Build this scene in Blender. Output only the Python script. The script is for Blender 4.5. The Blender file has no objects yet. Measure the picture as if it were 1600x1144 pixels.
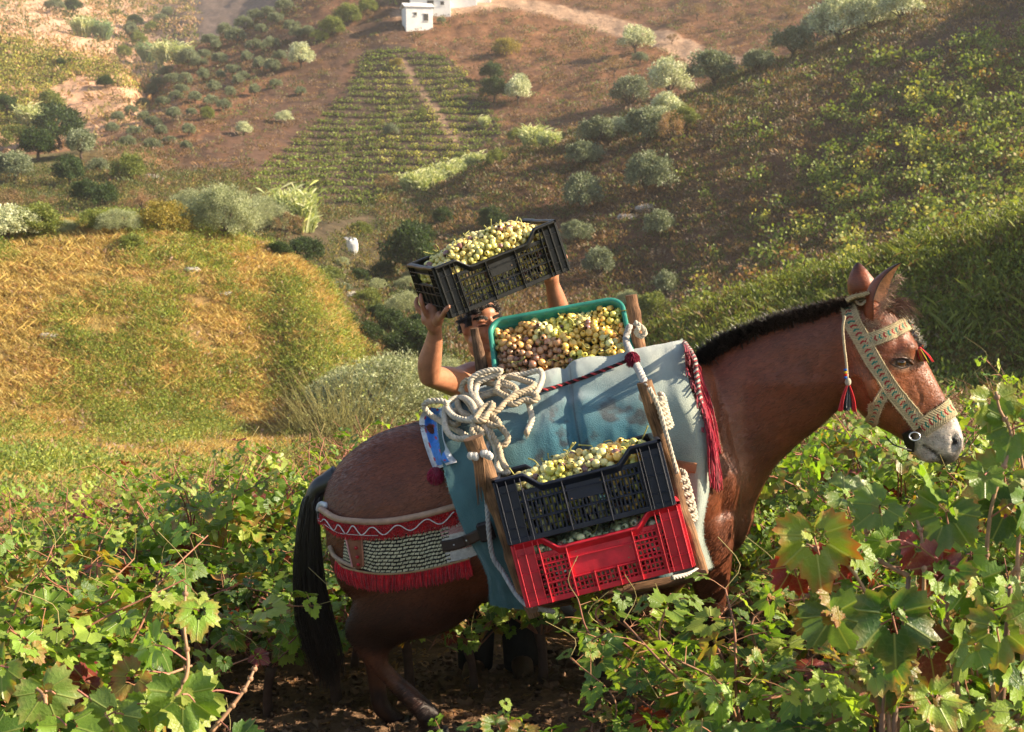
import bpy, math, random
import numpy as np
from mathutils import Vector, Matrix
from mathutils.bvhtree import BVHTree
RNG = np.random.default_rng(7)
random.seed(7)
SC = bpy.context.scene
COL = SC.collection

# ---------------------------------------------------------------- camera
CAMZ = 2.0; PITCH = math.radians(-10.0); F = 2000.0
cam_d = bpy.data.cameras.new('camera'); cam = bpy.data.objects.new('camera', cam_d); COL.objects.link(cam)
cam.location = (0, 0, CAMZ); cam.rotation_euler = (math.radians(90) + PITCH, 0, 0)
cam_d.sensor_fit = 'HORIZONTAL'; cam_d.sensor_width = 36; cam_d.lens = 36 * F / 1600.0
cam_d.clip_start = 0.05; cam_d.clip_end = 3000
cam_d.dof.use_dof = True; cam_d.dof.focus_distance = 4.2; cam_d.dof.aperture_fstop = 9.0
SC.camera = cam
# ---------------------------------------------------------------- light
SUN_EL = math.radians(29); SUN_AZ = math.radians(92)      # azimuth clockwise from +Y: the sun stands to the right
sdir = Vector((math.sin(SUN_AZ)*math.cos(SUN_EL), math.cos(SUN_AZ)*math.cos(SUN_EL), math.sin(SUN_EL)))
sl = bpy.data.lights.new('sun', 'SUN'); sl.energy = 5.0; sl.angle = math.radians(0.6); sl.color = (1.0, 0.84, 0.62)
so = bpy.data.objects.new('sun', sl); COL.objects.link(so); so.rotation_euler = sdir.to_track_quat('Z', 'Y').to_euler()
W = bpy.data.worlds.new("World"); SC.world = W; W.use_nodes = True
wn = W.node_tree; bg = wn.nodes['Background']
sky = wn.nodes.new('ShaderNodeTexSky'); sky.sky_type = 'NISHITA'; sky.sun_disc = False
sky.sun_elevation = SUN_EL; sky.sun_rotation = SUN_AZ
wn.links.new(sky.outputs[0], bg.inputs[0]); bg.inputs[1].default_value = 0.08
SC.view_settings.view_transform = 'Standard'; SC.view_settings.look = 'None'
SC.view_settings.gamma = 1.0; SC.view_settings.exposure = 1.58
SC.cycles.max_bounces = 6; SC.cycles.transparent_max_bounces = 8; SC.cycles.volume_bounces = 0
SC.cycles.use_adaptive_sampling = True

# ---------------------------------------------------------------- photo pixel -> world helpers
cP, sP = math.cos(PITCH), math.sin(PITCH)
def ray(u, v):
    """direction of the sight line through photo pixel (u, v), with y = 1"""
    x = (u-800.0)/F; z = -(v-572.0)/F
    dy = cP - z*sP; dz = sP + z*cP
    return x/dy, dz/dy
def P(u, v, y):
    a, b = ray(u, v)
    return Vector((a*y, y, CAMZ + b*y))
def px(p):
    """world -> photo pixel"""
    x, y, z = p[0], p[1], p[2]-CAMZ
    d = y*cP + z*sP; h = -y*sP + z*cP
    return 800 + F*x/d, 572 - F*h/d

# ---------------------------------------------------------------- object helpers
def tag(o, label=None, cat=None, group=None, kind=None):
    if label: o['label'] = label
    if cat: o['category'] = cat
    if group: o['group'] = group
    if kind: o['kind'] = kind
    return o
def empty(name, loc, label=None, cat=None, group=None, rz=0):
    o = bpy.data.objects.new(name, None); COL.objects.link(o); o.location = loc
    o.rotation_euler = (0, 0, rz); o.empty_display_size = .1
    bpy.context.view_layer.update() if False else None
    return tag(o, label, cat, group)
def copy_tree(o, parent=None):
    c = o.copy(); COL.objects.link(c)
    if parent is not None: c.parent = parent
    for ch in o.children: copy_tree(ch, c)
    return c

class MB:
    """collects geometry for one mesh object"""
    def __init__(s): s.V=[]; s.C=[]; s.U=[]; s.F=[]; s.n=0; s.M=[]; s.S=[]
    def add(s, V, Fc, col=(1,1,1), uv=None, mat=0, smooth=True):
        V = np.asarray(V, float).reshape(-1,3); k = len(V)
        s.V.append(V)
        c = np.asarray(col, float)
        s.C.append(np.tile(c[:3],(k,1)) if c.ndim==1 else c[:,:3])
        s.U.append(np.zeros((k,2)) if uv is None else np.asarray(uv,float))
        Fc = np.asarray(Fc, int)
        s.F.append(Fc + s.n); s.M.append(np.full(len(Fc), mat)); s.S.append(np.full(len(Fc), smooth))
        s.n += k
        return s
    def box(s, c, R, h, col=(1,1,1), bev=0, mat=0):
        """c centre, R 3x3 rows = axes, h half sizes"""
        R = np.asarray(R,float); h=np.asarray(h,float)
        if bev<=0:
            sg = np.array([[x,y,z] for z in(-1,1) for y in(-1,1) for x in(-1,1)],float)
            V = np.asarray(c,float)+ (sg*h)@R
            Fc=[[0,2,3,1],[4,5,7,6],[0,1,5,4],[2,6,7,3],[0,4,6,2],[1,3,7,5]]
            s.add(V,Fc,col,mat=mat,smooth=False)
        else:
            b=min(bev,*(h*.9)); vs=[];idx={}
            for z in(-1,1):
                for y in(-1,1):
                    for x in(-1,1):
                        for ax in range(3):
                            p=np.array([x,y,z],float)*(h-b); p[ax]=[x,y,z][ax]*h[ax]
                            idx[(x,y,z,ax)]=len(vs); vs.append(p)
            Q=[];T=[]
            for ax in range(3):
                a,bb=[(1,2),(2,0),(0,1)][ax]
                for sg in(-1,1):
                    q=[]
                    for (i,j) in((-1,-1),(1,-1),(1,1),(-1,1)):
                        k=[0,0,0];k[ax]=sg;k[a]=i;k[bb]=j;q.append(idx[(*k,ax)])
                    Q.append(q if sg>0 else q[::-1])
                for i in(-1,1):
                    for j in(-1,1):
                        k1=[0,0,0];k2=[0,0,0];k1[a]=i;k1[bb]=j;k1[ax]=-1;k2[:]=k1;k2[ax]=1
                        Q.append([idx[(*k1,a)],idx[(*k2,a)],idx[(*k2,bb)],idx[(*k1,bb)]])
            for z in(-1,1):
                for y in(-1,1):
                    for x in(-1,1): T.append([idx[(x,y,z,0)],idx[(x,y,z,1)],idx[(x,y,z,2)]])
            V=np.asarray(c,float)+np.array(vs)@R
            n0=s.n; s.add(V,Q,col,mat=mat,smooth=False)
            s.F.append(np.array(T)+n0); s.M.append(np.full(len(T),mat)); s.S.append(np.full(len(T),False))
    def tube(s, pts, r, n=8, col=(1,1,1), caps=True, mat=0, flat=1.0, ref=None, closed=False):
        pts=np.asarray(pts,float); m=len(pts); r=np.broadcast_to(np.asarray(r,float),(m,))
        T=np.gradient(pts,axis=0)
        if closed: T=np.roll(pts,-1,0)-np.roll(pts,1,0)
        T/= np.linalg.norm(T,axis=1)[:,None]+1e-12
        up=np.array(ref if ref is not None else ([0,0,1] if abs(T[0][2])<.9 else [1,0,0]),float)
        N=np.zeros_like(T); a=up-T[0]*up.dot(T[0]); a/=np.linalg.norm(a)+1e-12
        for i in range(m):
            a=a-T[i]*a.dot(T[i]); a/=np.linalg.norm(a)+1e-12; N[i]=a
        B=np.cross(T,N); th=np.arange(n)/n*2*np.pi
        V=pts[:,None]+ (N[:,None]*np.cos(th)[None,:,None]*flat + B[:,None]*np.sin(th)[None,:,None])*r[:,None,None]
        i=np.arange(m-1+(1 if closed else 0))[:,None]; j=np.arange(n)[None]
        i2=(i+1)%m
        Q=np.stack([i*n+j, i*n+(j+1)%n, i2*n+(j+1)%n, i2*n+j],-1).reshape(-1,4)
        c=np.asarray(col,float)
        if c.ndim==2: c=np.repeat(c,n,0)
        uv=np.stack([np.repeat(np.arange(m)/max(m-1,1),n), np.tile(np.arange(n)/n,m)],-1)
        n0=s.n; s.add(V.reshape(-1,3),Q,c,uv=uv,mat=mat)
        if caps and not closed:
            for e in (0,m-1):
                cc=np.mean(V[e],0)
                base=s.n; s.add([cc],np.zeros((0,3),int),c if c.ndim==1 else c[e*n],mat=mat)
                rr=n0+e*n+np.arange(n); rn=np.roll(rr,-1)
                tri=np.stack([rn,rr,np.full(n,base)],-1) if e==0 else np.stack([rr,rn,np.full(n,base)],-1)
                s.F.append(tri); s.M.append(np.full(n,mat)); s.S.append(np.full(n,True))
        return s
    def ball(s, c, r, nu=10, nv=6, col=(1,1,1), R=None, mat=0):
        r=np.broadcast_to(np.asarray(r,float),(3,))
        V,Fc=UNIT(nu,nv); X=V*r
        if R is not None: X=X@np.asarray(R)
        s.add(X+np.asarray(c,float),Fc,col,uv=V[:,:2],mat=mat)
    def grid(s, G, col=(1,1,1), mat=0, closed_u=False, closed_v=False, uv=None, flip=False):
        """G: (a,b,3) array of points"""
        G=np.asarray(G,float); a,b=G.shape[:2]
        i=np.arange(a if closed_u else a-1)[:,None]; j=np.arange(b if closed_v else b-1)[None]
        i2=(i+1)%a; j2=(j+1)%b
        Q=np.stack([i*b+j,i2*b+j,i2*b+j2,i*b+j2],-1).reshape(-1,4)
        if flip: Q=Q[:,::-1]
        if uv is None:
            uu,vv=np.meshgrid(np.linspace(0,1,a),np.linspace(0,1,b),indexing='ij'); uv=np.stack([uu,vv],-1)
        c=np.asarray(col,float)
        s.add(G.reshape(-1,3),Q,c if c.ndim==1 else c.reshape(-1,3),uv=np.asarray(uv).reshape(-1,2),mat=mat)
        return s
    def arrays(s):
        return np.concatenate(s.V), np.concatenate(s.C), np.concatenate(s.U)
    def mesh(s, name, mats):
        me=bpy.data.meshes.new(name); V,C,U=s.arrays()
        me.vertices.add(len(V)); me.vertices.foreach_set('co',V.astype(np.float32).ravel())
        Fl=[(f,m,sm) for f,m,sm in zip(s.F,s.M,s.S) if len(f)]
        li=np.concatenate([f.ravel() for f,_,_ in Fl]); cnt=np.concatenate([np.full(len(f),f.shape[1]) for f,_,_ in Fl])
        me.loops.add(len(li)); me.loops.foreach_set('vertex_index',li.astype(np.int32))
        me.polygons.add(len(cnt)); st=np.concatenate([[0],np.cumsum(cnt)[:-1]])
        me.polygons.foreach_set('loop_start',st.astype(np.int32))
        try: me.polygons.foreach_set('loop_total',cnt.astype(np.int32))
        except Exception: pass
        me.polygons.foreach_set('material_index',np.concatenate([m for _,m,_ in Fl]).astype(np.int32))
        me.polygons.foreach_set('use_smooth',np.concatenate([x for _,_,x in Fl]))
        me.update(calc_edges=True)
        ca=me.attributes.new('Col','FLOAT_COLOR','POINT'); ca.data.foreach_set('color',np.c_[C,np.ones(len(C))].astype(np.float32).ravel())
        ua=me.attributes.new('UVc','FLOAT_VECTOR','POINT'); ua.data.foreach_set('vector',np.c_[U,np.zeros(len(U))].astype(np.float32).ravel())
        for m in (mats if isinstance(mats,(list,tuple)) else [mats]): me.materials.append(m)
        me.validate()
        return me
    def build(s, name, mats, parent=None, loc=None):
        """one mesh object; vertices given in world space are moved into the parent's (or loc's) frame"""
        if parent is not None or loc is not None:
            o=Vector(loc) if loc is not None else parent_world(parent)
            s.V=[v-np.array(o) for v in s.V]
        me=s.mesh(name,mats); ob=bpy.data.objects.new(name,me); COL.objects.link(ob)
        if parent is not None: ob.parent=parent
        elif loc is not None: ob.location=loc
        return ob
def parent_world(o):
    v=Vector((0,0,0))
    while o is not None: v+=o.location; o=o.parent
    return v
_U={}
def UNIT(nu,nv):
    if (nu,nv) not in _U:
        V=[[0,0,1]]
        for i in range(1,nv):
            t=math.pi*i/nv
            for j in range(nu):
                p=2*math.pi*j/nu; V.append([math.sin(t)*math.cos(p),math.sin(t)*math.sin(p),math.cos(t)])
        V.append([0,0,-1]); Fc=[]
        for j in range(nu): Fc.append([0,1+j,1+(j+1)%nu,1+(j+1)%nu])
        for i in range(nv-2):
            for j in range(nu):
                a=1+i*nu; b=a+nu; Fc.append([a+j,b+j,b+(j+1)%nu,a+(j+1)%nu])
        a=1+(nv-2)*nu
        for j in range(nu): Fc.append([a+j,len(V)-1,a+(j+1)%nu,a+(j+1)%nu])
        # triangles kept as triangles
        _U[(nu,nv)]=(np.array(V),np.array(Fc))
    V,Fc=_U[(nu,nv)]
    return V,Fc
def catmull(pts, n, closed=False):
    """smooth resampling of a polyline (k,d) to n points"""
    p=np.asarray(pts,float); k=len(p)
    if closed: q=np.vstack([p[-1],p,p[0],p[1]]); segs=k
    else: q=np.vstack([2*p[0]-p[1],p,2*p[-1]-p[-2]]); segs=k-1
    t=np.linspace(0,segs,n,endpoint=not closed); i=np.minimum(t.astype(int),segs-1); f=(t-i)[:,None]
    a,b,c,d=q[i],q[i+1],q[i+2],q[i+3]
    return .5*((2*b)+(c-a)*f+(2*a-5*b+4*c-d)*f**2+(-a+3*b-3*c+d)*f**3)
def surf(ctrl, na, nb):
    """smooth (na,nb,3) surface through a control grid (a,b,3)"""
    c=np.asarray([[list(q) for q in r] for r in ctrl],float)
    x=np.stack([catmull(c[i],nb) for i in range(len(c))])
    return np.stack([catmull(x[:,j],na) for j in range(nb)],1)
# value noise -------------------------------------------------------------
_perm=RNG.random((256,256))
def vnoise(x,y):
    x=np.asarray(x,float); y=np.asarray(y,float); xi=np.floor(x).astype(int); yi=np.floor(y).astype(int)
    fx=x-xi; fy=y-yi; fx=fx*fx*(3-2*fx); fy=fy*fy*(3-2*fy)
    g=lambda a,b:_perm[a%256,b%256]
    return (g(xi,yi)*(1-fx)+g(xi+1,yi)*fx)*(1-fy)+(g(xi,yi+1)*(1-fx)+g(xi+1,yi+1)*fx)*fy
def fbm(x,y,o=4):
    s=0;a=.5;t=0
    for k in range(o): s=s+a*(vnoise(x*2**k+17*k,y*2**k+31*k)-.5); t+=a; a*=.5
    return s/t*2

# ---------------------------------------------------------------- material helpers
def newmat(name):
    m=bpy.data.materials.new(name); m.use_nodes=True; nt=m.node_tree; nt.nodes.clear()
    return m,nt
class NT:
    def __init__(s,nt): s.nt=nt
    def n(s,t,**k):
        x=s.nt.nodes.new(t)
        for a,b in k.items(): setattr(x,a,b)
        return x
    def l(s,a,b): s.nt.links.new(a,b)
    def attr(s,name,out='Color'):
        x=s.n('ShaderNodeAttribute'); x.attribute_name=name; return x.outputs[out]
    def math(s,op,a,b=0.0,c=None,clamp=False):
        x=s.n('ShaderNodeMath',operation=op,use_clamp=clamp)
        for i,q in enumerate((a,b,c)):
            if q is None: continue
            if isinstance(q,(int,float)): x.inputs[i].default_value=q
            else: s.l(q,x.inputs[i])
        return x.outputs[0]
    def mix(s,f,a,b,bt='MIX'):
        x=s.n('ShaderNodeMix',data_type='RGBA',blend_type=bt)
        for i,q in ((0,f),(6,a),(7,b)):
            if isinstance(q,(int,float)): x.inputs[i].default_value=q
            elif isinstance(q,(tuple,list)): x.inputs[i].default_value=(*q[:3],1)
            else: s.l(q,x.inputs[i])
        return x.outputs[2]
    def noise(s,scale,detail=4,rough=.55,vec=None,dist=0,out='Fac'):
        x=s.n('ShaderNodeTexNoise'); x.inputs['Scale'].default_value=scale; x.inputs['Detail'].default_value=detail
        x.inputs['Roughness'].default_value=rough; x.inputs['Distortion'].default_value=dist
        if vec is not None: s.l(vec,x.inputs['Vector'])
        return x.outputs[out]
    def ramp(s,f,stops):
        x=s.n('ShaderNodeValToRGB'); e=x.color_ramp.elements
        while len(e)<len(stops): e.new(.5)
        for i,(p,c) in enumerate(stops):
            e[i].position=p; e[i].color=(*c,1) if len(c)==3 else c
        s.l(f,x.inputs[0]); return x.outputs[0]
    def bump(s,h,strength=.5,dist=.01,normal=None):
        x=s.n('ShaderNodeBump'); x.inputs['Strength'].default_value=strength; x.inputs['Distance'].default_value=dist
        s.l(h,x.inputs['Height'])
        if normal is not None: s.l(normal,x.inputs['Normal'])
        return x.outputs[0]
    def mapping(s,vec,scale=(1,1,1),rot=(0,0,0)):
        x=s.n('ShaderNodeMapping'); x.inputs['Scale'].default_value=scale; x.inputs['Rotation'].default_value=rot
        s.l(vec,x.inputs['Vector']); return x.outputs[0]
    def obj(s): return s.n('ShaderNodeTexCoord').outputs['Object']
    def pbsdf(s,col,rough=.6,spec=.4,normal=None,sheen=0,metal=0,sss=0,coat=0):
        x=s.n('ShaderNodeBsdfPrincipled')
        for k,q in (('Base Color',col),('Roughness',rough),('Specular IOR Level',spec),('Sheen Weight',sheen),('Metallic',metal),('Subsurface Weight',sss),('Coat Weight',coat)):
            if isinstance(q,(int,float)): x.inputs[k].default_value=q
            elif isinstance(q,(tuple,list)): x.inputs[k].default_value=(*q[:3],1)
            else: s.l(q,x.inputs[k])
        if normal is not None: s.l(normal,x.inputs['Normal'])
        return x
    def out(s,sh,disp=None):
        o=s.n('ShaderNodeOutputMaterial'); s.l(sh,o.inputs['Surface'])
def simple(name,col=None,rough=.6,spec=.4,nscale=0,namt=.3,bump=0,bscale=100,sheen=0,metal=0,sss=0,coat=0,stretch=(1,1,1)):
    """principled material tinted by the vertex colour, with noise in colour and bump"""
    m,nt=newmat(name); t=NT(nt)
    c=t.attr('Col')
    if col is not None: c=t.mix(1.0,c,col,'MULTIPLY')
    v=t.mapping(t.obj(),stretch)
    if nscale:
        f=t.noise(nscale,5,.6,v); g=t.ramp(f,[(.3,(1-namt,)*3),(.7,(1+namt*.6,)*3)]); c=t.mix(1.0,c,g,'MULTIPLY')
    nm=None
    if bump: nm=t.bump(t.noise(bscale,5,.65,v),bump,.01)
    b=t.pbsdf(c,rough,spec,nm,sheen,metal,sss,coat); t.out(b.outputs[0]); return m
def leafmat(name,trans=.35,rough=.5,spec=.35,veins=False,tint=(1.25,1.3,.5)):
    m,nt=newmat(name); t=NT(nt); c=t.attr('Col')
    f=t.noise(9,4,.6,t.obj()); c=t.mix(1.0,c,t.ramp(f,[(.3,(.78,.78,.78)),(.7,(1.2,1.2,1.1))]),'MULTIPLY')
    nm=None
    if veins:
        uv=t.attr('UVc','Vector'); sep=t.n('ShaderNodeSeparateXYZ'); t.l(uv,sep.inputs[0]); x,y=sep.outputs[0],sep.outputs[1]
        tot=None
        for a in (90,38,142,-12,192):
            ca,sa=math.cos(math.radians(a)),math.sin(math.radians(a))
            along=t.math('ADD',t.math('MULTIPLY',x,ca),t.math('MULTIPLY',y,sa))
            cross=t.math('ABSOLUTE',t.math('SUBTRACT',t.math('MULTIPLY',x,sa),t.math('MULTIPLY',y,ca)))
            w=t.math('SUBTRACT',1.0,t.math('MULTIPLY',cross,34.0),clamp=True)
            g=t.math('MULTIPLY',w,t.math('GREATER_THAN',along,0.0))
            # side veins: fine ribs leaving the main vein
            tot=g if tot is None else t.math('MAXIMUM',tot,g)
        wv=t.n('ShaderNodeTexVoronoi',feature='DISTANCE_TO_EDGE'); wv.inputs['Scale'].default_value=7.0; t.l(uv,wv.inputs['Vector'])
        fine=t.math('SUBTRACT',1.0,t.math('MULTIPLY',wv.outputs['Distance'],12.0),clamp=True)
        hv=t.math('MAXIMUM',tot,t.math('MULTIPLY',fine,.13))
        c=t.mix(t.math('MULTIPLY',hv,.5),c,(.42,.45,.14))
        nm=t.bump(t.math('ADD',t.math('MULTIPLY',hv,-1.0),t.math('MULTIPLY',t.noise(14,3,.5,uv),.6)),.6,.004)
    b=t.pbsdf(c,rough,spec,nm)
    tr=t.n('ShaderNodeBsdfTranslucent'); t.l(t.mix(1.0,c,tint,'MULTIPLY'),tr.inputs['Color'])
    ms=t.n('ShaderNodeMixShader'); ms.inputs[0].default_value=trans; t.l(b.outputs[0],ms.inputs[1]); t.l(tr.outputs[0],ms.inputs[2])
    t.out(ms.outputs[0]); return m
# ================================================================ TERRAIN
COLU=[-900,-300,0,100,200,250,300,400,500,560,620,700,800,900,1000,1100,1200,1300,1400,1500,1600,1900,2500]
PROF={ # per column: (distance, photo row) of base near, crest near, dip, mid base, mid top, dip, back base, back mid, back top, dip, far top, end
-900:[(34,700),(48,330),(60,370),(95,300),(130,220),(140,230),(160,210),(185,110),(205,-30),(240,20),(360,-160),(600,-300)],
-300:[(34,700),(48,360),(60,400),(95,320),(130,235),(140,245),(160,230),(185,140),(205,30),(240,60),(360,-80),(600,-200)],
0:[(34,690),(48,366),(60,400),(95,320),(125,240),(135,250),(155,235),(180,140),(200,57),(235,85),(330,-15),(500,-150)],
100:[(34,690),(48,356),(60,395),(95,315),(125,235),(135,245),(155,232),(178,150),(195,80),(235,105),(330,-10),(500,-140)],
200:[(34,690),(48,350),(60,390),(95,300),(130,220),(140,222),(155,200),(175,150),(188,115),(235,130),(320,15),(500,-120)],
250:[(34,690),(48,356),(60,390),(95,305),(130,225),(145,200),(165,182),(185,168),(200,158),(235,140),(320,10),(500,-120)],
300:[(34,690),(48,364),(60,390),(95,312),(125,235),(145,185),(165,150),(185,120),(205,90),(235,96),(320,-5),(500,-120)],
400:[(34,690),(48,386),(60,402),(85,325),(110,280),(125,240),(145,185),(175,110),(210,45),(240,60),(320,-30),(500,-140)],
500:[(32,700),(45,455),(60,440),(85,345),(105,318),(120,275),(140,205),(170,100),(210,-20),(240,-10),(320,-80),(500,-200)],
560:[(30,710),(41,600),(60,490),(85,370),(103,322),(118,285),(138,210),(170,90),(212,-50),(240,-40),(320,-100),(500,-200)],
620:[(29,720),(39,640),(56,520),(80,410),(98,328),(110,300),(132,230),(165,95),(214,-60),(240,-50),(320,-100),(500,-200)],
700:[(28,720),(38,650),(52,540),(75,435),(102,296),(109,296),(130,235),(165,90),(214,-60),(240,-50),(320,-100),(500,-200)],
800:[(26,720),(36,640),(50,560),(72,470),(104,243),(113,252),(135,200),(165,80),(214,-60),(240,-50),(320,-100),(500,-200)],
900:[(24,700),(34,620),(48,570),(68,500),(106,210),(116,228),(140,165),(168,70),(214,-60),(240,-50),(320,-100),(500,-200)],
1000:[(20,660),(30,545),(42,560),(66,490),(108,168),(119,195),(145,140),(170,60),(214,-60),(240,-50),(320,-100),(500,-200)],
1100:[(19,650),(29,490),(40,520),(63,460),(110,135),(122,170),(150,108),(172,40),(214,-80),(240,-60),(320,-120),(500,-200)],
1200:[(18,640),(28,455),(39,490),(61,438),(111,103),(124,140),(150,84),(174,15),(214,-90),(240,-80),(320,-120),(500,-200)],
1300:[(18,635),(27,430),(38,460),(60,410),(112,65),(125,110),(150,60),(174,0),(214,-90),(240,-80),(320,-120),(500,-200)],
1400:[(18,630),(26,400),(36,435),(59,385),(112,24),(126,70),(150,30),(174,-30),(214,-100),(240,-80),(320,-120),(500,-200)],
1500:[(18,625),(25,374),(35,410),(58,362),(112,-12),(126,30),(150,0),(174,-60),(214,-120),(240,-100),(320,-140),(500,-220)],
1600:[(18,620),(24,345),(34,382),(58,338),(112,-50),(126,-10),(150,-30),(174,-80),(214,-140),(240,-120),(320,-160),(500,-240)],
1900:[(18,610),(22,235),(32,275),(58,245),(112,-230),(130,-190),(150,-130),(174,-160),(214,-200),(240,-190),(320,-220),(500,-300)],  # unseen ridge beyond the right edge, raised to shade the right slope
2500:[(18,560),(20,100),(30,140),(58,90),(112,-420),(130,-380),(150,-220),(174,-240),(214,-280),(240,-270),(320,-300),(500,-380)],  # the same unseen ridge farther out, shaped to cast shadow
}
def near_z(x,y):
    """ground under the vines: falls away from the camera, climbs gently to the right"""
    r=np.hypot(x,y)
    z=np.interp(r,[0,2.5,4.4,8,12,15],[.35,.12,-.12,-.85,-1.75,-2.6])+np.clip(x,-6,6)*.10
    return z
_n0=[(.6,),(2.5,),(4.4,),(8,),(12,),(15.5,)]
TAZ=[];TPR=[];TPE=[]
for u in COLU:
    a,b=ray(u,400); TAZ.append(math.atan(a))
    rs=[.6,2.5,4.4,8,12]; es=[]
    for r in rs: es.append((near_z(r*math.sin(TAZ[-1]),r*math.cos(TAZ[-1]))-CAMZ)/r)
    first=PROF[u][0]; a0,b0=ray(u,first[1]); e0=b0/math.hypot(1,a0)
    rr=min(first[0]*.8,17); rs.append(rr); es.append(min(e0-.055, -0.235) if u<950 else e0-.03)
    for (r,v) in PROF[u]:
        a1,b1=ray(u,v); rs.append(r); es.append(b1/math.hypot(1,a1))
    TPR.append(rs); TPE.append(es)
TAZ=np.array(TAZ);TPR=np.array(TPR);TPE=np.array(TPE)
def pchip_cols(x,xs,Y):
    """shape-preserving interpolation down axis 0 (columns)"""
    d=np.diff(Y,axis=0)/np.diff(xs)[:,None]; m=np.zeros_like(Y)
    m[1:-1]=np.where(d[:-1]*d[1:]>0, 2*d[:-1]*d[1:]/(d[:-1]+d[1:]+1e-12),0); m[0]=d[0]; m[-1]=d[-1]
    i=np.clip(np.searchsorted(xs,x)-1,0,len(xs)-2); h=(xs[i+1]-xs[i])[:,None]; t=((x-xs[i])[:,None])/h
    return (2*t**3-3*t**2+1)*Y[i]+(t**3-2*t**2+t)*h*m[i]+(-2*t**3+3*t**2)*Y[i+1]+(t**3-t**2)*h*m[i+1]
NA,NR=520,620
AZ=np.linspace(TAZ[0],TAZ[-1],NA)
# columns are denser inside the frame
w=np.interp(np.linspace(0,1,NA),[0,.08,.86,1],[TAZ[0],TAZ[2]-.03,TAZ[20]+.03,TAZ[-1]]); AZ=w
LR=pchip_cols(AZ,TAZ,np.log(TPR)); LE=pchip_cols(AZ,TAZ,TPE)
RR=np.exp(np.interp(np.linspace(0,1,NR),[0,.28,.5,.8,1],np.log([.6,16,60,220,500])))
EE=np.zeros((NA,NR))
for i in range(NA):
    EE[i]=pchip_cols(np.log(RR),LR[i],LE[i][:,None])[:,0]
X=np.sin(AZ)[:,None]*RR; Y=np.cos(AZ)[:,None]*RR; Z=CAMZ+EE*RR
amp=np.interp(RR,[0,10,30,100,500],[.02,.05,.28,.9,3.0])[None]
Z=Z+amp*fbm(X/ (6+RR[None]*.06)*1.0,Y/(6+RR[None]*.06),3)*.8
Z=Z+np.interp(RR,[0,10,30,100,500],[.03,.05,.12,.35,.9])[None]*fbm(X*.45,Y*.45,4)
near=(RR<9)[None]
Z=Z+np.where(near,.035*fbm(X*7,Y*7,4)+.02*np.abs(fbm(X*22,Y*22,3)),0)
LNR=np.log(RR)
def gz(x,y):
    x=np.asarray(x,float); y=np.asarray(y,float)
    a=np.arctan2(x,y); r=np.hypot(x,y)
    i=np.clip(np.searchsorted(AZ,a)-1,0,NA-2); fi=np.clip((a-AZ[i])/(AZ[i+1]-AZ[i]),0,1)
    j=np.clip(np.searchsorted(RR,r)-1,0,NR-2); fj=np.clip((r-RR[j])/(RR[j+1]-RR[j]),0,1)
    return (Z[i,j]*(1-fi)+Z[i+1,j]*fi)*(1-fj)+(Z[i,j+1]*(1-fi)+Z[i+1,j+1]*fi)*fj
def G(u,v,rmin=16,rmax=480):
    """where the sight line through (u,v) meets the ground, at rmin metres or farther"""
    a,b=ray(u,v); k=math.hypot(1,a)
    r=np.exp(np.linspace(math.log(rmin),math.log(rmax),1500)); y=r/k; x=a*y; z=CAMZ+b*y
    d=z-gz(x,y); s=np.where((d[:-1]>0)&(d[1:]<=0))[0]
    if len(s)==0: return None
    i=s[0]; t=d[i]/(d[i]-d[i+1]); yy=y[i]+(y[i+1]-y[i])*t
    return Vector((a*yy,yy,float(gz(a*yy,yy))))
def inpoly(x,y,poly):
    x=np.asarray(x);y=np.asarray(y);c=np.zeros(x.shape,bool);n=len(poly)
    for i in range(n):
        x1,y1=poly[i];x2,y2=poly[(i+1)%n]
        if y1==y2: continue
        c^=((y1>y)!=(y2>y))&(x<(x2-x1)*(y-y1)/(y2-y1)+x1)
    return c
def segdist(x,y,pl):
    d=np.full(np.shape(x),1e9)
    for (x1,y1),(x2,y2) in zip(pl[:-1],pl[1:]):
        L=(x2-x1)**2+(y2-y1)**2+1e-9; t=np.clip(((x-x1)*(x2-x1)+(y-y1)*(y2-y1))/L,0,1)
        d=np.minimum(d,np.hypot(x-x1-t*(x2-x1),y-y1-t*(y2-y1)))
    return d
def gpoly(pts,rmin=16):
    o=[]
    for (u,v) in pts:
        g=G(u,v,rmin)
        if g is not None: o.append((g.x,g.y))
    return o
# soil and ground-cover colours of the ground sheet (patch by patch; ravine shade and far haze glow are painted in)
SOIL_RED=np.array([.19,.095,.05]); SOIL_DK=np.array([.085,.055,.042]); DRY=np.array([.28,.19,.075]); GRN=np.array([.16,.17,.035])
TAN=np.array([.58,.36,.23]); ROADC=np.array([.36,.24,.16])
Rg=np.broadcast_to(RR[None],(NA,NR)); Ag=np.broadcast_to(AZ[:,None],(NA,NR))
n1=fbm(X*.12,Y*.12,4); n2=fbm(X*.7+50,Y*.7,4); n3=fbm(X*3,Y*3,3)
def blend(C,c,m): return C*(1-m[...,None])+np.asarray(c)*m[...,None]
sm=lambda x,a,b:np.clip((x-a)/(b-a),0,1)
CC=np.tile(SOIL_RED,(NA,NR,1))
CC=blend(CC,SOIL_DK,sm(n1,-.1,.5)*.5)
u0=800+F*np.tan(Ag)*.99
# foreground vineyard soil
CC=blend(CC,np.array([.20,.125,.075]),1-sm(Rg,13,17))
# left mound dry grass
mound=sm(Rg,15,22)*(1-sm(Rg,56,62))*(1-sm(u0,480,560))
CC=blend(CC,DRY,mound*.9); CC=blend(CC,GRN,mound*sm(n2,.0,.5)*.7)
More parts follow.
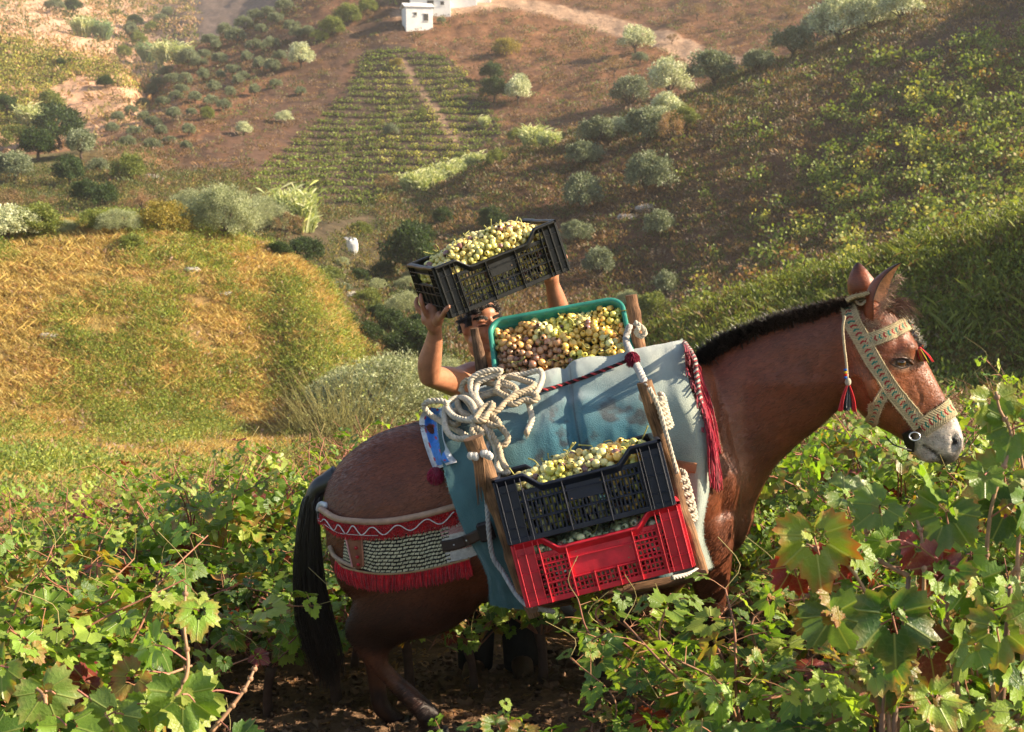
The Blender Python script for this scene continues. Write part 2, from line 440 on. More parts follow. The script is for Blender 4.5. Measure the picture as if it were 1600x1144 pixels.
# right near slope
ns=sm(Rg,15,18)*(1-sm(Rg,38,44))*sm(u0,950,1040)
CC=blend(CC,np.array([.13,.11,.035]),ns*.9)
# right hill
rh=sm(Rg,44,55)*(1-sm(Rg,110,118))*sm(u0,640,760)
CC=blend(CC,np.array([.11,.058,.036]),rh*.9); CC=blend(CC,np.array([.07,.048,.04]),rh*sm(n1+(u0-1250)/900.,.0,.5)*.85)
# back vineyard: dark slate soil
POLY_V1=gpoly([(345,314),(440,238),(540,150),(570,75),(625,70),(700,90),(745,140),(790,205),(740,240),(640,285),(600,318),(520,330),(440,322)],60)
POLY_DK=gpoly([(215,290),(300,225),(420,130),(520,60),(590,10),(625,-20),(660,10),(640,90),(560,170),(470,250),(400,320),(250,325)],60)
CC=blend(CC,SOIL_DK*.85,inpoly(X,Y,POLY_DK)*1.*sm(n2,-.9,.1)*.8)
CC=blend(CC,SOIL_DK*.9,inpoly(X,Y,POLY_V1)*1.)
# far left vineyard knoll and pink dry hills; TAN is brightened as painted haze glow
far=sm(Rg,148,160)*(1-sm(u0,225,300))
CC=blend(CC,TAN,far*.9); 
far2=sm(Rg,235,260)*(1-sm(u0,235,330)); CC=blend(CC,np.array([.62,.40,.27]),far2*1.)
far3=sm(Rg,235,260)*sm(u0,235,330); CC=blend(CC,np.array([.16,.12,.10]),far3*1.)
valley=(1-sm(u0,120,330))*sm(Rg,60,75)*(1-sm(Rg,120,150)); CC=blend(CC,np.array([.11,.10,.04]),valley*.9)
gul=sm(Rg,60,64)*(1-sm(Rg,98,108))*sm(u0,180,300)*(1-sm(u0,560,680)); CC=blend(CC,np.array([.085,.070,.035]),gul*.92)  # gully ground darkened too, as painted shade
# dirt road and footpaths
ROAD=gpoly([(640,22),(700,14),(780,2),(860,14),(940,34),(1020,58),(1085,84),(1140,98)],115)
PATH=gpoly([(628,95),(648,130),(672,160),(690,190),(712,225)],100)
TERR=gpoly([(470,395),(515,362),(570,342),(625,330)],62)
CC=blend(CC,ROADC,1-sm(segdist(X,Y,ROAD),2.0,2.7)); CC=blend(CC,ROADC*.8,(1-sm(segdist(X,Y,PATH),.3,.8))*.8)
CC=blend(CC,ROADC*.9,((1-sm(segdist(X,Y,TERR),.5,1.1))*.5))
rav=sm(Rg,44,52)*(1-sm(Rg,92,104))*sm(u0,400,500)*(1-sm(u0,720,860)); CC=blend(CC,np.array([.055,.048,.028]),rav*.8)  # ravine floor darkened for depth: shade put into the ground colour
CC=CC*(1+.35*n2[...,None]*sm(Rg,12,16)[...,None])*(1+.25*n3[...,None])
m_ground,nt=newmat('ground_soil'); t=NT(nt)
c=t.attr('Col'); o=t.obj()
c=t.mix(1.0,c,t.ramp(t.noise(1.6,6,.7,o),[(.3,(.62,.6,.6)),(.7,(1.35,1.3,1.25))]),'MULTIPLY')
c=t.mix(1.0,c,t.ramp(t.noise(22,5,.7,o),[(.3,(.7,.7,.7)),(.7,(1.25,1.25,1.25))]),'MULTIPLY')
h=t.math('ADD',t.noise(1.3,6,.7,o),t.math('MULTIPLY',t.noise(30,5,.7,o),.12))
b=t.pbsdf(c,.95,.1,t.bump(h,.8,.25)); t.out(b.outputs[0])
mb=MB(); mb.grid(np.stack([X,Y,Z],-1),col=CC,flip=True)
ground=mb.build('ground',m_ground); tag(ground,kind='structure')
# ================================================================ ORGANIC BODIES
def seclist(S, yc=None):
    """S: list of (u1,v1,u2,v2,halfwidth,y) photo-read silhouettes of an animal side-on at distance y"""
    out=[]
    for (u1,v1,u2,v2,w,y) in S:
        a=np.array(P(u1,v1,y)); b=np.array(P(u2,v2,y)); out.append((a,b,w))
    return out
def loft(mb,S,nseg=None,n=24,pw=2.2,egg=0.0,caps=True):
    """closed tube through elliptical sections (top point, bottom point, half width)"""
    A=np.array([s[0] for s in S]);B=np.array([s[1] for s in S]);W_=np.array([[s[2]] for s in S])
    k=nseg or len(S)*4
    A=catmull(A,k);B=catmull(B,k);W_=np.maximum(catmull(W_,k)[:,0],.003)
    Cc=(A+B)/2; H=(A-B)/2; T=np.gradient(Cc,axis=0); T/=np.linalg.norm(T,axis=1)[:,None]+1e-9
    L=np.cross(T,H); L/=np.linalg.norm(L,axis=1)[:,None]+1e-9
    th=np.arange(n)/n*2*np.pi; c=np.cos(th);s_=np.sin(th)
    c=np.sign(c)*np.abs(c)**(2/pw); s_=np.sign(s_)*np.abs(s_)**(2/pw)
    wf=1+egg*(-c)      # egg>0: wider towards the bottom point
    V=Cc[:,None]+H[:,None]*c[None,:,None]+L[:,None]*(s_*wf)[None,:,None]*W_[:,None,None]
    n0=mb.n; mb.grid(V,closed_v=True,flip=True)
    for e in (0,k-1):
        base=mb.n; mb.add([V[e].mean(0)],np.zeros((0,3),int))
        rr=n0+e*n+np.arange(n); rn=np.roll(rr,-1)
        tri=np.stack([rn,rr,np.full(n,base)],-1) if not e else np.stack([rr,rn,np.full(n,base)],-1)
        mb.F.append(tri);mb.M.append(np.zeros(n,int));mb.S.append(np.full(n,True))
def remesh(mb,voxel,smooth=6,fac=.6):
    me=mb.mesh('tmp',[]); ob=bpy.data.objects.new('tmp',me); COL.objects.link(ob)
    m=ob.modifiers.new('r','REMESH'); m.mode='VOXEL'; m.voxel_size=voxel; m.use_smooth_shade=True
    s=ob.modifiers.new('s','SMOOTH'); s.iterations=smooth; s.factor=fac
    bpy.context.view_layer.update(); dg=bpy.context.evaluated_depsgraph_get()
    ev=ob.evaluated_get(dg); m2=ev.to_mesh()
    V=np.zeros(len(m2.vertices)*3); m2.vertices.foreach_get('co',V); V=V.reshape(-1,3)
    L=np.zeros(len(m2.loops),int); m2.loops.foreach_get('vertex_index',L)
    S=np.zeros(len(m2.polygons),int); m2.polygons.foreach_get('loop_start',S)
    T=np.zeros(len(m2.polygons),int); m2.polygons.foreach_get('loop_total',T)
    N=np.zeros(len(m2.vertices)*3); m2.vertex_normals.foreach_get('vector',N)
    q=S[T==4]; Q=L[q[:,None]+np.arange(4)]; tq=S[T==3]; T3=L[tq[:,None]+np.arange(3)] if len(tq) else np.zeros((0,3),int)
    ev.to_mesh_clear(); bpy.data.objects.remove(ob); bpy.data.meshes.remove(me)
    return V,Q,T3,N.reshape(-1,3)
def capsule(mb,p,q,r1,r2,n=10,k=8):
    p=np.array(p,float);q=np.array(q,float); t=np.linspace(0,1,k)
    pts=p+(q-p)*t[:,None]; r=r1+(r2-r1)*t
    d=(q-p)/(np.linalg.norm(q-p)+1e-9)
    pts=np.vstack([p-d*r1*.85,p-d*r1*.5,pts,q+d*r2*.5,q+d*r2*.85]); r=np.concatenate([[r1*.4,r1*.85],r,[r2*.85,r2*.4]])
    mb.tube(pts,r,n)

# ================================================================ MULE
def pxa(V):
    x,y,z=V[:,0],V[:,1],V[:,2]-CAMZ; d=y*cP+z*sP; h=-y*sP+z*cP
    return 800+F*x/d, 572-F*h/d
YM=4.4
def ell(mb,u,v,y,ru,rv,ry,rot=0):
    """ellipsoid of muscle at a photo pixel; radii in photo px (ru,rv) and metres (ry)"""
    c=np.array(P(u,v,y)); s=y*1.02/F
    a=math.radians(rot); R=np.array([[math.cos(a),0,-math.sin(a)],[0,1,0],[math.sin(a),0,math.cos(a)]])
    mb.ball(c,(ru*s,ry,rv*s),14,9,R=R)
mb=MB()
# trunk
loft(mb,seclist([(508,775,516,850,.05,4.4),(516,748,535,905,.15,4.4),(540,716,560,930,.215,4.4),(585,683,600,945,.255,4.4),(640,664,655,945,.27,4.4),
 (700,655,712,940,.275,4.4),(790,645,800,920,.29,4.4),(890,620,885,905,.30,4.4),(990,592,980,892,.285,4.4),(1065,568,1060,885,.25,4.4),
 (1105,566,1115,870,.215,4.4),(1130,590,1158,850,.165,4.39),(1145,640,1178,810,.10,4.38)]),n=36,pw=2.25,egg=.06)
# neck
loft(mb,seclist([(1060,590,1130,860,.15,4.40),(1095,568,1163,826,.15,4.4),(1135,540,1185,775,.125,4.39),(1180,518,1208,733,.105,4.375),(1225,502,1240,700,.092,4.36),
 (1270,490,1285,664,.082,4.34),(1310,478,1322,628,.075,4.32),(1335,474,1345,600,.07,4.31)]),n=28,pw=2.1)
# head
loft(mb,seclist([(1338,470,1318,545,.055,4.31),(1358,463,1316,572,.082,4.30),(1388,478,1326,612,.098,4.29),(1412,503,1343,645,.100,4.285),(1434,538,1366,664,.090,4.28),
 (1454,578,1393,678,.073,4.27),(1473,614,1418,694,.060,4.265),(1490,645,1436,708,.058,4.26),(1501,672,1452,718,.060,4.26),(1504,692,1466,722,.052,4.26),(1497,708,1478,722,.032,4.26)]),n=28,pw=2.35)
# jaw, cheek, brow, nostril rim, lips, zygomatic ridge
ell(mb,1352,605,4.23,34,44,.05,20); ell(mb,1412,548,4.205,22,13,.020,-25); ell(mb,1413,560,4.215,17,12,.024,-10)
ell(mb,1432,590,4.222,8,34,.016,-52); ell(mb,1450,640,4.235,8,30,.012,-52)
ell(mb,1493,692,4.215,15,17,.022); ell(mb,1480,716,4.25,18,9,.04,-20); ell(mb,1455,712,4.25,20,11,.042,-10); ell(mb,1436,702,4.26,14,12,.035)
ell(mb,1350,500,4.25,24,20,.04)
# muscles: shoulder, point of shoulder, triceps, croup, stifle, buttock
# near hind leg
loft(mb,seclist([(765,850,560,860,.13,4.30),(762,905,556,905,.125,4.27),(745,950,552,940,.10,4.25),(700,984,545,962,.078,4.24),(640,1000,540,974,.054,4.24),
 (612,1016,540,992,.042,4.24),(608,1034,558,1020,.034,4.24),(624,1054,588,1054,.027,4.24),(652,1078,618,1086,.029,4.23),(674,1098,640,1110,.032,4.22),
 (688,1112,654,1128,.036,4.21),(690,1126,657,1142,.030,4.21),(694,1140,660,1154,.034,4.20)]),n=20,pw=2.1)
# far hind leg
loft(mb,seclist([(740,900,580,890,.12,4.55),(700,960,572,940,.095,4.56),(640,990,560,975,.06,4.57),(612,1012,556,1004,.042,4.58),(604,1034,568,1034,.034,4.58),
 (603,1062,574,1064,.028,4.58),(606,1088,578,1092,.030,4.58),(613,1104,584,1112,.033,4.58),(624,1112,596,1124,.028,4.58),(636,1120,606,1132,.034,4.58)]),n=18,pw=2.1)
# near foreleg (standing), far foreleg (knee lifted)
loft(mb,seclist([(1150,800,1050,820,.10,4.27),(1145,860,1068,870,.085,4.25),(1138,920,1085,925,.058,4.24),(1132,960,1090,962,.048,4.24),(1130,985,1094,988,.042,4.24),
 (1126,1010,1098,1014,.031,4.24),(1126,1045,1098,1050,.028,4.24),(1132,1070,1096,1078,.033,4.24),(1140,1088,1104,1098,.030,4.24),(1150,1098,1108,1110,.036,4.24)]),n=18,pw=2.1)
loft(mb,seclist([(1130,820,1040,840,.10,4.55),(1100,880,1030,870,.08,4.57),(1050,930,1000,905,.055,4.6),(1010,965,975,938,.046,4.6),(985,985,958,955,.040,4.6),
 (960,992,944,962,.03,4.6),(930,988,922,960,.028,4.6),(912,980,900,954,.032,4.6),(900,968,892,946,.028,4.6)]),n=16,pw=2.1)
V,Q,T3,N=remesh(mb,.0105,5,.55)
_u,_v=pxa(V)
for (u,v,ru,rv,h) in [(1105,690,34,90,.022),(1142,748,24,40,.026),(1080,800,40,45,.02),(640,755,80,70,.018),(585,830,45,80,.02),(715,885,50,55,.02),(1165,640,12,70,-.006),(1128,790,9,30,-.012),(1120,640,8,60,-.008),(1230,600,60,14,.006),(1240,560,60,16,-.005)]:
    V=V+N*(h*np.exp(-((_u-u)/ru)**2-((_v-v)/rv)**2)*(V[:,1]<4.4))[:,None]
# tail root and eye sockets stay in the same skin; colours of the coat by place
U_,V_=pxa(V)
n=fbm(V[:,0]*9,V[:,2]*9,4); nn=fbm(V[:,0]*40,V[:,2]*40,3)
BAY=np.array([.170,.046,.016]); DARKB=np.array([.075,.026,.014]); BLACK=np.array([.009,.007,.006]); GREY=np.array([.48,.45,.42]); LITE=np.array([.31,.11,.045])
C=np.tile(BAY,(len(V),1))
mixc=lambda C,c,m:C*(1-m[:,None])+np.asarray(c)*m[:,None]
C=mixc(C,DARKB,sm(V_,880,960)*(1-sm(U_,1180,1200))*.9)                        # dark gaskins and belly
C=mixc(C,DARKB,(1-sm(U_,520,640))*.35+.0*U_)
legs=sm(V_,930+0*U_,995)*(1-sm(U_,1180,1200)); C=mixc(C,BLACK,legs*.95)
canL=sm(V_,1020,1030)*(1-sm(V_,1070,1085))*(1-sm(np.abs(U_-600),20,30)); C=mixc(C,np.array([.16,.06,.03]),canL*.6)
# dorsal stripe: dark line along the spine
spine=(np.abs(V[:,1]-4.4)<.028)&(N[:,2]>.2)&(U_<1100); C=mixc(C,DARKB*.45,spine*.85)
C=mixc(C,DARKB*1.5,(sm(U_,1090,1130)*(1-sm(U_,1290,1330)))*(.35+.5*sm(n,-.2,.5)))  # head's shadow on the neck darkened into the coat, with random mottling
C=mixc(C,DARKB*1.6,(1-sm(U_,640,760))*(.15+.45*sm(n,-.1,.5)))
head=sm(U_,1315,1335)
C=mixc(C,LITE,head*sm(n,-.3,.5)*.6)
# muzzle: mealy grey; along-head coordinate
hx=(U_-1340)*.52+(V_-480)*.854
C=mixc(C,np.array([.10,.045,.03]),sm(hx,196,210)*sm(U_,1400,1410)*.75)
C=mixc(C,GREY,sm(hx+8*nn,214,232)*sm(U_,1405,1415)*(.85+.15*nn))
C=mixc(C,np.array([.05,.04,.04]),sm(hx,262,272)*sm(U_,1440,1450)*.7*(sm(V_,700,715)))
C=mixc(C,np.array([.025,.02,.02]),(1-sm(segdist(U_,V_,[(1443,697),(1458,706),(1476,722)]),1.6,3.6)))       # mouth line
C=mixc(C,np.array([.42,.30,.2]),(1-sm(np.hypot((U_-1410),(V_-566)*1.25),13,21))*.45*(V[:,1]<4.25))           # pale ring round the eye
C=mixc(C,BLACK,(1-sm(np.hypot((U_-1410),(V_-566)*1.6),12,16))*.9*(V[:,1]<4.25))
C=mixc(C,np.array([.45,.42,.40]),(1-sm(np.hypot((U_-1492)*1.2,(V_-692)),12,15))*(N[:,1]<0)*.7)
C=mixc(C,np.array([.012,.008,.010]),(1-sm(np.hypot((U_-1494)*1.25,(V_-692)*.95),7.5,9.5))*(N[:,1]<.2))
# veins and folds on the cheek as real relief
def groove(pl,w,dep,ylim=4.3):
    global V
    d=segdist(U_,V_,pl); m=(V[:,1]<ylim)
    V=V-N*(np.exp(-(d/w)**2)*dep*m)[:,None]
groove([(1430,596),(1440,622),(1434,640),(1424,650)],2.2,.004); groove([(1420,604),(1412,628),(1420,650)],2.5,.003)
groove([(1443,697),(1458,706),(1476,722)],3,.006); groove([(1494,685),(1497,692),(1493,700)],6.0,.028)
groove([(1392,570),(1400,577),(1412,580),(1422,577)],2.2,-.003);groove([(1395,560),(1408,554),(1421,560)],2.2,-.004)
groove([(1400,520),(1402,534)],5,.006)
groove([(1035,850),(1060,830),(1070,800)],10,.008,4.4)
C=C*(1+.28*n[:,None]*.6+.25*nn[:,None]*.5)
body=MB(); body.add(V,Q,C)
if len(T3): body.F.append(T3);body.M.append(np.zeros(len(T3),int));body.S.append(np.full(len(T3),True))
# ears: rolled leaf-shaped shells grown on the poll, part of the same mesh
def ear(base,tip,wid,openv,yb,yt,fold=1.0,inner=(.62,.40,.26)):
    b=np.array(P(*base,yb));t_=np.array(P(*tip,yt)); ax=t_-b; Ln=np.linalg.norm(ax); ax/=Ln
    o=np.array(openv,float); o-=ax*o.dot(ax); o/=np.linalg.norm(o); s_=np.cross(ax,o)
    k,m=26,20; G1=np.zeros((k,m,3));G2=np.zeros((k,m,3));C1=np.zeros((k,m,3));C2=np.zeros((k,m,3))
    for i in range(k):
        f=i/(k-1); w=wid*(.55+1.0*f-.2*f*f if f<.35 else 0) if f<.35 else 0
        w=wid*np.interp(f,[0,.12,.35,.55,.8,.93,1],[.62,.78,1,.93,.55,.26,.02])
        cen=b+ax*Ln*f-o*.02*math.sin(f*math.pi)
        span=np.interp(f,[0,.3,1],[135,98,62])
        for j in range(m):
            a=math.radians((j/(m-1)*2-1)*span); 
            p=cen+s_*math.sin(a)*w-o*(math.cos(a)-.35)*w*.9
            nrm=(s_*math.sin(a)-o*math.cos(a))
            G1[i,j]=p+nrm*.0035; G2[i,j]=p-nrm*.001
            e=abs(j/(m-1)*2-1)
            dark=max(0,(f-.72)/.28)
            C1[i,j]=(BAY*1.15)*(1-dark)+BLACK*dark
            if e>.9: C1[i,j]=C1[i,j]*.4
            pale=np.array(inner)*(.75+.5*random.random()); C2[i,j]=pale*(.25+.75*min(1,e*1.6)) if f>.1 else pale*.3
    body.grid(G1,col=C1); body.grid(G2,col=C2,flip=True)
    rim1=np.stack([G1[:,0],G2[:,0]],1);rim2=np.stack([G1[:,-1],G2[:,-1]],1)
    body.grid(rim1,col=BLACK*2,flip=True);body.grid(rim2,col=BLACK*2)
ear((1358,494),(1408,411),.048,(.74,-.66,-.12),4.24,4.19)
ear((1352,474),(1340,410),.046,(.35,.75,.1),4.35,4.37)
m_coat,nt=newmat('bay_coat'); t=NT(nt); c=t.attr('Col'); ob_=t.obj()
st=t.mapping(ob_,(60,60,340),(0,math.radians(25),0)); fine=t.noise(1.0,4,.7,st)
c=t.mix(1.0,c,t.ramp(t.noise(7,5,.6,ob_),[(.3,(.58,.55,.54)),(.7,(1.35,1.28,1.2))]),'MULTIPLY')
c=t.mix(1.0,c,t.ramp(fine,[(.3,(.72,.72,.72)),(.7,(1.28,1.25,1.2))]),'MULTIPLY')
nm=t.bump(fine,.35,.004,t.bump(t.noise(9,5,.6,ob_),.45,.02))
b=t.pbsdf(c,.42,.42,nm,sheen=.0); t.out(b.outputs[0])
MO=P(660,1150,4.3); MO=Vector((MO.x,4.4,float(gz(MO.x,4.4))))
mule=empty('mule',MO,'bay brown mule with grey muzzle loaded with crates of grapes, standing in the vineyard','mule')
mule_body=body.build('body',m_coat,mule)
BV=BVHTree.FromPolygons([Vector(p) for p in V],[list(map(int,q)) for q in Q]+[list(map(int,q)) for q in T3])
def on(u,v,off=.0):
    """point on the mule's near flank under photo pixel (u,v), lifted by off"""
    a,b=ray(u,v); d=Vector((a,1,b)).normalized(); h=BV.ray_cast(Vector((0,0,CAMZ)),d)
    if h[0] is None: return None
    nn_=h[1]
    if nn_.dot(d)>0: nn_=-nn_
    return h[0]+nn_*off
# eye
m_eye,nt=newmat('eye'); t=NT(nt); t.out(t.pbsdf(t.attr('Col'),.05,.8,coat=1.0).outputs[0])
e=MB(); ep=np.array(on(1409,566,-.008)); e.ball(ep,(.019,.016,.0155),20,14,col=(.15,.055,.014)); 
e.ball(ep+np.array([.001,-.0075,.0]),(.011,.010,.007),14,10,col=(.004,.003,.003)); e.build('eye',m_eye,mule)
lid=MB()
for pts in ([(1391,568),(1398,560.5),(1409,558.5),(1419,562),(1426,569)],[(1391,568),(1400,572.5),(1410,574.5),(1419,573),(1426,569)]):
    q=[on(a,b_,.001) for a,b_ in catmull(pts,14)]; lid.tube([list(p) for p in q if p],.0052 if pts[1][1]<565 else .0022,8,col=(.085,.034,.018) if pts[1][1]<565 else (.05,.03,.02))
for k in range(26):
    u=1396+k*1.05; p=on(u,561.5-3*math.sin((u-1392)/33*math.pi),.003)
    if p: lid.tube([p,p+Vector((.004,-.012,-.002)),p+Vector((.008,-.018,-.009))],[.0007,.0006,.0002],3,col=(.01,.008,.006))
lid.build('eyelid',m_coat,mule)
# nostril and mouth hair, hooves
m_horn=simple('hoof_horn',rough=.6,nscale=30,bump=.3,bscale=60)
for (a,b_,c_,d_,w,y) in [(700,1136,652,1150,.045,4.2),(640,1120,604,1134,.042,4.58),(1156,1096,1106,1112,.045,4.24),(905,966,888,944,.038,4.6)]:
    hb=MB(); S=seclist([(a,b_,c_,d_,w*.85,y)]); A,B,_=S[0]; dn=np.array([0,0,-.075]) if v<2000 else 0
    if a==905: dn=np.array([-.05,0,.02])
    loft(hb,[(A,B,w*.8),(A+dn*.5+(A-B)*.08,B+dn*.5,w*.95),(A+dn+(A-B)*.15,B+dn,w*1.05)],nseg=8,n=20,pw=2.3)
    V2=hb.arrays()[0]; hb.C=[np.tile([.05,.045,.04],(len(x),1)) for x in hb.V]; hb.build('hoof',m_horn,mule)
# hair: tapered strands
m_hair=simple('black_hair',rough=.38,spec=.6,nscale=0)
def strand(mb,pts,w,col,n=3):
    k=len(pts); mb.tube(pts,np.interp(np.linspace(0,1,k),[0,.15,.75,1],[w,w,w*.8,w*.12]),n,col=col,caps=False)
tail=MB(); ax=[(517,758),(500,762),(486,785),(481,840),(482,900),(490,960),(503,1015),(515,1066)]
half=[10,14,15,18,23,28,30,24]
dock=[np.array(P(u,v,4.40)) for u,v in [(530,745),(512,755),(497,764),(488,785),(484,820),(483,850)]]
tail.tube(catmull(dock,24),np.interp(np.linspace(0,1,24),[0,.4,1],[.045,.034,.020]),12,col=BLACK*1.3)
for k in range(1500):
    r1,r2=RNG.normal(0,.42,2); r1=np.clip(r1,-1,1); r2=np.clip(r2,-1,1); L=RNG.uniform(.55,1.04) if k%3 else RNG.uniform(.9,1.06)
    f0=RNG.uniform(0,.32); pts=[]
    for i in range(12):
        f=f0+(L-f0)*i/11
        u=np.interp(f,np.linspace(0,1,8),[a[0] for a in ax]); v=np.interp(f,np.linspace(0,1,8),[a[1] for a in ax]) + (f>1)*(f-1)*300
        h=np.interp(f,np.linspace(0,1,8),half)*min(1,(i+3)/6)
        wob=3.5*math.sin(i*.9+k)*f
        p=np.array(P(u+r1*h+wob*(i>3),v,4.40+r2*h*.0021)); pts.append(p)
    g=RNG.uniform(.5,1.7); strand(tail,catmull(pts,16),RNG.uniform(.0012,.0024),np.array([.012,.009,.008])*g)
tail.build('tail',m_hair,mule)
mane=MB(); cr=catmull([(1086,584,4.40),(1105,562,4.40),(1135,541,4.39),(1180,519,4.375),(1225,502,4.36),(1270,489,4.34),(1312,477,4.32),(1332,470,4.31)],400)
for k in range(7500):
    i=RNG.uniform(0,.97); u,v,y=cr[int(i*399)]
    dy=RNG.normal(0,.016); p=np.array(P(u,v,y)); p[1]+=dy; p[2]-=.012+abs(dy)*.3
    Ln=np.interp(i,[0,.06,.3,.6,.9,1],[.04,.085,.095,.075,.06,.04])*RNG.uniform(.6,1.1)
    lean=np.array([-.45+RNG.normal(0,.25),dy*6-.45+RNG.normal(0,.35),.9]); lean/=np.linalg.norm(lean)
    bend=np.array([RNG.normal(0,.2),-.5,-.3])*Ln*.35
    brown=max(0,(i-.35))*RNG.random()
    strand(mane,[p,p+lean*Ln*.5,p+lean*Ln*.9+bend],RNG.uniform(.0012,.002),np.array([.013,.009,.008])+brown*np.array([.09,.05,.03]))
mane.build('mane',m_hair,mule)
fl=MB()   # forelock between the ears, pale frayed
for k in range(260):
    p=np.array(P(1385+RNG.normal(0,8),482+RNG.normal(0,6),4.29+RNG.normal(0,.03)))
    d=np.array([.05+RNG.normal(0,.02),-.03+RNG.normal(0,.02),.0+RNG.normal(0,.02)])
    strand(fl,[p,p+d*.6+np.array([0,0,.015]),p+d*1.2-np.array([0,0,.02])],.0012,np.array([.10,.05,.03])*RNG.uniform(.5,1.6))
fl.build('forelock',m_hair,mule)
fz=MB()  # fuzz inside the ears and below them
for k in range(420):
    if k<260: f=RNG.uniform(.08,.8); q=P(1366+(1407-1366)*f+RNG.normal(0,3)+4,492+(415-492)*f+RNG.normal(0,3),4.19+RNG.normal(0,.004))
    else: q=P(1362+RNG.normal(0,8),508+RNG.normal(0,6),4.21)
    d=np.array([RNG.normal(.012,.008),-.01,RNG.normal(0.0,.01)]); q=np.array(q)
    strand(fz,[q,q+d*.5,q+d],.0008,np.array([.40,.26,.17])*RNG.uniform(.5,1.2))
fz.build('ear_fuzz',m_hair,mule)

# short coat hair lying along the body
m_fur=simple('short_coat_hair',rough=.5,spec=.4)
kf=110000; ri_=RNG.integers(0,len(V),kf); vis=(V[ri_,1]<4.45)|(N[ri_,2]>.5); ri_=ri_[vis]; kf=len(ri_)
pf=V[ri_]+RNG.normal(0,.004,(kf,3)); nf=N[ri_]; pf=pf-nf*np.sum((pf-V[ri_])*nf,1)[:,None]
uu_,vv_=pxa(pf); hd=sm(uu_,1315,1340)[:,None]
flow=np.array([-.9,0,-.55])*(1-hd)+np.array([.2,0,-1.0])*hd*-.0+np.array([-.5,0,.85])*hd+RNG.normal(0,.28,(kf,3))
flow=flow-nf*np.sum(flow*nf,1)[:,None]; flow/=np.linalg.norm(flow,axis=1)[:,None]+1e-9
sf=np.cross(flow,nf); Lf=(RNG.uniform(.010,.020,kf)*(1-.45*hd[:,0]))[:,None]; wf=.0009
cf=C[ri_]*RNG.uniform(.4,1.75,(kf,1)); VV=np.stack([pf-sf*wf,pf+sf*wf,pf+flow*Lf*.6+nf*Lf*.16+sf*wf*.7,pf+flow*Lf+nf*Lf*.22],1)
fb=MB(); fb.add(VV.reshape(-1,3),np.arange(kf*4).reshape(-1,4),np.repeat(cf,4,0)); fb.build('coat_hair',m_fur,mule)
# ================================================================ MATERIALS OF THE PACK
m_felt=simple('teal_felt',rough=.95,spec=.1,nscale=6,namt=.22,bump=.5,bscale=260,sheen=.5)
m_wool=simple('dyed_wool',rough=.9,spec=.1,nscale=50,namt=.3,bump=.4,bscale=300,sheen=.25)
m_rope=simple('hemp_rope',rough=.9,spec=.12,nscale=60,namt=.3,bump=.5,bscale=400)
m_leather=simple('worn_leather',rough=.5,spec=.35,nscale=25,namt=.35,bump=.3,bscale=120)
m_steel=simple('steel',rough=.3,spec=.5,metal=1.0,nscale=40,namt=.3)
m_plastic=simple('crate_plastic',rough=.42,spec=.38,nscale=14,namt=.35,bump=.12,bscale=60)
m_wood,nt=newmat('weathered_wood'); t=NT(nt); c=t.attr('Col'); uv=t.attr('UVc','Vector')
g=t.noise(1,5,.7,t.mapping(uv,(6,60,1)),dist=.6); g2=t.noise(14,4,.6,t.obj())
c=t.mix(1.0,c,t.ramp(g,[(.32,(.30,.26,.24)),(.5,(.9,.88,.85)),(.72,(1.5,1.4,1.25))]),'MULTIPLY'); c=t.mix(1.0,c,t.ramp(g2,[(.35,(.55,.52,.5)),(.6,(1.15,1.1,1.05))]),'MULTIPLY')
t.out(t.pbsdf(c,.75,.2,t.bump(t.math('ADD',g,t.math('MULTIPLY',g2,.3)),.7,.006)).outputs[0])
m_grape,nt=newmat('grape_skin'); t=NT(nt); c=t.attr('Col'); 
c=t.mix(t.math('MULTIPLY',t.ramp(t.noise(90,4,.6,t.obj()),[(.45,(0,0,0)),(.7,(1,1,1))]),.14),c,(.60,.55,.38))
b=t.pbsdf(c,.22,.5,sss=.0,coat=.25); b.inputs['Subsurface Weight'].default_value=.35; b.inputs['Subsurface Radius'].default_value=(.012,.010,.004); b.inputs['Subsurface Scale'].default_value=.6
t.out(b.outputs[0])
m_stem=simple('grape_stem',rough=.7,spec=.2,nscale=30)
def rope(mb,pts,R,col=(.42,.34,.23),pitch=.045,strands=3,step=.006,cols=None,phase=0):
    """laid rope: strands twisted round a path"""
    pts=np.asarray([list(p) for p in pts],float)
    d=np.concatenate([[0],np.cumsum(np.linalg.norm(np.diff(pts,axis=0),axis=1))]); n=max(8,int(d[-1]/step))
    cm=catmull(pts,max(60,len(pts)*12)); dd=np.concatenate([[0],np.cumsum(np.linalg.norm(np.diff(cm,axis=0),axis=1))])
    s=np.linspace(0,dd[-1],n); q=np.stack([np.interp(s,dd,cm[:,k]) for k in range(3)],-1)
    T=np.gradient(q,axis=0);T/=np.linalg.norm(T,axis=1)[:,None]+1e-9
    a=np.array([.3,.2,.9]);N=np.zeros_like(T)
    for i in range(n): a=a-T[i]*a.dot(T[i]);a/=np.linalg.norm(a)+1e-9;N[i]=a
    B=np.cross(T,N)
    for k in range(strands):
        ph=s/pitch*2*np.pi+k*2*np.pi/strands+phase
        w=q+(N*np.cos(ph)[:,None]+B*np.sin(ph)[:,None])*R*.5
        cc=(cols[k] if cols else col); 
        cvar=np.array(cc)*(1+.18*fbm(s[:,None]*30+k*9,s[:,None]*0+k,2))
        mb.tube(w,R*.56,6,col=cvar)
    return q
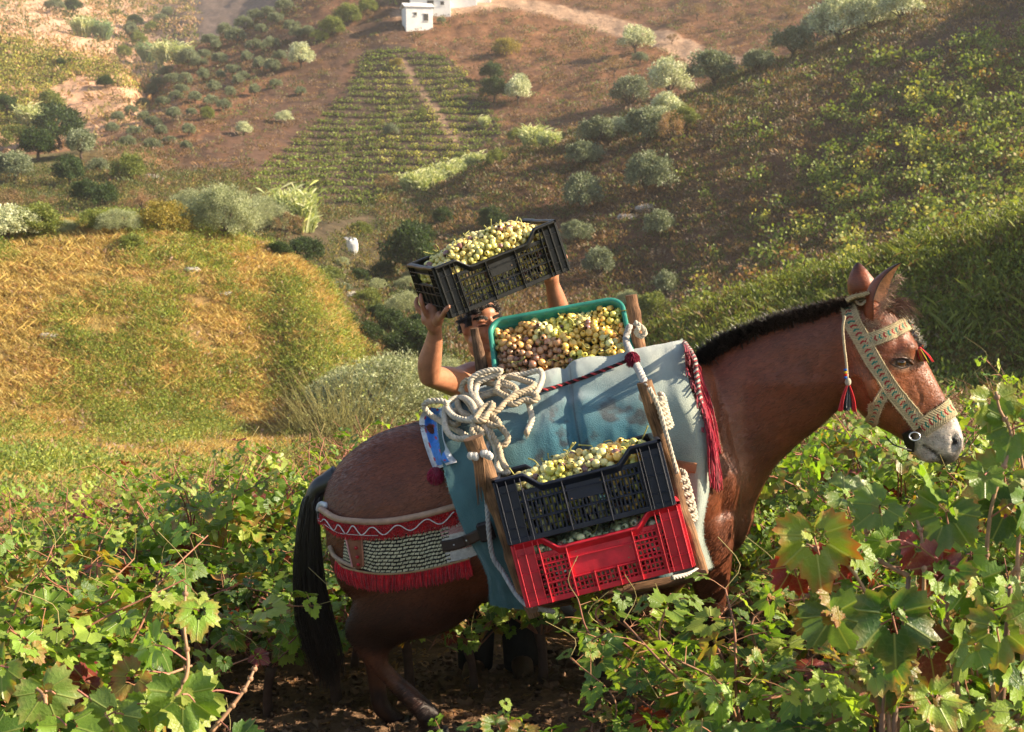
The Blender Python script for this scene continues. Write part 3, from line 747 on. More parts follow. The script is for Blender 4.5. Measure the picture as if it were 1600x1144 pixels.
def fray(mb,p,d,n=30,L=.02,col=(.42,.34,.23),w=.0007):
    p=np.array(p,float)
    for k in range(n):
        e=np.array(d)+RNG.normal(0,.45,3); e/=np.linalg.norm(e); q=p+RNG.normal(0,.003,3)
        mb.tube([q,q+e*L*.6,q+e*L*RNG.uniform(.8,1.2)+np.array([0,0,-L*.2])],[w,w,w*.4],3,col=np.array(col)*RNG.uniform(.7,1.2),caps=False)
def tassel(mb,top,L,w,cols,n=90,dirn=(0,0,-1),headcol=None,head=.3,spread=1.0):
    top=np.array(top,float);d=np.array(dirn,float);d/=np.linalg.norm(d)
    if headcol is not None: mb.ball(top+d*L*head*.5,(w*.55,w*.55,L*head*.5),10,7,col=headcol)
    for k in range(n):
        a=RNG.uniform(0,2*math.pi);r=w*math.sqrt(RNG.random()); 
        s1=top+d*L*head*.7+np.array([math.cos(a),math.sin(a),0])*r*.55
        s2=top+d*L*RNG.uniform(.88,1.05)+np.array([math.cos(a),math.sin(a),0])*r*spread*1.25
        m_=(s1+s2)/2+np.array([math.cos(a),math.sin(a),0])*r*.35
        c=np.array(cols[k%len(cols)])*RNG.uniform(.75,1.2)
        mb.tube(catmull([s1,m_,s2],5),[.0017,.0018,.0018,.0017,.0012],4,col=c,caps=False)

# ================================================================ BLANKET (teal felt pad over the mule's back)
TEAL=np.array([.068,.155,.165]); TEALP=np.array([.33,.365,.30])
# rows run from the far side over the ridge and down the near flank; columns from rump to withers
far=[P(690,700,4.84),P(770,670,4.86),P(860,650,4.86),P(950,632,4.86),P(1030,612,4.84),P(1085,598,4.80)]
far0=[P(700,800,4.86),P(780,780,4.90),P(870,770,4.90),P(960,760,4.90),P(1040,740,4.87),P(1095,720,4.82)]
r0=[P(694,645,4.64),P(768,612,4.62),P(850,590,4.62),P(905,575,4.62),P(1000,555,4.60),P(1066,543,4.56)]
r1=[P(686,638,4.46),P(760,603,4.42),P(850,583,4.42),P(905,567,4.42),P(1000,545,4.40),P(1066,533,4.38)]
r2=[P(684,664,4.22),P(762,660,4.16),P(850,652,4.13),P(912,640,4.12),P(1005,622,4.10),P(1080,610,4.12)]
r3=[P(696,740,4.08),P(770,735,4.04),P(855,732,4.02),P(925,725,4.01),P(1020,706,4.00),P(1108,690,4.04)]
r4=[P(722,820,4.02),P(785,830,3.99),P(860,835,3.98),P(935,825,3.98),P(1030,800,3.98),P(1108,760,4.02)]
r5=[P(760,895,4.01),P(800,905,3.99),P(865,905,3.98),P(940,890,3.98),P(1035,865,3.98),P(1098,830,4.02)]
r6=[P(766,944,4.01),P(815,952,3.99),P(870,945,3.99),P(945,925,3.99),P(1040,905,3.98),P(1112,885,4.03)]
Gs=surf([far0,far,r0,r1,r2,r3,r4,r5,r6],220,170)
aa,bb=np.meshgrid(np.linspace(0,1,220),np.linspace(0,1,170),indexing='ij')
# soft creases and sag
Nn=np.cross(np.gradient(Gs,axis=0),np.gradient(Gs,axis=1)); Nn/=np.linalg.norm(Nn,axis=2)[...,None]+1e-9
if Nn[150,80,1]>0: Nn=-Nn
cre=.012*fbm(bb*5+3,aa*3.2,3)+.004*fbm(bb*16,aa*12,3)+.007*fbm(bb*11+.8*aa,aa*1.5+4,2)+.012*np.exp(-((bb-.53-.10*(aa-.4))/.03)**2)*-1
cre=cre+.020*np.exp(-(((bb-.86)-.0*(aa))/.045)**2)*sm(aa,.45,.62)*-1+.016*np.exp(-(((bb-.95))/.04)**2)*sm(aa,.45,.6)
cre=cre+.010*np.exp(-((aa-.50-.05*np.sin(bb*9))/.03)**2)*sm(bb,.3,.45)*(1-sm(bb,.7,.8))*-1
cre=cre+.012*np.exp(-((aa-.42-.10*bb)/.02)**2)*sm(bb,.4,.5)*(1-sm(bb,.66,.75))
Gs=Gs+Nn*cre[...,None]
Ub,Vb=pxa(Gs.reshape(-1,3)); Ub=Ub.reshape(220,170);Vb=Vb.reshape(220,170)
Cb=np.tile(TEAL,(220,170,1))
pale=sm(bb,.80,.86)+sm(.46-aa,0,.08)*sm(bb,.30,.45)*.75  # ridge and withers side paler: sunlit zones painted into the felt
lit_wear=np.clip(pale+.5*fbm(bb*7,aa*9,4)-.15,0,1); Cb=Cb*(1-lit_wear[...,None])+TEALP*lit_wear[...,None]  # random wear on top of the painted sunlit zones
bl=np.array([.045,.165,.215]); mblue=sm(aa,.46,.55)*(1-sm(bb,.74,.8))*sm(bb,.25,.4)*.8; Cb=Cb*(1-mblue[...,None])+bl*mblue[...,None]  # darker blue below the ridge: shade painted into the felt
soot=sm(fbm(bb*16,aa*34,4)+.35*np.exp(-((aa-.56)/.06)**2)*np.exp(-((bb-.55)/.22)**2),.42,.62)*sm(bb,.25,.35)*(1-sm(bb,.8,.84))*sm(aa,.42,.5)
Cb=Cb*(1-soot[...,None]*.8)+np.array([.035,.035,.04])*soot[...,None]*.8
seam=np.exp(-((bb-.545-.06*(aa-.3))/.0035)**2)*(aa<.62); Cb=Cb*(1-seam[...,None]*.85)
Cb*= (1+.18*fbm(bb*20,aa*25,3))[...,None]
mb=MB(); mb.grid(Gs,col=Cb); mb.grid(Gs-Nn*.022,col=Cb*.8,flip=True)
for sl_ in ((slice(None),0),(slice(None),-1),(0,slice(None)),(-1,slice(None))):
    a=Gs[sl_]; b_=(Gs-Nn*.022)[sl_]; mid=(a+b_)/2
    ed=a-b_; out_=[]
    g=np.stack([a,b_],1); mb.grid(g,col=np.stack([Cb[sl_],Cb[sl_]*.9],1)*1.25)
BL=P(900,700,4.4)
blanket=mb.build('saddle_blanket',m_felt,loc=BL); tag(blanket,'thick faded teal felt blanket draped over the back of the mule under the crates','blanket')
so_=blanket.modifiers.new('edge','WELD') if False else None
BBV=BVHTree.FromPolygons([Vector(p) for p in Gs.reshape(-1,3)],[[i*170+j,(i+1)*170+j,(i+1)*170+j+1,i*170+j+1] for i in range(219) for j in range(169)])
def hit(u,v,off=0,y0=0):
    a,b=ray(u,v); d=Vector((a,1,b)).normalized(); best=None
    for T_ in (BV,BBV):
        h=T_.ray_cast(Vector((0,0,CAMZ)),d)
        if h[0] is not None and (best is None or h[3]<best[3]): best=h
    if best is None: return None
    n_=best[1]
    if n_.dot(d)>0: n_=-n_
    return best[0]+n_*off
# seam stitching, frayed edge fuzz
fz=MB()
for k in range(2600):
    e=RNG.integers(0,3); i=RNG.integers(60,219); j=RNG.integers(0,169)
    p=[Gs[i,0],Gs[i,-1],Gs[-1,j]][e]; c=[Cb[i,0],Cb[i,-1],Cb[-1,j]][e]
    d=RNG.normal(0,.5,3); d=d/np.linalg.norm(d)*RNG.uniform(.003,.009)
    fz.tube([p,p+d],[.0005,.0002],3,col=c*1.5,caps=False)
fz.build('fuzz',m_wool,blanket,)
fzo=blanket.children[0]; 

# under-blanket: white, blue and red striped cloth showing at the rump edge with tassel
uc=MB(); ctl=[[hit(a,b_,.012) or P(a,b_,4.3) for a,b_ in row] for row in (((664,640),(656,662),(662,692),(672,722),(679,738)),((672,638),(664,662),(669,690),(679,720),(686,734)),((684,640),(678,662),(682,688),(694,716),(702,728)),((698,650),(694,668),(696,690),(706,712),(716,724)))]
Gu=surf(ctl,26,50); Cu=np.zeros((26,50,3))
for i in range(26):
    f=i/25
    for j in range(50):
        c=[.72,.70,.66] if f<.36 else ([.03,.20,.62] if f<.80 else [.45,.50,.55])
        if .3<f<.40 and j%9<3: c=[.5,.02,.04]
        if .60<f<.7 and j%8<2 : c=[.55,.03,.03]
        if j>45: c=[.70,.66,.62]
        Cu[i,j]=c
uc.grid(Gu,col=Cu); uc.grid(Gu+np.array([0,.012,0]),col=Cu*.7,flip=True)
UL=P(680,690,4.3); under=empty('saddle_cloth',UL,'white and blue trimmed saddle cloth peeping out behind the teal blanket on the rump','saddle cloth')
uc.build('cloth',m_wool,under)
pom=MB(); pc=hit(681,738,.018) or P(681,738,4.15)
for k in range(420):
    d=RNG.normal(0,1,3);d/=np.linalg.norm(d); d[2]-=.5; p=np.array(pc)+d*.006; pom.tube([p,p+d*.018,p+d*.024+np.array([0,0,-.006])],[.0013,.0014,.001],4,col=np.array([.34,.012,.05])*RNG.uniform(.6,1.3),caps=False)
pom.build('pompom',m_wool,under)
# crimson fringe hanging at the withers edge
fr=MB()
edge=catmull([(1069,536,4.36),(1084,560,4.20),(1090,600,4.14),(1096,640,4.09),(1103,672,4.06)],60)
for k in range(300):
    i=RNG.uniform(0,59); u,v,y=edge[int(i)]; u+=RNG.uniform(-2,3); L=np.interp(i,[0,20,59],[60,140,96])*RNG.uniform(.85,1.08)
    p0=np.array(P(u,v,y+.02)); 
    tu=u+np.interp(i,[0,20,59],[8,24,14])+RNG.normal(0,4); tv=v+L
    if tv>766: tv=766-RNG.uniform(0,12)
    mu=(u+tu)/2+6
    pts=[p0]
    for f in (.3,.6,1):
        uu=u+(tu-u)*f**.8; vv=v+(tv-v)*f; h=hit(uu,vv,.012+RNG.uniform(0,.014)); 
        if h is None or h.y<3.9: h=P(uu,vv,4.08)
        pts.append(np.array(h))
    rope_c=np.array([.30,.012,.03])*RNG.uniform(.55,1.35)
    q=catmull(pts,14); q=q+RNG.normal(0,.0008,q.shape); fr.tube(q,.0024,4,col=rope_c,caps=False)
band=[np.array(P(u,v,y+.005)) for u,v,y in edge]
rope(fr,band[::4],.010,cols=[(.30,.02,.03),(.45,.42,.36),(.05,.05,.05)],pitch=.02)
FL=P(1095,600,4.2); fo=fr.build('wither_fringe',m_wool,loc=FL); tag(fo,'long crimson wool fringe hanging over the shoulder of the mule beside the teal blanket','fringe')

# ================================================================ BREECHING BAND over the rump
def body_grid(top,bot,na,nb,off):
    """cloth lying on the flank: top and bottom photo curves"""
    T_=catmull(top,nb);B_=catmull(bot,nb);Gd=np.zeros((na,nb,3));last=None
    for j in range(nb):
        for i in range(na):
            f=i/(na-1);u=T_[j,0]*(1-f)+B_[j,0]*f;v=T_[j,1]*(1-f)+B_[j,1]*f
            h=on(u,v,off)
            Gd[i,j]=np.array(h) if h is not None else np.nan
    # fill the turn round the buttock
    for i in range(na):
        bad=np.isnan(Gd[i,:,0])
        if bad.any():
            g=np.where(~bad)[0]
            for j in np.where(bad)[0]:
                k=g[np.argmin(abs(g-j))]; f=i/(na-1); u=T_[j,0]*(1-f)+B_[j,0]*f;v=T_[j,1]*(1-f)+B_[j,1]*f
                Gd[i,j]=np.array(P(u,v,Gd[i,k,1]+.012*abs(k-j)))
    # smooth
    for _ in range(12):
        Gd[1:-1]=(Gd[:-2]+2*Gd[1:-1]+Gd[2:])/4; Gd[:,1:-1]=(Gd[:,:-2]+2*Gd[:,1:-1]+Gd[:,2:])/4
    Nd=np.cross(np.gradient(Gd,axis=1),np.gradient(Gd,axis=0)); Nd/=np.linalg.norm(Nd,axis=2)[...,None]+1e-9
    if Nd[na//2,nb//2,1]>0: Nd=-Nd
    return Gd,Nd
BRL=P(620,850,4.1)
breech=empty('breeching_band',BRL,'embroidered red, black and cream breeching band with red fringe round the hindquarters','harness band')
# woven panel
top=[(548,818),(600,822),(660,812),(720,800),(744,796)];bot=[(540,880),(600,892),(660,888),(720,874),(748,868)]
na,nb=80,400; Gd,Nd=body_grid([(544,818),(560,822),(600,822),(660,814),(700,806)],[(540,878),(560,884),(600,893),(660,888),(706,878)],na,nb,.012)
row=np.arange(na)[:,None]/na; colx=np.arange(nb)[None]/nb
R_=13; K_=15; rr_=row*R_; ph=colx*K_+(np.floor(rr_)%2)*.5+.0
cell=np.abs((rr_%1)-.5)*2; wv=.5+.5*np.sin(ph*2*np.pi); cream=((rr_+.12*np.sin(colx*40))%1<.56)&(((colx*27+(np.floor(rr_)%2)*.5+(rr_%1)*.35)%1)<.80)
hgt=(1-cell**2)*.0035*(.6+.4*np.abs(np.sin(ph*np.pi)))
CW=np.where(cream[...,None],np.array([.56,.52,.34]),np.array([.006,.006,.008]))*(1+.3*fbm(colx*90,row*60,2))[...,None]
pm=MB(); pm.grid(Gd+Nd*hgt[...,None],col=CW); pm.build('woven_panel',m_wool,breech)
# white striped cloth by the blanket
Gw,Nw=body_grid([(684,812),(715,804),(742,800)],[(700,876),(730,870),(752,862)],70,90,.014)
rr2=np.linspace(0,1,70)[:,None];cc2=np.linspace(0,1,90)[None]
redrow=((np.abs(rr2-.33)<.07)|(np.abs(rr2-.70)<.07)|(rr2<.06))&((np.sin(cc2*90+rr2*200)>-.2))
CW=np.where(redrow[...,None],np.array([.38,.03,.04]),np.array([.60,.57,.53]))*(1+.12*fbm(cc2*40,rr2*60,3))[...,None]
pm=MB(); pm.grid(Gw+Nw*(.001*np.sin(rr2*260))[...,None],col=CW); pm.build('white_cloth',m_wool,breech)
# padded top edge and red trim with white zigzag
Gt,Nt=body_grid([(508,793),(530,806),(560,811),(600,811),(660,801),(722,785)],[(512,800),(532,814),(560,818),(600,818),(660,808),(724,792)],8,160,.014)
pm=MB(); pm.tube(Gt[3]+Nt[3]*.004,.0115,8,col=(.42,.26,.17)); pm.build('padded_edge',m_leather,breech)
Gt,Nt=body_grid([(503,800),(530,815),(560,818),(600,818),(660,808),(726,790)],[(508,812),(534,832),(560,836),(600,836),(660,826),(728,812)],26,260,.017)
pm=MB(); pm.grid(Gt+Nt*(.002*RNG.random((26,260)))[...,None],col=np.array([.55,.018,.02])*(1+.4*(RNG.random((26,260,1))-.5)))
for k in range(2600):   # pile of the red trim
    i=RNG.integers(0,26);j=RNG.integers(0,260); p=Gt[i,j]; d=Nt[i,j]*.5+RNG.normal(0,.5,3)+np.array([0,0,-.6 if i>20 else -.2]); d/=np.linalg.norm(d)
    L=.010 if i<20 else .016
    pm.tube([p,p+d*L],[.0016,.0009],4,col=np.array([.60,.018,.022])*RNG.uniform(.6,1.3),caps=False)
pm.build('red_trim',m_wool,breech)
zz=MB(); zp=[]
for j in range(10,250,1):
    f=.5+.32*math.sin(j/240*2*math.pi*6.5); i=f*25; zp.append(Gt[int(i),j]+Nt[int(i),j]*.009)
zz.tube(catmull(zp[::3],300),.0021,5,col=(.70,.62,.58)); 
lp=[Gt[21,j]+Nt[21,j]*.008 for j in range(20,150)]; zz.tube(lp[::4],.0014,5,col=(.6,.5,.46)); zz.build('zigzag_braid',m_wool,breech)
# leather roundel and loop at the rear
Gl,Nl=body_grid([(546,836),(556,832),(570,836)],[(556,882),(564,886),(572,880)],24,16,.019)
pm=MB(); pm.grid(Gl,col=(.23,.085,.05)); pm.grid(Gl-Nl*.006,col=(.2,.08,.05),flip=True)
for i in (3,9,15,20):
    pm.ball(Gl[i,9]+Nl[i,9]*.002,.0065,10,6,col=(.42,.02,.025))
ed=np.vstack([Gl[:,0]+Nl[:,0]*.002]); pm.tube(ed,.0028,6,col=(.60,.30,.28)); pm.tube(Gl[:,-1]+Nl[:,-1]*.002,.0032,6,col=(.38,.16,.10)); pm.build('leather_patch',m_leather,breech)
lo=MB(); q=[on(u,v,.012) or P(u,v,4.3) for u,v in [(520,852),(526,866),(540,876),(560,884)]]; q=[np.array(x) for x in q]
lo.tube(catmull(q,30),.008,8,col=(.42,.29,.20)); lo.build('leather_loop',m_leather,breech)
cru=MB(); q=[np.array(P(512,790,4.28)),np.array(P(501,788,4.34)),np.array(P(497,800,4.38)),np.array(P(502,814,4.36)),np.array(P(510,818,4.28))]
cru.tube(catmull(q,30),.010,8,col=(.62,.62,.64)); cru.build('crupper_loop',m_leather,breech)
# bottom fringe
Gb2,Nb2=body_grid([(532,872),(548,884),(600,892),(660,887),(725,872),(732,870)],[(536,892),(556,905),(600,915),(660,908),(728,893),(734,890)],4,240,.016)
fg=MB()
for k in range(1500):
    j=RNG.integers(0,240); p=Gb2[0,j]+Nb2[0,j]*RNG.uniform(-.002,.006); e=Gb2[3,j]+Nb2[3,j]*RNG.uniform(0,.012)+RNG.normal(0,.003,3)
    L=RNG.uniform(.9,1.18)
    fg.tube(catmull([p,p+(e-p)*.5+Nb2[1,j]*.004,p+(e-p)*L],5),[.0023,.0024,.0023,.002,.0012],4,col=np.array([.56,.010,.02])*RNG.uniform(.5,1.3),caps=False)
fg.tube(Gb2[0]+Nb2[0]*.004,.004,6,col=(.40,.25,.12)); fg.build('red_fringe',m_wool,breech)
# dark leather strap with buckle loop crossing to the blanket
def strap(mb,pts,w,th,col,n=60,off=None,surfcast=hit,lift=.006):
    """flat strap lying on mule and blanket; pts photo px"""
    c=catmull(pts,n); top_=[];bot_=[]
    d=np.gradient(c,axis=0);d/=np.linalg.norm(d,axis=1)[:,None]; nrm=np.stack([-d[:,1],d[:,0]],1)
    G_=np.zeros((7,n,3)); ok=True
    for j in range(n):
        for i in range(7):
            f=(i/6*2-1); u,v=c[j]+nrm[j]*w*f; h=surfcast(u,v,lift)
            G_[i,j]=np.array(h) if h is not None else np.nan
    for j in range(n):
        for i in range(7):
            if np.isnan(G_[i,j,0]):
                k=[q for q in range(n) if not np.isnan(G_[3,q,0])]
                kk=min(k,key=lambda q:abs(q-j)); f=(i/6*2-1); u,v=c[j]+nrm[j]*w*f; G_[i,j]=np.array(P(u,v,G_[3,kk,1]))
    for _ in range(4): G_[:,1:-1]=(G_[:,:-2]+2*G_[:,1:-1]+G_[:,2:])/4
    N_=np.cross(np.gradient(G_,axis=1),np.gradient(G_,axis=0));N_/=np.linalg.norm(N_,axis=2)[...,None]+1e-9
    if N_[3,n//2,1]>0:N_=-N_
    A_=G_+N_*th
    loop=np.concatenate([A_,G_[::-1]],0); mb.grid(np.transpose(loop,(1,0,2)),col=col,closed_v=True,flip=False)
    for e in (0,-1):
        mb.grid(np.stack([A_[:,e],G_[:,e]],1),col=col)
    return A_,N_
st_=MB(); A_,N_=strap(st_,[(692,852),(715,848),(745,836),(766,826)],8.5,.005,(.045,.025,.018),lift=.016)
for j in (16,32): st_.ball(A_[3,j]+N_[3,j]*.001,.003,8,5,col=(.8,.8,.75))
st_.box(A_[3,54]+N_[3,54]*.004,np.array([[.95,0,.3],[0,1,0],[-.3,0,.95]]),(.026,.012,.032),col=(.02,.015,.014),bev=.006)
so2=st_.build('leather_strap',m_leather,loc=P(730,842,4.1)); tag(so2,'dark brown punched leather strap running from the breeching band to the teal blanket','strap')
st2=MB(); strap(st2,[(1050,724),(1068,728),(1088,731)],8,.005,(.33,.15,.07),lift=.008)
so3=st2.build('tan_strap',m_leather,loc=P(1070,728,4.0)); tag(so3,'short tan leather strap beside the front pole of the pack frame','strap')
# ================================================================ PACK FRAME
def woodpole(mb,a,b,w0,w1,col,n=60,rough=.10,seed=0,sides=12,flat=1.0):
    a=np.array(a,float);b=np.array(b,float);t_=np.linspace(0,1,n); c=a+(b-a)*t_[:,None]
    c=c+np.stack([fbm(t_*3+seed,t_*0+1,3),fbm(t_*3+seed,t_*0+5,3),t_*0],-1)*w0*.35
    T=(b-a)/np.linalg.norm(b-a); N_=np.cross(T,[0,1,0]);N_/=np.linalg.norm(N_);B_=np.cross(T,N_)
    th=np.arange(sides)/sides*2*np.pi; r=(w0+(w1-w0)*t_)[:,None]*(1+rough*fbm(t_[:,None]*9+seed,np.cos(th)[None]*1.5+seed,3)*1.6+.07*np.sign(np.cos(2*th))[None])
    G_=c[:,None]+(N_[None,None]*np.cos(th)[None,:,None]+B_[None,None]*np.sin(th)[None,:,None]*flat)*r[...,None]
    cc=np.array(col)*(1+.35*fbm(t_[:,None]*2+seed,th[None]*1.3,3))[...,None]
    dirt=sm(fbm(t_[:,None]*4+seed+9,th[None]*.8,3),.15,.6)[...,None]; cc=cc*(1-dirt*.55)
    uv=np.stack(np.broadcast_arrays(t_[:,None]*np.linalg.norm(b-a)*2,th[None]/6.28*.4),-1)
    mb.grid(G_,col=cc,closed_v=True,uv=uv,flip=True)
    for e in (0,-1): 
        q=G_[e]; m_=q.mean(0); mb.add(np.vstack([q,m_[None]]),[[i,(i+1)%sides,sides] for i in range(sides)],np.array(col)*1.15)
FRM=P(900,800,3.95)
frame=empty('pack_frame',FRM,'rough wooden pack frame with worn poles strapped to the side of the mule','pack frame')
W1=(.25,.15,.085);W2=(.20,.12,.075)
for args,nm_ in [((P(741,684,3.80),P(833,962,3.80),.027,.019,W1,70,.22,3),'pole'),((P(1008,596,3.84),P(1097,898,3.80),.022,.021,W1,70,.12,8),'pole'),
             ((P(741,513,4.66),P(764,640,4.66),.015,.030,W2,40,.10,21),'pole'),((P(986,461,4.60),P(1004,580,4.58),.020,.022,(.27,.15,.085),40,.10,33),'pole'),
             ((P(828,948,3.92),P(1096,900,3.92),.016,.016,W2,50,.1,41),'crossbar'),
             ((P(832,952,3.70),P(832,942,4.02),.014,.014,W2,20,.1,51),'crossbar'),((P(1096,897,3.66),P(1094,892,4.02),.014,.014,W2,20,.1,52),'crossbar'),
             ((P(770,640,4.80),P(1004,580,4.75),.018,.018,W2,40,.1,61),'crossbar')]:
    w_=MB(); woodpole(w_,*args); w_.build(nm_,m_wood,frame)
# splinters at the head of the rear pole
w_=MB()
for k in range(14): 
    p=np.array(P(736+RNG.uniform(0,14),686+RNG.uniform(-2,6),3.785)); w_.tube([p,p+np.array([.006,-.004,-.03]),p+np.array([.02,-.006,-.12-RNG.uniform(0,.1)])],[.002,.004,.001],5,col=np.array(W1)*RNG.uniform(.8,1.6))
w_.build('splinter',m_wood,frame)

# ================================================================ CRATES
def rotvec(w):
    th=np.linalg.norm(w)
    if th<1e-9: return np.eye(3)
    k=w/th; K=np.array([[0,-k[2],k[1]],[k[2],0,-k[0]],[-k[1],k[0],0]])
    return np.eye(3)+math.sin(th)*K+(1-math.cos(th))*K@K
def solve_pose(obj,img,y0,w0=(0,0,0),prior=0.0):
    obj=np.array(obj,float);img=np.array(img,float); c0=np.array(P(*img.mean(0),y0)); p=np.r_[np.array(w0,float),c0]
    def res(p):
        X_=obj@rotvec(p[:3]).T+p[3:]; u,v=pxa(X_); return np.r_[u-img[:,0],v-img[:,1],(p[4]-y0)*prior]
    lam=10.
    for _ in range(200):
        r=res(p); J=np.zeros((len(r),6))
        for k in range(6):
            d=np.zeros(6);d[k]=1e-5; J[:,k]=(res(p+d)-r)/1e-5
        dp=np.linalg.solve(J.T@J+lam*np.diag(np.diag(J.T@J)+1e-6),-J.T@r)
        if (res(p+dp)**2).sum()<(r**2).sum(): p=p+dp;lam*=.5
        else: lam*=2.5
    return rotvec(p[:3]),p[3:],np.abs(res(p)).max()
CL,CW_,CH=.50,.31,.20
def crate(name,R,T,col,label,style='slots',H=CH,L=CL,W_=CW_,sheen=None):
    """R columns: local x (length), y (depth), z (up); T the front bottom left corner"""
    R=np.asarray(R); cen=T+R@np.array([L/2,W_/2,0]); e=empty(name,cen,label,'crate')
    Rr=R.T
    def put(mb,c,h,bev=.0016,colr=None,Rot=None):
        cc=np.array(col if colr is None else colr)*RNG.uniform(.88,1.12)
        mb.box(T+R@np.array(c,float),Rr if Rot is None else Rot@Rr,h,col=cc,bev=bev)
    th=.0026
    def side(L_,xf,kind):
        """a wall in its own coordinates s along, z up; xf(s,d,z)->local xyz, d outwards"""
        mb=MB()
        def slab(s0,s1,z0,z1,d0=-th,d1=th,bev=.0012):
            a=np.array(xf((s0+s1)/2,(d0+d1)/2,(z0+z1)/2)); h0=np.array(xf(s1,d1,z1))-np.array(xf(s0,d0,z0))
            put(mb,a,np.abs(h0)/2,bev)
        post=.058; z_lip=H-.042; hi=.085
        # rim: high at the corners, dipping in the middle
        prof=[(0,H),(hi if kind=='long' else L_*.3,H),((hi+.045) if kind=='long' else L_*.3+.02,z_lip if kind=='long' else H-.002)]
        prof=prof+[(L_-s,z) for s,z in prof[::-1]]
        pr=np.array(prof); ss=np.linspace(0,L_,60); zz_=np.interp(ss,pr[:,0],pr[:,1])
        G_=[]
        for (dd,dz) in ((-.008,0),(.011,0),(.011,-.010),(.0035,-.011),(.0035,-.024),(-.003,-.024),(-.008,-.006)):
            G_.append([T+R@np.array(xf(s,dd,z+dz)) for s,z in zip(ss,zz_)])
        mb.grid(np.transpose(np.array(G_),(1,0,2)),col=col,closed_v=True,flip=(kind=='long'))
        # corner posts
        for s0,s1 in ((0,post),(L_-post,L_)):
            slab(s0,s1,.004,H-.012); 
            for s in (s0+.002,(s0+s1)/2,s1-.002): slab(s-.0014,s+.0014,.002,H-.008,th,th+.0075,.0008)
            for z in (.045,.10,.155): slab(s0,s1,z-.0013,z+.0013,th,th+.006,.0006)
        # bottom rail and stacking foot
        slab(0,L_,0,.016,-th,.006)
        if kind=='long':
            nb_=[.058+.0,.185,.318,.442-.0]
            ribs=[.072,.19,.312,.428] if style=='slots' else [.072,.15,.215,.285,.35,.428]
            for s in ribs: zt_=z_lip+(0.03 if s in(.072,.428) else -.004) if not(style!='slots' and .16<s<.34) else .062; slab(s-.0016,s+.0016,.0,zt_,th,th+.0085,.0008); slab(s-.005,s+.005,.01,min(zt_,z_lip-.01))
            for z in (.062,.118) if style=='slots' else (.058,.115): slab(post,L_-post,z-.0016,z+.0016,th,th+.006,.0006); slab(post,L_-post,z-.004,z+.004)
            pan=(.198,.306,.085,z_lip-.016) if style=='slots' else (.155,.345,.062,z_lip-.016)
            slab(*pan)
            slab(post,L_-post,z_lip-.022,z_lip-.008)
            if style=='slots':
                s=post+.008
                while s<L_-post:
                    ztop=pan[2] if pan[0]<s<pan[1] else z_lip-.012
                    bw_=.0020 if col is BLK else .0030; slab(s-bw_,s+bw_,.01,ztop,-th,th); s+=.0135 if col is BLK else .0122
                for z in (.035,.09,.14):
                    if z<pan[2]: slab(post,L_-post,z-.0018,z+.0018)
                    else: slab(post,pan[0],z-.0018,z+.0018);slab(pan[1],L_-post,z-.0018,z+.0018)
            else:
                s=post+.012
                while s<L_-post:
                    if pan[0]<s<pan[1]: slab(s-.0026,s+.0026,.01,pan[2])
                    else: slab(s-.0026,s+.0026,.01,z_lip-.012)
                    s+=.0135
                z=.024
                while z<z_lip-.02:
                    if z<pan[2]: slab(post,L_-post,z-.0024,z+.0024)
                    else: slab(post,pan[0],z-.0024,z+.0024); slab(pan[1],L_-post,z-.0024,z+.0024)
                    z+=.0155
            # dirt specks on the panel
            for k in range(10):
                s=RNG.uniform(.1,.4); z=RNG.uniform(.02,z_lip-.02); mb.ball(T+R@np.array(xf(s,th+.001,z)),(.0035*RNG.uniform(.4,1),)*3,6,4,col=(.28,.17,.09))
        else:
            slab(post,L_-post,.012,H-.075); slab(post,L_-post,H-.03,H-.014)
            for z in (.045,.09,H-.078,H-.03): slab(0,L_,z-.0014,z+.0014,th,th+.007,.0006)
            for s in (L_*.36,L_*.5,L_*.64): slab(s-.0014,s+.0014,.002,H-.078,th,th+.006,.0006)
        return mb
    side(L,lambda s,d,z:(s,-d,z),'long').build('long_side',m_plastic,e)
    side(L,lambda s,d,z:(s,W_+d,z),'long').build('long_side',m_plastic,e)
    side(W_,lambda s,d,z:(-d,s,z),'short').build('short_side',m_plastic,e)
    side(W_,lambda s,d,z:(L+d,s,z),'short').build('short_side',m_plastic,e)
    mb=MB()
    for k in range(16): put(mb,(L/2,W_*(k+.5)/16,.004),(L/2,.0055,.003),.001)
    for k in range(12): put(mb,(L*(k+.5)/12,W_/2,.0065),(.006,W_/2,.0022),.001)
    mb.build('base',m_plastic,e)
    return e
PAL=[((.74,.64,.15),(.58,.54,.10)),((.82,.56,.12),(.74,.46,.10)),((.80,.46,.13),(.66,.33,.10)),((.66,.62,.28),(.70,.58,.20)),((.62,.34,.14),(.34,.15,.10))]
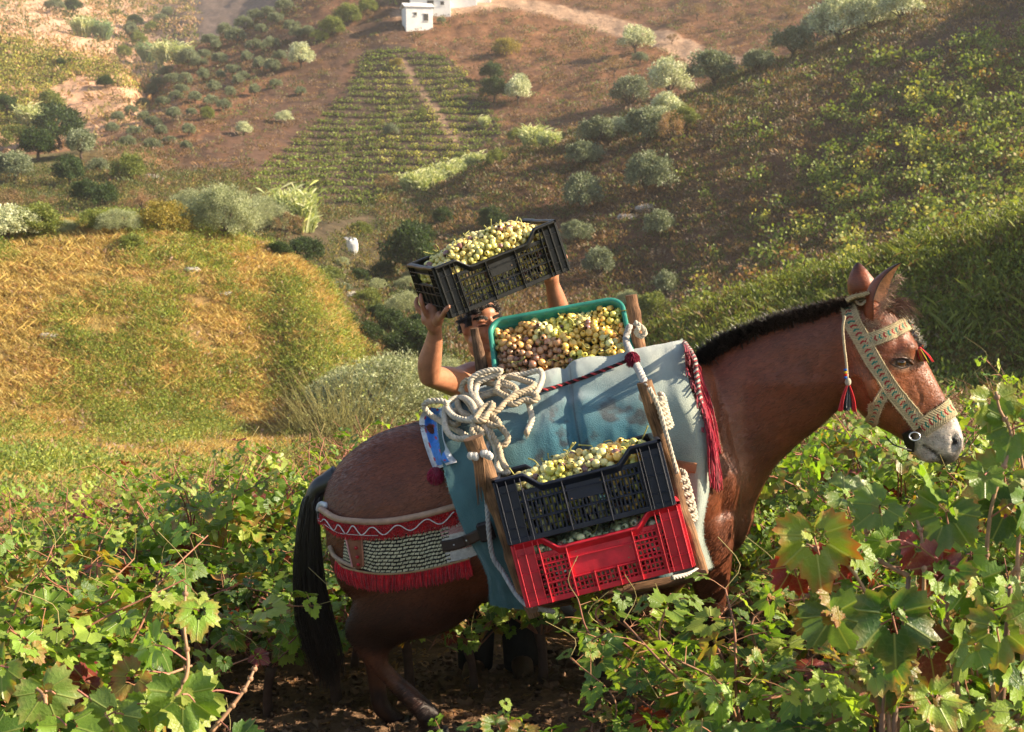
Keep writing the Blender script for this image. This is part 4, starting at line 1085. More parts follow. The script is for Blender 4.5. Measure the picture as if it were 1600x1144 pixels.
def grapes(R,T,dome,where,pal,L=CL,W_=CW_,H=CH,nseed=13,r=.0135,label='',group='',skew=None,front=True,amount=1.0,seed=1,stems=10,zoff=0):
    rg=np.random.default_rng(seed); R=np.asarray(R); pts=[]; cell={}; zoff=zoff-r*.4
    def ok(p,rr):
        k=tuple((p/.034).astype(int))
        for a in(-1,0,1):
            for b in(-1,0,1):
                for c in(-1,0,1):
                    for q,rq in cell.get((k[0]+a,k[1]+b,k[2]+c),()):
                        if np.linalg.norm(q-p)<(rr+rq)*.86: return False
        cell.setdefault(k,[]).append((p,rr)); return True
    for k in range(int(16000*amount)):
        x=rg.uniform(.012,L-.012); y=rg.uniform(.012,W_-.012); h=dome(x/L,y/W_)+zoff
        lay=rg.integers(0,3)
        p=np.array([x,y,h-lay*.02+rg.uniform(-.004,.006)]); rr=r*rg.uniform(.72,1.18)
        if ok(p,rr): pts.append((p,rr))
    if front:
        for k in range(2500):
            x=rg.uniform(.06,L-.06); z=rg.uniform(.012,H-.05); p=np.array([x,.018+rg.uniform(0,.012),z]); rr=r*rg.uniform(.8,1.1)
            if ok(p,rr): pts.append((p,rr))
    seeds=np.stack([rg.uniform(0,L,nseed),rg.uniform(0,W_,nseed)],-1)
    mid=T+R@np.array([L/2,W_/2,H]); 
    A=np.array([p for p,_ in pts]); own=np.argmin(np.linalg.norm(A[:,None,:2]-seeds[None],axis=2),1)
    for b in range(nseed):
        ids=np.where(own==b)[0]
        if len(ids)<4: continue
        mb=MB(); c1,c2=pal[rg.integers(0,len(pal))]
        for i in ids:
            p,rr=pts[i]; w=T+R@p; f=rg.random(); c=(np.array(c1)*(1-f)+np.array(c2)*f)*rg.uniform(.8,1.2)
            if rg.random()<.05: c=np.array([.22,.10,.08])
            d=rg.normal(0,1,3);d/=np.linalg.norm(d); s_=np.cross(d,[.3,.5,.8]);s_/=np.linalg.norm(s_); t3=np.cross(d,s_)
            Rm=np.array([s_,t3,d]); q=w; vis=(p[2]>H-.07)
            mb.ball(q,(rr,rr,rr*rg.uniform(1.0,1.18)),12 if vis else 8,8 if vis else 5,col=c,R=Rm)
            if vis and rg.random()<.5: mb.ball(q+d*rr*1.04,(.0011,.0011,.0008),5,3,col=(.12,.07,.03))
        o=Vector(T+R@np.array([*seeds[b],dome(seeds[b,0]/L,seeds[b,1]/W_)-.02]))
        ob=mb.build('grape_bunch',m_grape,loc=o); pl_=('left end' if seeds[b,0]<L*.33 else 'right end' if seeds[b,0]>L*.67 else 'middle'); bk_=('back' if seeds[b,1]>W_*.55 else 'front'); tag(ob,label+', '+pl_+' towards the '+bk_,'grapes',group+', '+pl_+' '+bk_)
        sb=MB()
        for k in range(2+(b%3)):
            i=ids[rg.integers(0,len(ids))]; p=A[i]; 
            if p[2]<H-.08: p=np.array([*seeds[b],dome(seeds[b,0]/L,seeds[b,1]/W_)])
            q=p+np.array([rg.normal(0,.012),rg.normal(0,.012),rg.uniform(.006,.016)]); z=q+np.array([rg.normal(0,.022),rg.normal(0,.015),rg.uniform(.004,.030 if (b*3+k)%4 else .05)])
            sb.tube(catmull([T+R@p,T+R@q,T+R@((q+z)/2+rg.normal(0,.004,3)),T+R@z],9),[.0022]*8+[.0032],5,col=np.array([.36,.34,.10])*rg.uniform(.6,1.2))
        sb.build('stem',m_stem,ob)
# --- the raised black crate, held up by the man
TP=dict(TLf=(0,0,CH),TRf=(CL,0,CH),BRf=(CL,0,0),BLf=(0,0,0),TLb=(0,CW_,CH),TRb=(CL,CW_,CH))
R1,T1,e1=solve_pose([TP[k] for k in('TLf','TRf','BRf','BLf','TLb','TRb')],[(680,418),(865,346),(887,421),(704,496),(637,415),(818,341)],5.0,(0,-.35,.3),1.0)
# --- near-side crates and the green one
def plane_pose(TLf,TRf,BLf,y0,tilt=0.0,L=CL):
    a=np.array(P(*TLf,y0));b=np.array(P(*TRf,y0)); x=(b-a)/np.linalg.norm(b-a)
    zc=np.array([0,0,1.])-x*x[2]; zc/=np.linalg.norm(zc); yv=np.cross(zc,x)
    c,s=math.cos(tilt),math.sin(tilt); z2=zc*c-yv*s; y2=np.cross(z2,x); Rm=np.stack([x,y2,z2],1)
    return Rm,a,np.linalg.norm(b-a)
R2,a2,l2=plane_pose((773,750),(1026,687),None,3.68,-.17); 
R3,a3,l3=plane_pose((801,848),(1056,784),None,3.66,-.17)
T2=a2-R2@np.array([0,0,CH]); T3_=a3-R3@np.array([0,0,CH])
S2=l2/CL; S3=l3/CL
R4,T4,e4=solve_pose([TP[k] for k in('TLf','TRf','TLb','TRb')]+[(0,0,0)],[(781,600),(985,566),(766,489),(968,462),(790,668)],4.75,(.8,-.1,0),40.0)
pass
BLK=(.010,.010,.009); NAVY=(.008,.011,.024); RED=(.62,.016,.032)
crate('black_crate',R1,T1,BLK,'black plastic crate of grapes held up in the air by the man')
crate('navy_crate',R2,T2,NAVY,'dark navy plastic crate of grapes stacked on top of the red crate',L=l2)
crate('red_crate',R3,T3_,RED,'red plastic crate, lower crate hanging on the side of the mule',style='grid',L=l3)
def dome_std(x,y,H=CH,h=.045): return H-.055+h*np.clip(1-(abs(x-.5)*2)**3,0,1)*(1-(abs(y-.5)*2)**2*.6)+.01*math.sin(x*17)*math.cos(y*9)
grapes(R1,T1,lambda x,y:dome_std(x,y,h=.085)+.03*max(0,x-.55)*(y>.2),None,[((.80,.64,.22),(.66,.54,.15)),((.78,.58,.16),(.70,.50,.14)),((.82,.70,.32),(.74,.62,.24)),((.70,.62,.18),(.60,.54,.14))],label='bunch of pale yellow grapes in the raised black crate',group='grapes in the raised black crate',seed=3,nseed=14)
grapes(R2,T2,lambda x,y:dome_std(x,y,h=.045)+.022*x,None,PAL[:1]+PAL[3:4]+PAL[1:2],L=l2,label='bunch of green grapes heaped in the navy crate',group='grapes in the navy crate',seed=5,nseed=13)
grapes(R3,T3_,lambda x,y:CH-.040+.008*math.sin(x*20),None,[((.55,.58,.32),(.44,.48,.26)),((.5,.5,.32),(.36,.34,.22))],L=l3,r=.0115,label='bunch of dull green grapes in the red crate',group='grapes in the red crate',seed=7,nseed=8,amount=.8)
# green crate: rounded solid tray, open side turned to the camera
def tray(R,T,col,L=CL,W_=CW_,H=CH):
    R=np.asarray(R); cen=T+R@np.array([L/2,W_/2,0]); e=empty('green_crate',cen,'green plastic crate brimming with amber grapes, tipped open on top of the mule','crate')
    def ring(ins,z,rad,n=16):
        pts=[]
        for (cx,cy,a0) in ((L-rad,W_-rad,0),(rad,W_-rad,90),(rad,rad,180),(L-rad,rad,270)):
            for k in range(n):
                a=math.radians(a0+90*k/(n-1)); pts.append([cx+(rad-ins)*math.cos(a),cy+(rad-ins)*math.sin(a),z])
        return np.array(pts)@R.T+T
    mb=MB(); prof=[(.030,0),(.012,.10),(.008,H-.02),(.004,H-.018),(-.006,H-.016),(-.009,H-.012),(-.009,H-.003),(-.006,H),(.004,H),(.0075,H-.004),(.0085,H-.02),(.015,.10),(.033,.006)]
    Gd=np.stack([ring(i,z,.055) for i,z in prof]); mb.grid(Gd,col=col,closed_v=True,flip=False); mb.build('walls',m_plastic,e)
    mb=MB()
    for z in (.04,.08,.12,.16):
        g=ring(.010+.0*z,z,.055); mb.tube(g,.0025,5,col=col,closed=True,caps=False)
    for s in np.linspace(.07,L-.07,9): 
        for y_ in (.006,W_-.006): mb.box(T+R@np.array([s,y_,H/2]),R.T,(.0015,.006,H/2-.012),col=col)
    mb.build('ribs',m_plastic,e)
    mb=MB(); mb.box(T+R@np.array([L/2,W_/2,.004]),R.T,(L/2-.035,W_/2-.035,.003),col=col,bev=.001); mb.build('base',m_plastic,e)
tray(R4,T4,(.035,.23,.17))
grapes(R4,T4,lambda x,y:CH-.038+.055*(1-(abs(x-.5)*2)**4)*(1-(abs(y-.45)*2)**2)+.012*math.sin(x*21+y*9),None,PAL,r=.0142,label='bunch of amber grapes in the tipped green crate',group='grapes in the green crate',seed=9,nseed=22,front=False,amount=1.5)

# ================================================================ ROPES
def rp(pts,lift,y=None):
    """rope path over whatever lies below it in the photo"""
    c=catmull(pts,max(24,len(pts)*8)); o=[]
    for u,v in c:
        h=hit(u,v,0); o.append(h.y if h is not None else np.nan)
    o=np.array(o)
    g=np.where(~np.isnan(o))[0]
    if len(g): o=np.interp(np.arange(len(o)),g,o[g])
    else: o[:]=4.1
    for _ in range(10): o[1:-1]=(o[:-2]+o[1:-1]*2+o[2:])/4
    if y is not None: o=np.full(len(o),y) if np.isscalar(y) else np.interp(np.linspace(0,1,len(o)),np.linspace(0,1,len(y)),y)
    L_=np.interp(np.linspace(0,1,len(o)),np.linspace(0,1,len(lift)),lift) if not np.isscalar(lift) else lift
    yy=o-L_
    return [np.array(P(u,v,q)) for (u,v),q in zip(c,yy)]
z6=lambda L_:[(680+a/5.2,560+b/5.2) for a,b in L_]
HEMP=(.46,.37,.25);PALE=(.56,.49,.38)
tangle=MB()
RP=[([(330,480),(230,500),(150,460),(95,385),(78,470),(88,575),(145,640),(240,652),(345,610)],.09,PALE),
    ([(345,470),(300,370),(235,322),(150,330),(95,395),(150,470),(240,500),(320,505)],.115,PALE),
    ([(330,465),(260,350),(205,325),(182,365),(220,450),(300,480),(350,500)],.07,HEMP),
    ([(300,480),(200,430),(130,440),(110,510),(170,540),(200,510)],.06,HEMP),
    ([(385,420),(320,320),(285,230),(300,160),(390,110),(480,95),(535,100),(500,130),(420,165),(345,210),(335,320),(390,410)],[.10,.08,.08,.10],PALE),
    ([(400,410),(350,330),(330,240),(360,170),(440,130),(520,160),(620,140),(720,130),(840,100),(872,150),(850,230),(815,290)],[.08,.07,.07,.06],PALE),
    ([(400,460),(500,430),(560,370),(640,300),(760,250),(805,215),(720,180),(600,150),(535,175),(530,230),(600,290)],[.09,.10,.09,.07],HEMP),
    ([(495,270),(520,195),(590,205),(660,255),(620,315),(540,290),(500,250),(560,220),(640,240)],.10,HEMP),
    ([(600,340),(690,290),(780,285),(830,320),(790,350),(720,340),(640,375),(560,350)],.085,HEMP),
    ([(205,250),(260,300),(400,290),(500,250)],.05,HEMP),([(210,260),(230,200),(300,170),(420,200),(500,210)],.045,HEMP),([(330,340),(430,300),(510,280)],.06,HEMP),
    ([(745,320),(768,400),(786,490),(762,560),(743,606)],[.07,.03,.02,.02],PALE),
    ([(390,450),(470,500),(560,590),(592,650),(560,705),(500,705),(440,640),(395,540),(360,460)],[.10,.06,.05,.08],HEMP),
    ([(400,450),(470,475),(520,530),(480,550),(420,520)],.095,HEMP),
    ([(370,480),(420,590),(480,700),(505,800),(505,880),(545,935),(590,925)],[.10,.06,.06,.16],PALE),
    ([(410,490),(455,610),(515,720),(540,820),(580,900)],[.09,.07,.07,.16],HEMP),
    ([(330,460),(400,470),(470,385),(440,370),(370,430),(330,500),(400,500),(430,440)],[.12,.13,.13,.12],HEMP),
    ([(300,500),(330,560),(380,600),(350,640),(300,590),(330,520)],.10,HEMP),
    ([(100,365),(40,345),(-50,350),(-90,385),(-60,440),(0,485),(80,530),(170,580),(250,630),(300,680)],[.06,.03,.02,.03],PALE)]
for i,(pp,lf,cc) in enumerate(RP):
    rope(tangle,rp(z6(pp),lf),.0105,col=cc,pitch=.042,phase=i)
e_=rp(z6([(745,600),(743,612)]),.02); tangle.ball(e_[0],(.010,.010,.013),10,6,col=HEMP); fray(tangle,e_[0],(0,0,-1),20,.015)
for c_ in ((420,780,.07,),(300,800,.06)):  # pale cloth knots by the pole
    for k in range(5):
        a,b_=z6([(c_[0]+RNG.normal(0,14),c_[1]+RNG.normal(0,14))])[0]; tangle.ball(P(a,b_,3.77),(.011,.009,.013),8,6,col=(.60,.57,.52))
tg=tangle.build('coiled_rope',m_rope,loc=P(745,650,4.0)); tag(tg,'tangled coil of thick hemp rope knotted on the rear pole of the pack frame','rope')
rl=MB(); rope(rl,rp([(764,690),(761,740),(762,805),(769,866),(787,896),(808,930),(829,948),(866,956)],[.05,.05,.05,.05,.08,.2,.28,.25]),.0085,col=(.45,.43,.41))
o_=rl.build('lashing_rope',m_rope,loc=P(780,860,3.9)); tag(o_,'grey rope running down behind the rear pole and under the red crate','rope')
rr=MB()
rope(rr,[P(984,508,4.55),P(978,530,4.52),P(984,548,4.4),P(992,566,4.05),P(1001,584,3.90),P(1010,604,3.82)],.0125,col=(.42,.39,.36),pitch=.06)
rope(rr,[P(992,504,4.52),P(1003,512,4.50),P(1008,520,4.50),P(1002,526,4.5),P(994,520,4.5),P(998,512,4.48)],.010,col=PALE)
def chain(mb,pts,y,n,R_,wd):
    c=catmull(pts,n)
    for k in range(n-1):
        u,v=c[k];s_=1 if k%2 else -1
        loop=[P(u-wd*.6,v-3,y),P(u-wd*.9,v+4,y-.012),P(u,v+9,y-.028),P(u+wd*.9,v+4,y-.014),P(u+wd*.6,v-4,y),P(u,v-7,y-.020*s_)]
        rope(mb,loop,R_,col=PALE,pitch=.03)
chain(rr,[(1030,622),(1036,645),(1044,668)],3.84,7,.0085,9)
chain(rr,[(1008,612),(1004,622)],3.86,3,.007,6)
chain(rr,[(1062,742),(1070,768),(1076,795),(1078,812)],3.84,8,.0085,11)
rope(rr,[P(1014,606,3.80),P(1030,640,3.80),P(1044,690,3.79),P(1058,740,3.79)],.0075,col=(.52,.45,.36))
rope(rr,[P(1076,800,3.84),P(1086,835,3.84),P(1093,868,3.83),P(1090,888,3.80),P(1076,897,3.72),P(1050,903,3.66)],.0075,col=(.50,.47,.43))
o_=rr.build('front_rope',m_rope,loc=P(1040,680,3.85)); tag(o_,'pale knotted rope lashed along the front pole of the pack frame','rope')
cd=MB(); rope(cd,rp([(836,613),(870,604),(912,590),(952,575),(984,562)],[.05,.02,.016,.03,.05]),.0068,cols=[(.42,.05,.055),(.015,.012,.015),(.05,.02,.02)],pitch=.032)
kp=np.array(P(988,559,4.0))
for k in range(200):
    d=RNG.normal(0,1,3);d/=np.linalg.norm(d); cd.tube([kp+d*.006,kp+d*.02,kp+d*.026+np.array([0,0,-.008])],[.002,.002,.001],4,col=np.array([.20,.02,.04])*RNG.uniform(.4,1.5),caps=False)
o_=cd.build('twisted_cord',m_rope,loc=P(910,590,4.1)); tag(o_,'thin twisted red and black cord tied across the top of the teal blanket','cord')

# ================================================================ HALTER
m_halter=simple('woven_halter',rough=.9,spec=.1,nscale=70,namt=.2,bump=.6,bscale=500)
HO=P(1390,590,4.2); halter=empty('halter',HO,'cream woven halter with red and green chevrons and tassels on the head of the mule','halter')
def hband(name,pts,w,n=260,m=17,lift=.010,surfc=on,ybase=None,chev=True,parent=halter,mb=None,edge=True):
    c=catmull(pts,n); d=np.gradient(c,axis=0);d/=np.linalg.norm(d,axis=1)[:,None]; nr=np.stack([-d[:,1],d[:,0]],1)
    G_=np.full((n,m,3),np.nan)
    for i in range(0,n):
        for j in range(0,m,4):
            f=j/(m-1)*2-1; u,v=c[i]+nr[i]*w*f; h=surfc(u,v,lift) if surfc else None
            if h is not None: G_[i,j]=h
    sub=G_[:,::4]
    for j in range(sub.shape[1]):
        col_=sub[:,j]; g=np.where(~np.isnan(col_[:,0]))[0]
        for i in range(n):
            if np.isnan(col_[i,0]):
                f=(j*4)/(m-1)*2-1;u,v=c[i]+nr[i]*w*f
                yb=ybase if ybase is not None else (col_[g[np.argmin(abs(g-i))],1] if len(g) else 4.2)
                col_[i]=P(u,v,yb)
    for _ in range(8): sub[1:-1]=(sub[:-2]+2*sub[1:-1]+sub[2:])/4
    Gf=np.stack([np.stack([np.interp(np.arange(m),np.arange(0,m,4),sub[i,:,k]) for k in range(3)],-1) for i in range(n)])
    N_=np.cross(np.gradient(Gf,axis=0),np.gradient(Gf,axis=1));N_/=np.linalg.norm(N_,axis=2)[...,None]+1e-9
    if N_[n//2,m//2,1]>0:N_=-N_
    ln=np.concatenate([[0],np.cumsum(np.linalg.norm(np.diff(Gf[:,m//2],axis=0),axis=1))])[:,None]; f=(np.arange(m)/(m-1)*2-1)[None]
    hgt=(.0026*np.abs(np.sin(ln*330+np.abs(f)*6)))*(.5+.5*np.abs(f))+.002*(1-f**2)
    cream=np.array([.52,.42,.25]); Cc=np.tile(cream,(n,m,1))*(1+.25*fbm(ln*260,f*6,2))[...,None]*(.62+.38*np.abs(np.sin(ln*330+np.abs(f)*6)))[...,None]
    if chev:
        ph=((ln*1.0/.0155)-np.abs(f)*.75)%2; band_=np.abs(f)<.46; on1=band_&((ph%1)<.42)
        red=on1&(ph<1); gr=on1&(ph>=1)
        Cc[red]=[.34,.04,.04]; Cc[gr]=[.03,.20,.15]
    mb_=mb or MB(); mb_.grid(Gf+N_*hgt[...,None],col=Cc); mb_.grid(Gf-N_*.004,col=Cc*.6,flip=True)
    if edge:
        for j in (0,-1):
            rope(mb_,Gf[::6,j]+N_[::6,j]*.001,.0035,col=cream,pitch=.014,strands=2,step=.004)
    for k in range(int(n*2.2)):
        i=RNG.integers(0,n); j=RNG.choice([0,m-1]) if k%3 else RNG.integers(0,m); p=Gf[i,j]; dd=N_[i,j]*.5+(nr[i][0]*np.array([1,0,0])+nr[i][1]*np.array([0,0,-1]))*(1 if j else -1)+RNG.normal(0,.5,3)
        dd/=np.linalg.norm(dd); mb_.tube([p,p+dd*RNG.uniform(.003,.012)],[.0006,.0002],3,col=cream*RNG.uniform(.8,1.3),caps=False)
    if mb is None: return mb_.build(name,m_halter,parent)
    return Gf,N_
hband('cheek_strap',[(1325,472),(1332,500),(1347,530),(1368,570),(1392,608),(1418,640),(1437,664)],11.5,n=340)
hband('brow_band',[(1351,534),(1370,528),(1392,519),(1408,511),(1422,503)],9.5,n=150)
hband('nose_band',[(1438,668),(1452,658),(1470,647),(1491,632)],13,n=150,lift=.012)
hband('throat_strap',[(1386,606),(1374,622),(1367,640),(1362,662)],8,n=120)
hband('crown_strap',[(1324,474),(1336,468),(1348,466),(1360,462)],7,n=60,lift=.012,chev=False)
# frayed knots over the forehead with the front tassel, hanging rope with tassel, ring
fk=MB()
for (u,v,c) in [(1388,478,(.5,.45,.3)),(1396,484,(.5,.45,.3)),(1404,492,(.5,.45,.3)),(1412,500,(.55,.5,.4)),(1420,507,(.6,.55,.45)),(1428,518,(.5,.45,.35)),(1434,528,(.4,.38,.3)),(1438,538,(.3,.3,.25))]:
    p=np.array(P(u,v,4.26))
    for k in range(70):
        d=RNG.normal(0,1,3);d/=np.linalg.norm(d); cc=np.array(c) if RNG.random()>.14 else np.array([(.5,.03,.03),(.03,.1,.35),(.5,.35,.03),(.03,.2,.15)][k%4])
        fk.tube([p+d*.004,p+d*.014,p+d*.020+RNG.normal(0,.003,3)],[.0014,.0012,.0004],3,col=cc*RNG.uniform(.7,1.2),caps=False)
rope(fk,[P(1346,462,4.24),P(1356,466,4.22),P(1345,476,4.22),P(1338,470,4.24)],.006,col=HEMP)
fk.build('forehead_knots',m_halter,halter)
ft=MB(); tassel(ft,P(1436,542,4.22),.055,.012,[(.55,.02,.02),(.55,.02,.02),(.55,.45,.04),(.02,.02,.02)],120,(.42,-.1,-.75),(.5,.03,.03),.2,1.5); ft.build('front_tassel',m_wool,halter)
hr=MB(); tq=rp([(1320,494),(1317,512),(1319,540),(1322,565),(1324,592)],0,[4.17,4.17,4.17,4.165,4.16]); rope(hr,tq,.0048,col=(.52,.43,.28),pitch=.02,strands=3,step=.004)
for k,(c) in enumerate([(.02,.12,.45),(.55,.4,.03),(.5,.02,.02),(.02,.12,.45)]): hr.ball(P(1322-1,578+k*4,4.155),(.006,.006,.0045),10,6,col=c)
hr.ball(P(1325,597,4.16),(.0105,.0105,.014),14,10,col=(.5,.45,.35)); hr.build('hanging_cord',m_halter,halter)
ht=MB(); top_=np.array(P(1325,600,4.16))
for k in range(150):
    a=RNG.uniform(0,6.28); c=[(.03,.03,.035),(.45,.42,.38),(.03,.03,.05)][k%3]; rad=RNG.uniform(0,.016)
    e2=top_+np.array([math.cos(a)*rad,math.sin(a)*rad,-RNG.uniform(.075,.092)]); ht.tube(catmull([top_,(top_+e2)/2+np.array([math.cos(a),math.sin(a),0])*.002,e2],5),.0012,3,col=c,caps=False)
for sgn in (-1,1):
    for k in range(60):
        s1=top_+np.array([sgn*.004,RNG.uniform(-.01,.004),-.004]); e2=top_+np.array([sgn*(.022+RNG.uniform(-.006,.006)),RNG.uniform(-.014,.004),-.088+RNG.uniform(-.004,.004)])
        ht.tube(catmull([s1,(s1+e2)/2+np.array([sgn*.004,-.002,0]),e2],6),.0018,4,col=np.array([.62,.015,.02])*RNG.uniform(.7,1.15),caps=False)
ht.build('red_tassel',m_wool,halter)
rg_=MB(); rc=np.array(P(1429,682,4.175)); a_=np.linspace(0,2*np.pi,28,endpoint=False); rg_.tube(rc+np.stack([np.cos(a_)*.018,np.sin(a_)*.005,np.sin(a_)*.013],-1),.0026,6,col=(.6,.6,.6),closed=True,caps=False); rg_.build('ring',m_steel,halter)
bk=MB(); strap(bk,[(1416,672),(1423,690),(1424,704)],7,.005,(.012,.011,.012),lift=.010,surfcast=on); 
bk.tube(catmull([P(1424,704,4.2),P(1410,700,4.19),P(1395,694,4.2),P(1384,682,4.22)],20),.0026,5,col=(.012,.011,.012)); bk.build('chin_strap',m_leather,halter)
# ================================================================ THE MAN behind the mule
def A_(*a): return np.array(P(*a))
mb=MB()
def limb(pts,rad,n=14,flat=1.0):
    p=np.array([list(q) for q in pts],float); k=len(p)*7; c=catmull(p,k); r=catmull(np.array(rad)[:,None],k)[:,0]
    T0=c[0]-c[1];T0/=np.linalg.norm(T0);T1_=c[-1]-c[-2];T1_/=np.linalg.norm(T1_)
    c=np.vstack([c[0]+T0*r[0]*.8,c[0]+T0*r[0]*.45,c,c[-1]+T1_*r[-1]*.45,c[-1]+T1_*r[-1]*.8]); r=np.r_[r[0]*.5,r[0]*.88,r,r[-1]*.88,r[-1]*.5]
    mb.tube(c,r,n,flat=flat)
SHR=A_(716,597,5.20);ELR=A_(671,588,4.96);WRR=A_(680,516,4.86)
SHL=A_(850,592,5.27);ELL=A_(884,522,5.13);WRL=A_(863,444,5.02)
cx=-.06;cy=5.28
def tsec(x,y,z,w,d): 
    th=np.arange(26)/26*2*np.pi; c=np.cos(th);s=np.sin(th); c=np.sign(c)*np.abs(c)**.85; s=np.sign(s)*np.abs(s)**.85
    return np.stack([x+w*c,y+d*s,np.full(26,z)],-1)
prof=[(.50,.15,.11),(.60,.155,.11),(.70,.145,.10),(.80,.155,.11),(.90,.175,.12),(.98,.185,.115),(1.04,.16,.09),(1.075,.10,.07),(1.10,.055,.055)]
q=np.array([[cx+.0,cy,z,w,d] for z,w,d in prof]); q=catmull(q,40); S_=np.stack([tsec(*r) for r in q]); mb.grid(S_,closed_v=True,flip=True)
n0=mb.n
for e,fl in ((0,0),(-1,1)):
    r=S_[e];m_=r.mean(0); mb.add(np.vstack([r,m_[None]]),[[(i,(i+1)%26,26),((i+1)%26,i,26)][1-fl] for i in range(26)])
HC=A_(752,507,5.16)    # head centre
limb([(cx,cy+.01,1.05),(cx-.02,5.24,1.12),HC+np.array([.0,.03,-.09])],[.075,.060,.058])
# deltoids, arms
limb([(cx-.10,cy,1.02),SHR,SHR+(ELR-SHR)*.45,ELR],[.07,.064,.055,.042])
limb([ELR+np.array([0,0,0]),ELR+(WRR-ELR)*.3+np.array([-.006,0,0]),ELR+(WRR-ELR)*.7,WRR],[.043,.047,.036,.027])
limb([(cx+.10,cy,1.02),SHL,SHL+(ELL-SHL)*.5,ELL],[.07,.064,.053,.042])
limb([ELL,ELL+(WRL-ELL)*.3,ELL+(WRL-ELL)*.7,WRL],[.042,.046,.038,.028])
# legs
for s in(-1,1): limb([(cx+s*.085,cy,.56),(cx+s*.095,cy-.01,.15),(cx+s*.10,cy,-.20),(cx+s*.10,cy+.01,-.32)],[.095,.06,.05,.04])
# head: x right, f forward (towards the camera and a little to the right), tilted back
fw=np.array([.44,-.86,.10]);fw/=np.linalg.norm(fw); up=np.array([-.10,.14,1.]); up-=fw*up.dot(fw); up/=np.linalg.norm(up); rt=np.cross(fw,up)
RH=np.stack([rt,fw,up])   # rows
def hb_(x,f,z,r,rot=None): mb.ball(HC+RH.T@np.array([x,f,z]),r,16,11,R=RH)
hb_(0,-.012,.030,(.077,.098,.088)); hb_(0,.030,-.015,(.064,.062,.090)); hb_(0,-.02,-.03,(.070,.075,.07)); hb_(0,.020,-.035,(.060,.072,.080)); hb_(0,.050,-.085,(.034,.036,.028)); hb_(0,.028,.045,(.060,.062,.045))
for s in(-1,1):
    hb_(s*.034,.068,-.030,(.024,.022,.024)); hb_(s*.032,.079,.020,(.026,.013,.010)); hb_(s*.045,.025,-.065,(.022,.045,.026))
    hb_(s*.073,-.008,-.005,(.011,.019,.031)); hb_(s*.078,-.014,.010,(.009,.015,.018)); hb_(s*.074,-.004,-.028,(.010,.011,.012))
hb_(0,.098,-.022,(.013,.020,.014)); hb_(0,.084,.000,(.012,.020,.032)); 
for s in(-1,1): hb_(s*.012,.092,-.026,(.009,.011,.009))
hb_(0,.088,-.056,(.024,.012,.007)); hb_(0,.086,-.067,(.020,.011,.007)); hb_(0,.074,-.045,(.036,.022,.02))
# hands: palm and five fingers
def finger(base,pts,r): limb([base]+pts,[r*1.08]+[r]*(len(pts)-1)+[r*.85],10)
PR=A_(676,498,4.81)
limb([WRR,WRR*.4+PR*.6,PR+np.array([0,.02,.03])],[.026,.032,.034]); limb([A_(668,500,4.84),A_(668,486,4.86)],[.026,.024]); limb([A_(684,502,4.79),A_(688,492,4.76)],[.022,.018])
finger(A_(666,492,4.80),[A_(661,480,4.78),A_(658,470,4.775),A_(657,461,4.79)],.0098)
finger(A_(665,490,4.86),[A_(655,482,4.86),A_(650,474,4.87),A_(652,466,4.88)],.0098)
finger(A_(664,490,4.90),[A_(655,484,4.91),A_(650,478,4.93),A_(652,471,4.94)],.0092)
finger(A_(664,494,4.93),[A_(656,488,4.95),A_(652,483,4.97),A_(653,478,4.98)],.0082)
finger(A_(683,503,4.80),[A_(691,494,4.72),A_(696,486,4.675),A_(701,479,4.665)],.0112)
PL_=A_(860,430,5.00)
limb([WRL,PL_],[.028,.034]); 
for k,(dy,r) in enumerate(((-.035,.0095),(-.012,.0098),(.012,.0092),(.034,.0082))):
    b_=PL_+np.array([.005,dy,.0]); finger(b_,[b_+np.array([.03,.0,.03]),b_+np.array([.05,0,.05]),b_+np.array([.055,0,.075])],r)
finger(PL_+np.array([-.01,-.03,-.01]),[PL_+np.array([.0,-.07,.015]),PL_+np.array([.01,-.10,.045])],.011)
Vm,Qm,Tm,Nm=remesh(mb,.0058,3,.5)
um,vm=pxa(Vm)
L3=(Vm-HC)@RH.T; lx,lf,lz=L3[:,0],L3[:,1],L3[:,2]
nz=fbm(Vm[:,0]*14,Vm[:,2]*14,4); SK=np.array([.40,.175,.095]); Cm=np.tile(SK,(len(Vm),1))*(1+.16*nz[:,None])
headm=(np.linalg.norm(L3/np.array([.1,.13,.15]),axis=1)<1)
Cm=mixc(Cm,np.array([.46,.15,.095]),np.exp(-((lx)**2+(lf-.1)**2+(lz+.02)**2)/.0016)*headm*.7)
for s in(-1,1):
    Cm=mixc(Cm,np.array([.06,.03,.02]),np.exp(-((lx-s*.033)/.021)**2-((lz-.028)/.0045)**2)*(lf>.05)*headm*.9)   # eyebrow
    Cm=mixc(Cm,np.array([.04,.02,.015]),np.exp(-((lx-s*.033)/.016)**2-((lz-.002)/.0036)**2)*(lf>.04)*headm*.97)  # narrowed eye
    Vm=Vm-Nm*(np.exp(-((lx-s*.033)/.02)**2-((lz-.004)/.010)**2)*(lf>.04)*headm*.003)[:,None]
Cm=mixc(Cm,np.array([.34,.09,.07]),np.exp(-(lx/.022)**2-((lz+.061)/.008)**2)*(lf>.05)*headm*.7)
stub=headm*(lf>-.01)*sm(-lz,.03,.06)*(1-np.exp(-((lx)/.02)**2-((lz+.061)/.009)**2)); Cm=mixc(Cm,np.array([.17,.09,.065]),stub*.45)
hairm=headm&((lz<.072)|(lf<.05)|(lz>.09))&(~((np.abs(lx)>.068)&(lz<.010)&(lz>-.06)&(lf<.02)))&((lz>.047)&(lf<.078)|((lz>.0)&(lf<.042)&(np.abs(lx)>.045))|((lf<-.02)&(lz>-.03)&(np.abs(lx)<.075))|(lz>.085)); Cm[hairm]=[.03,.02,.016]
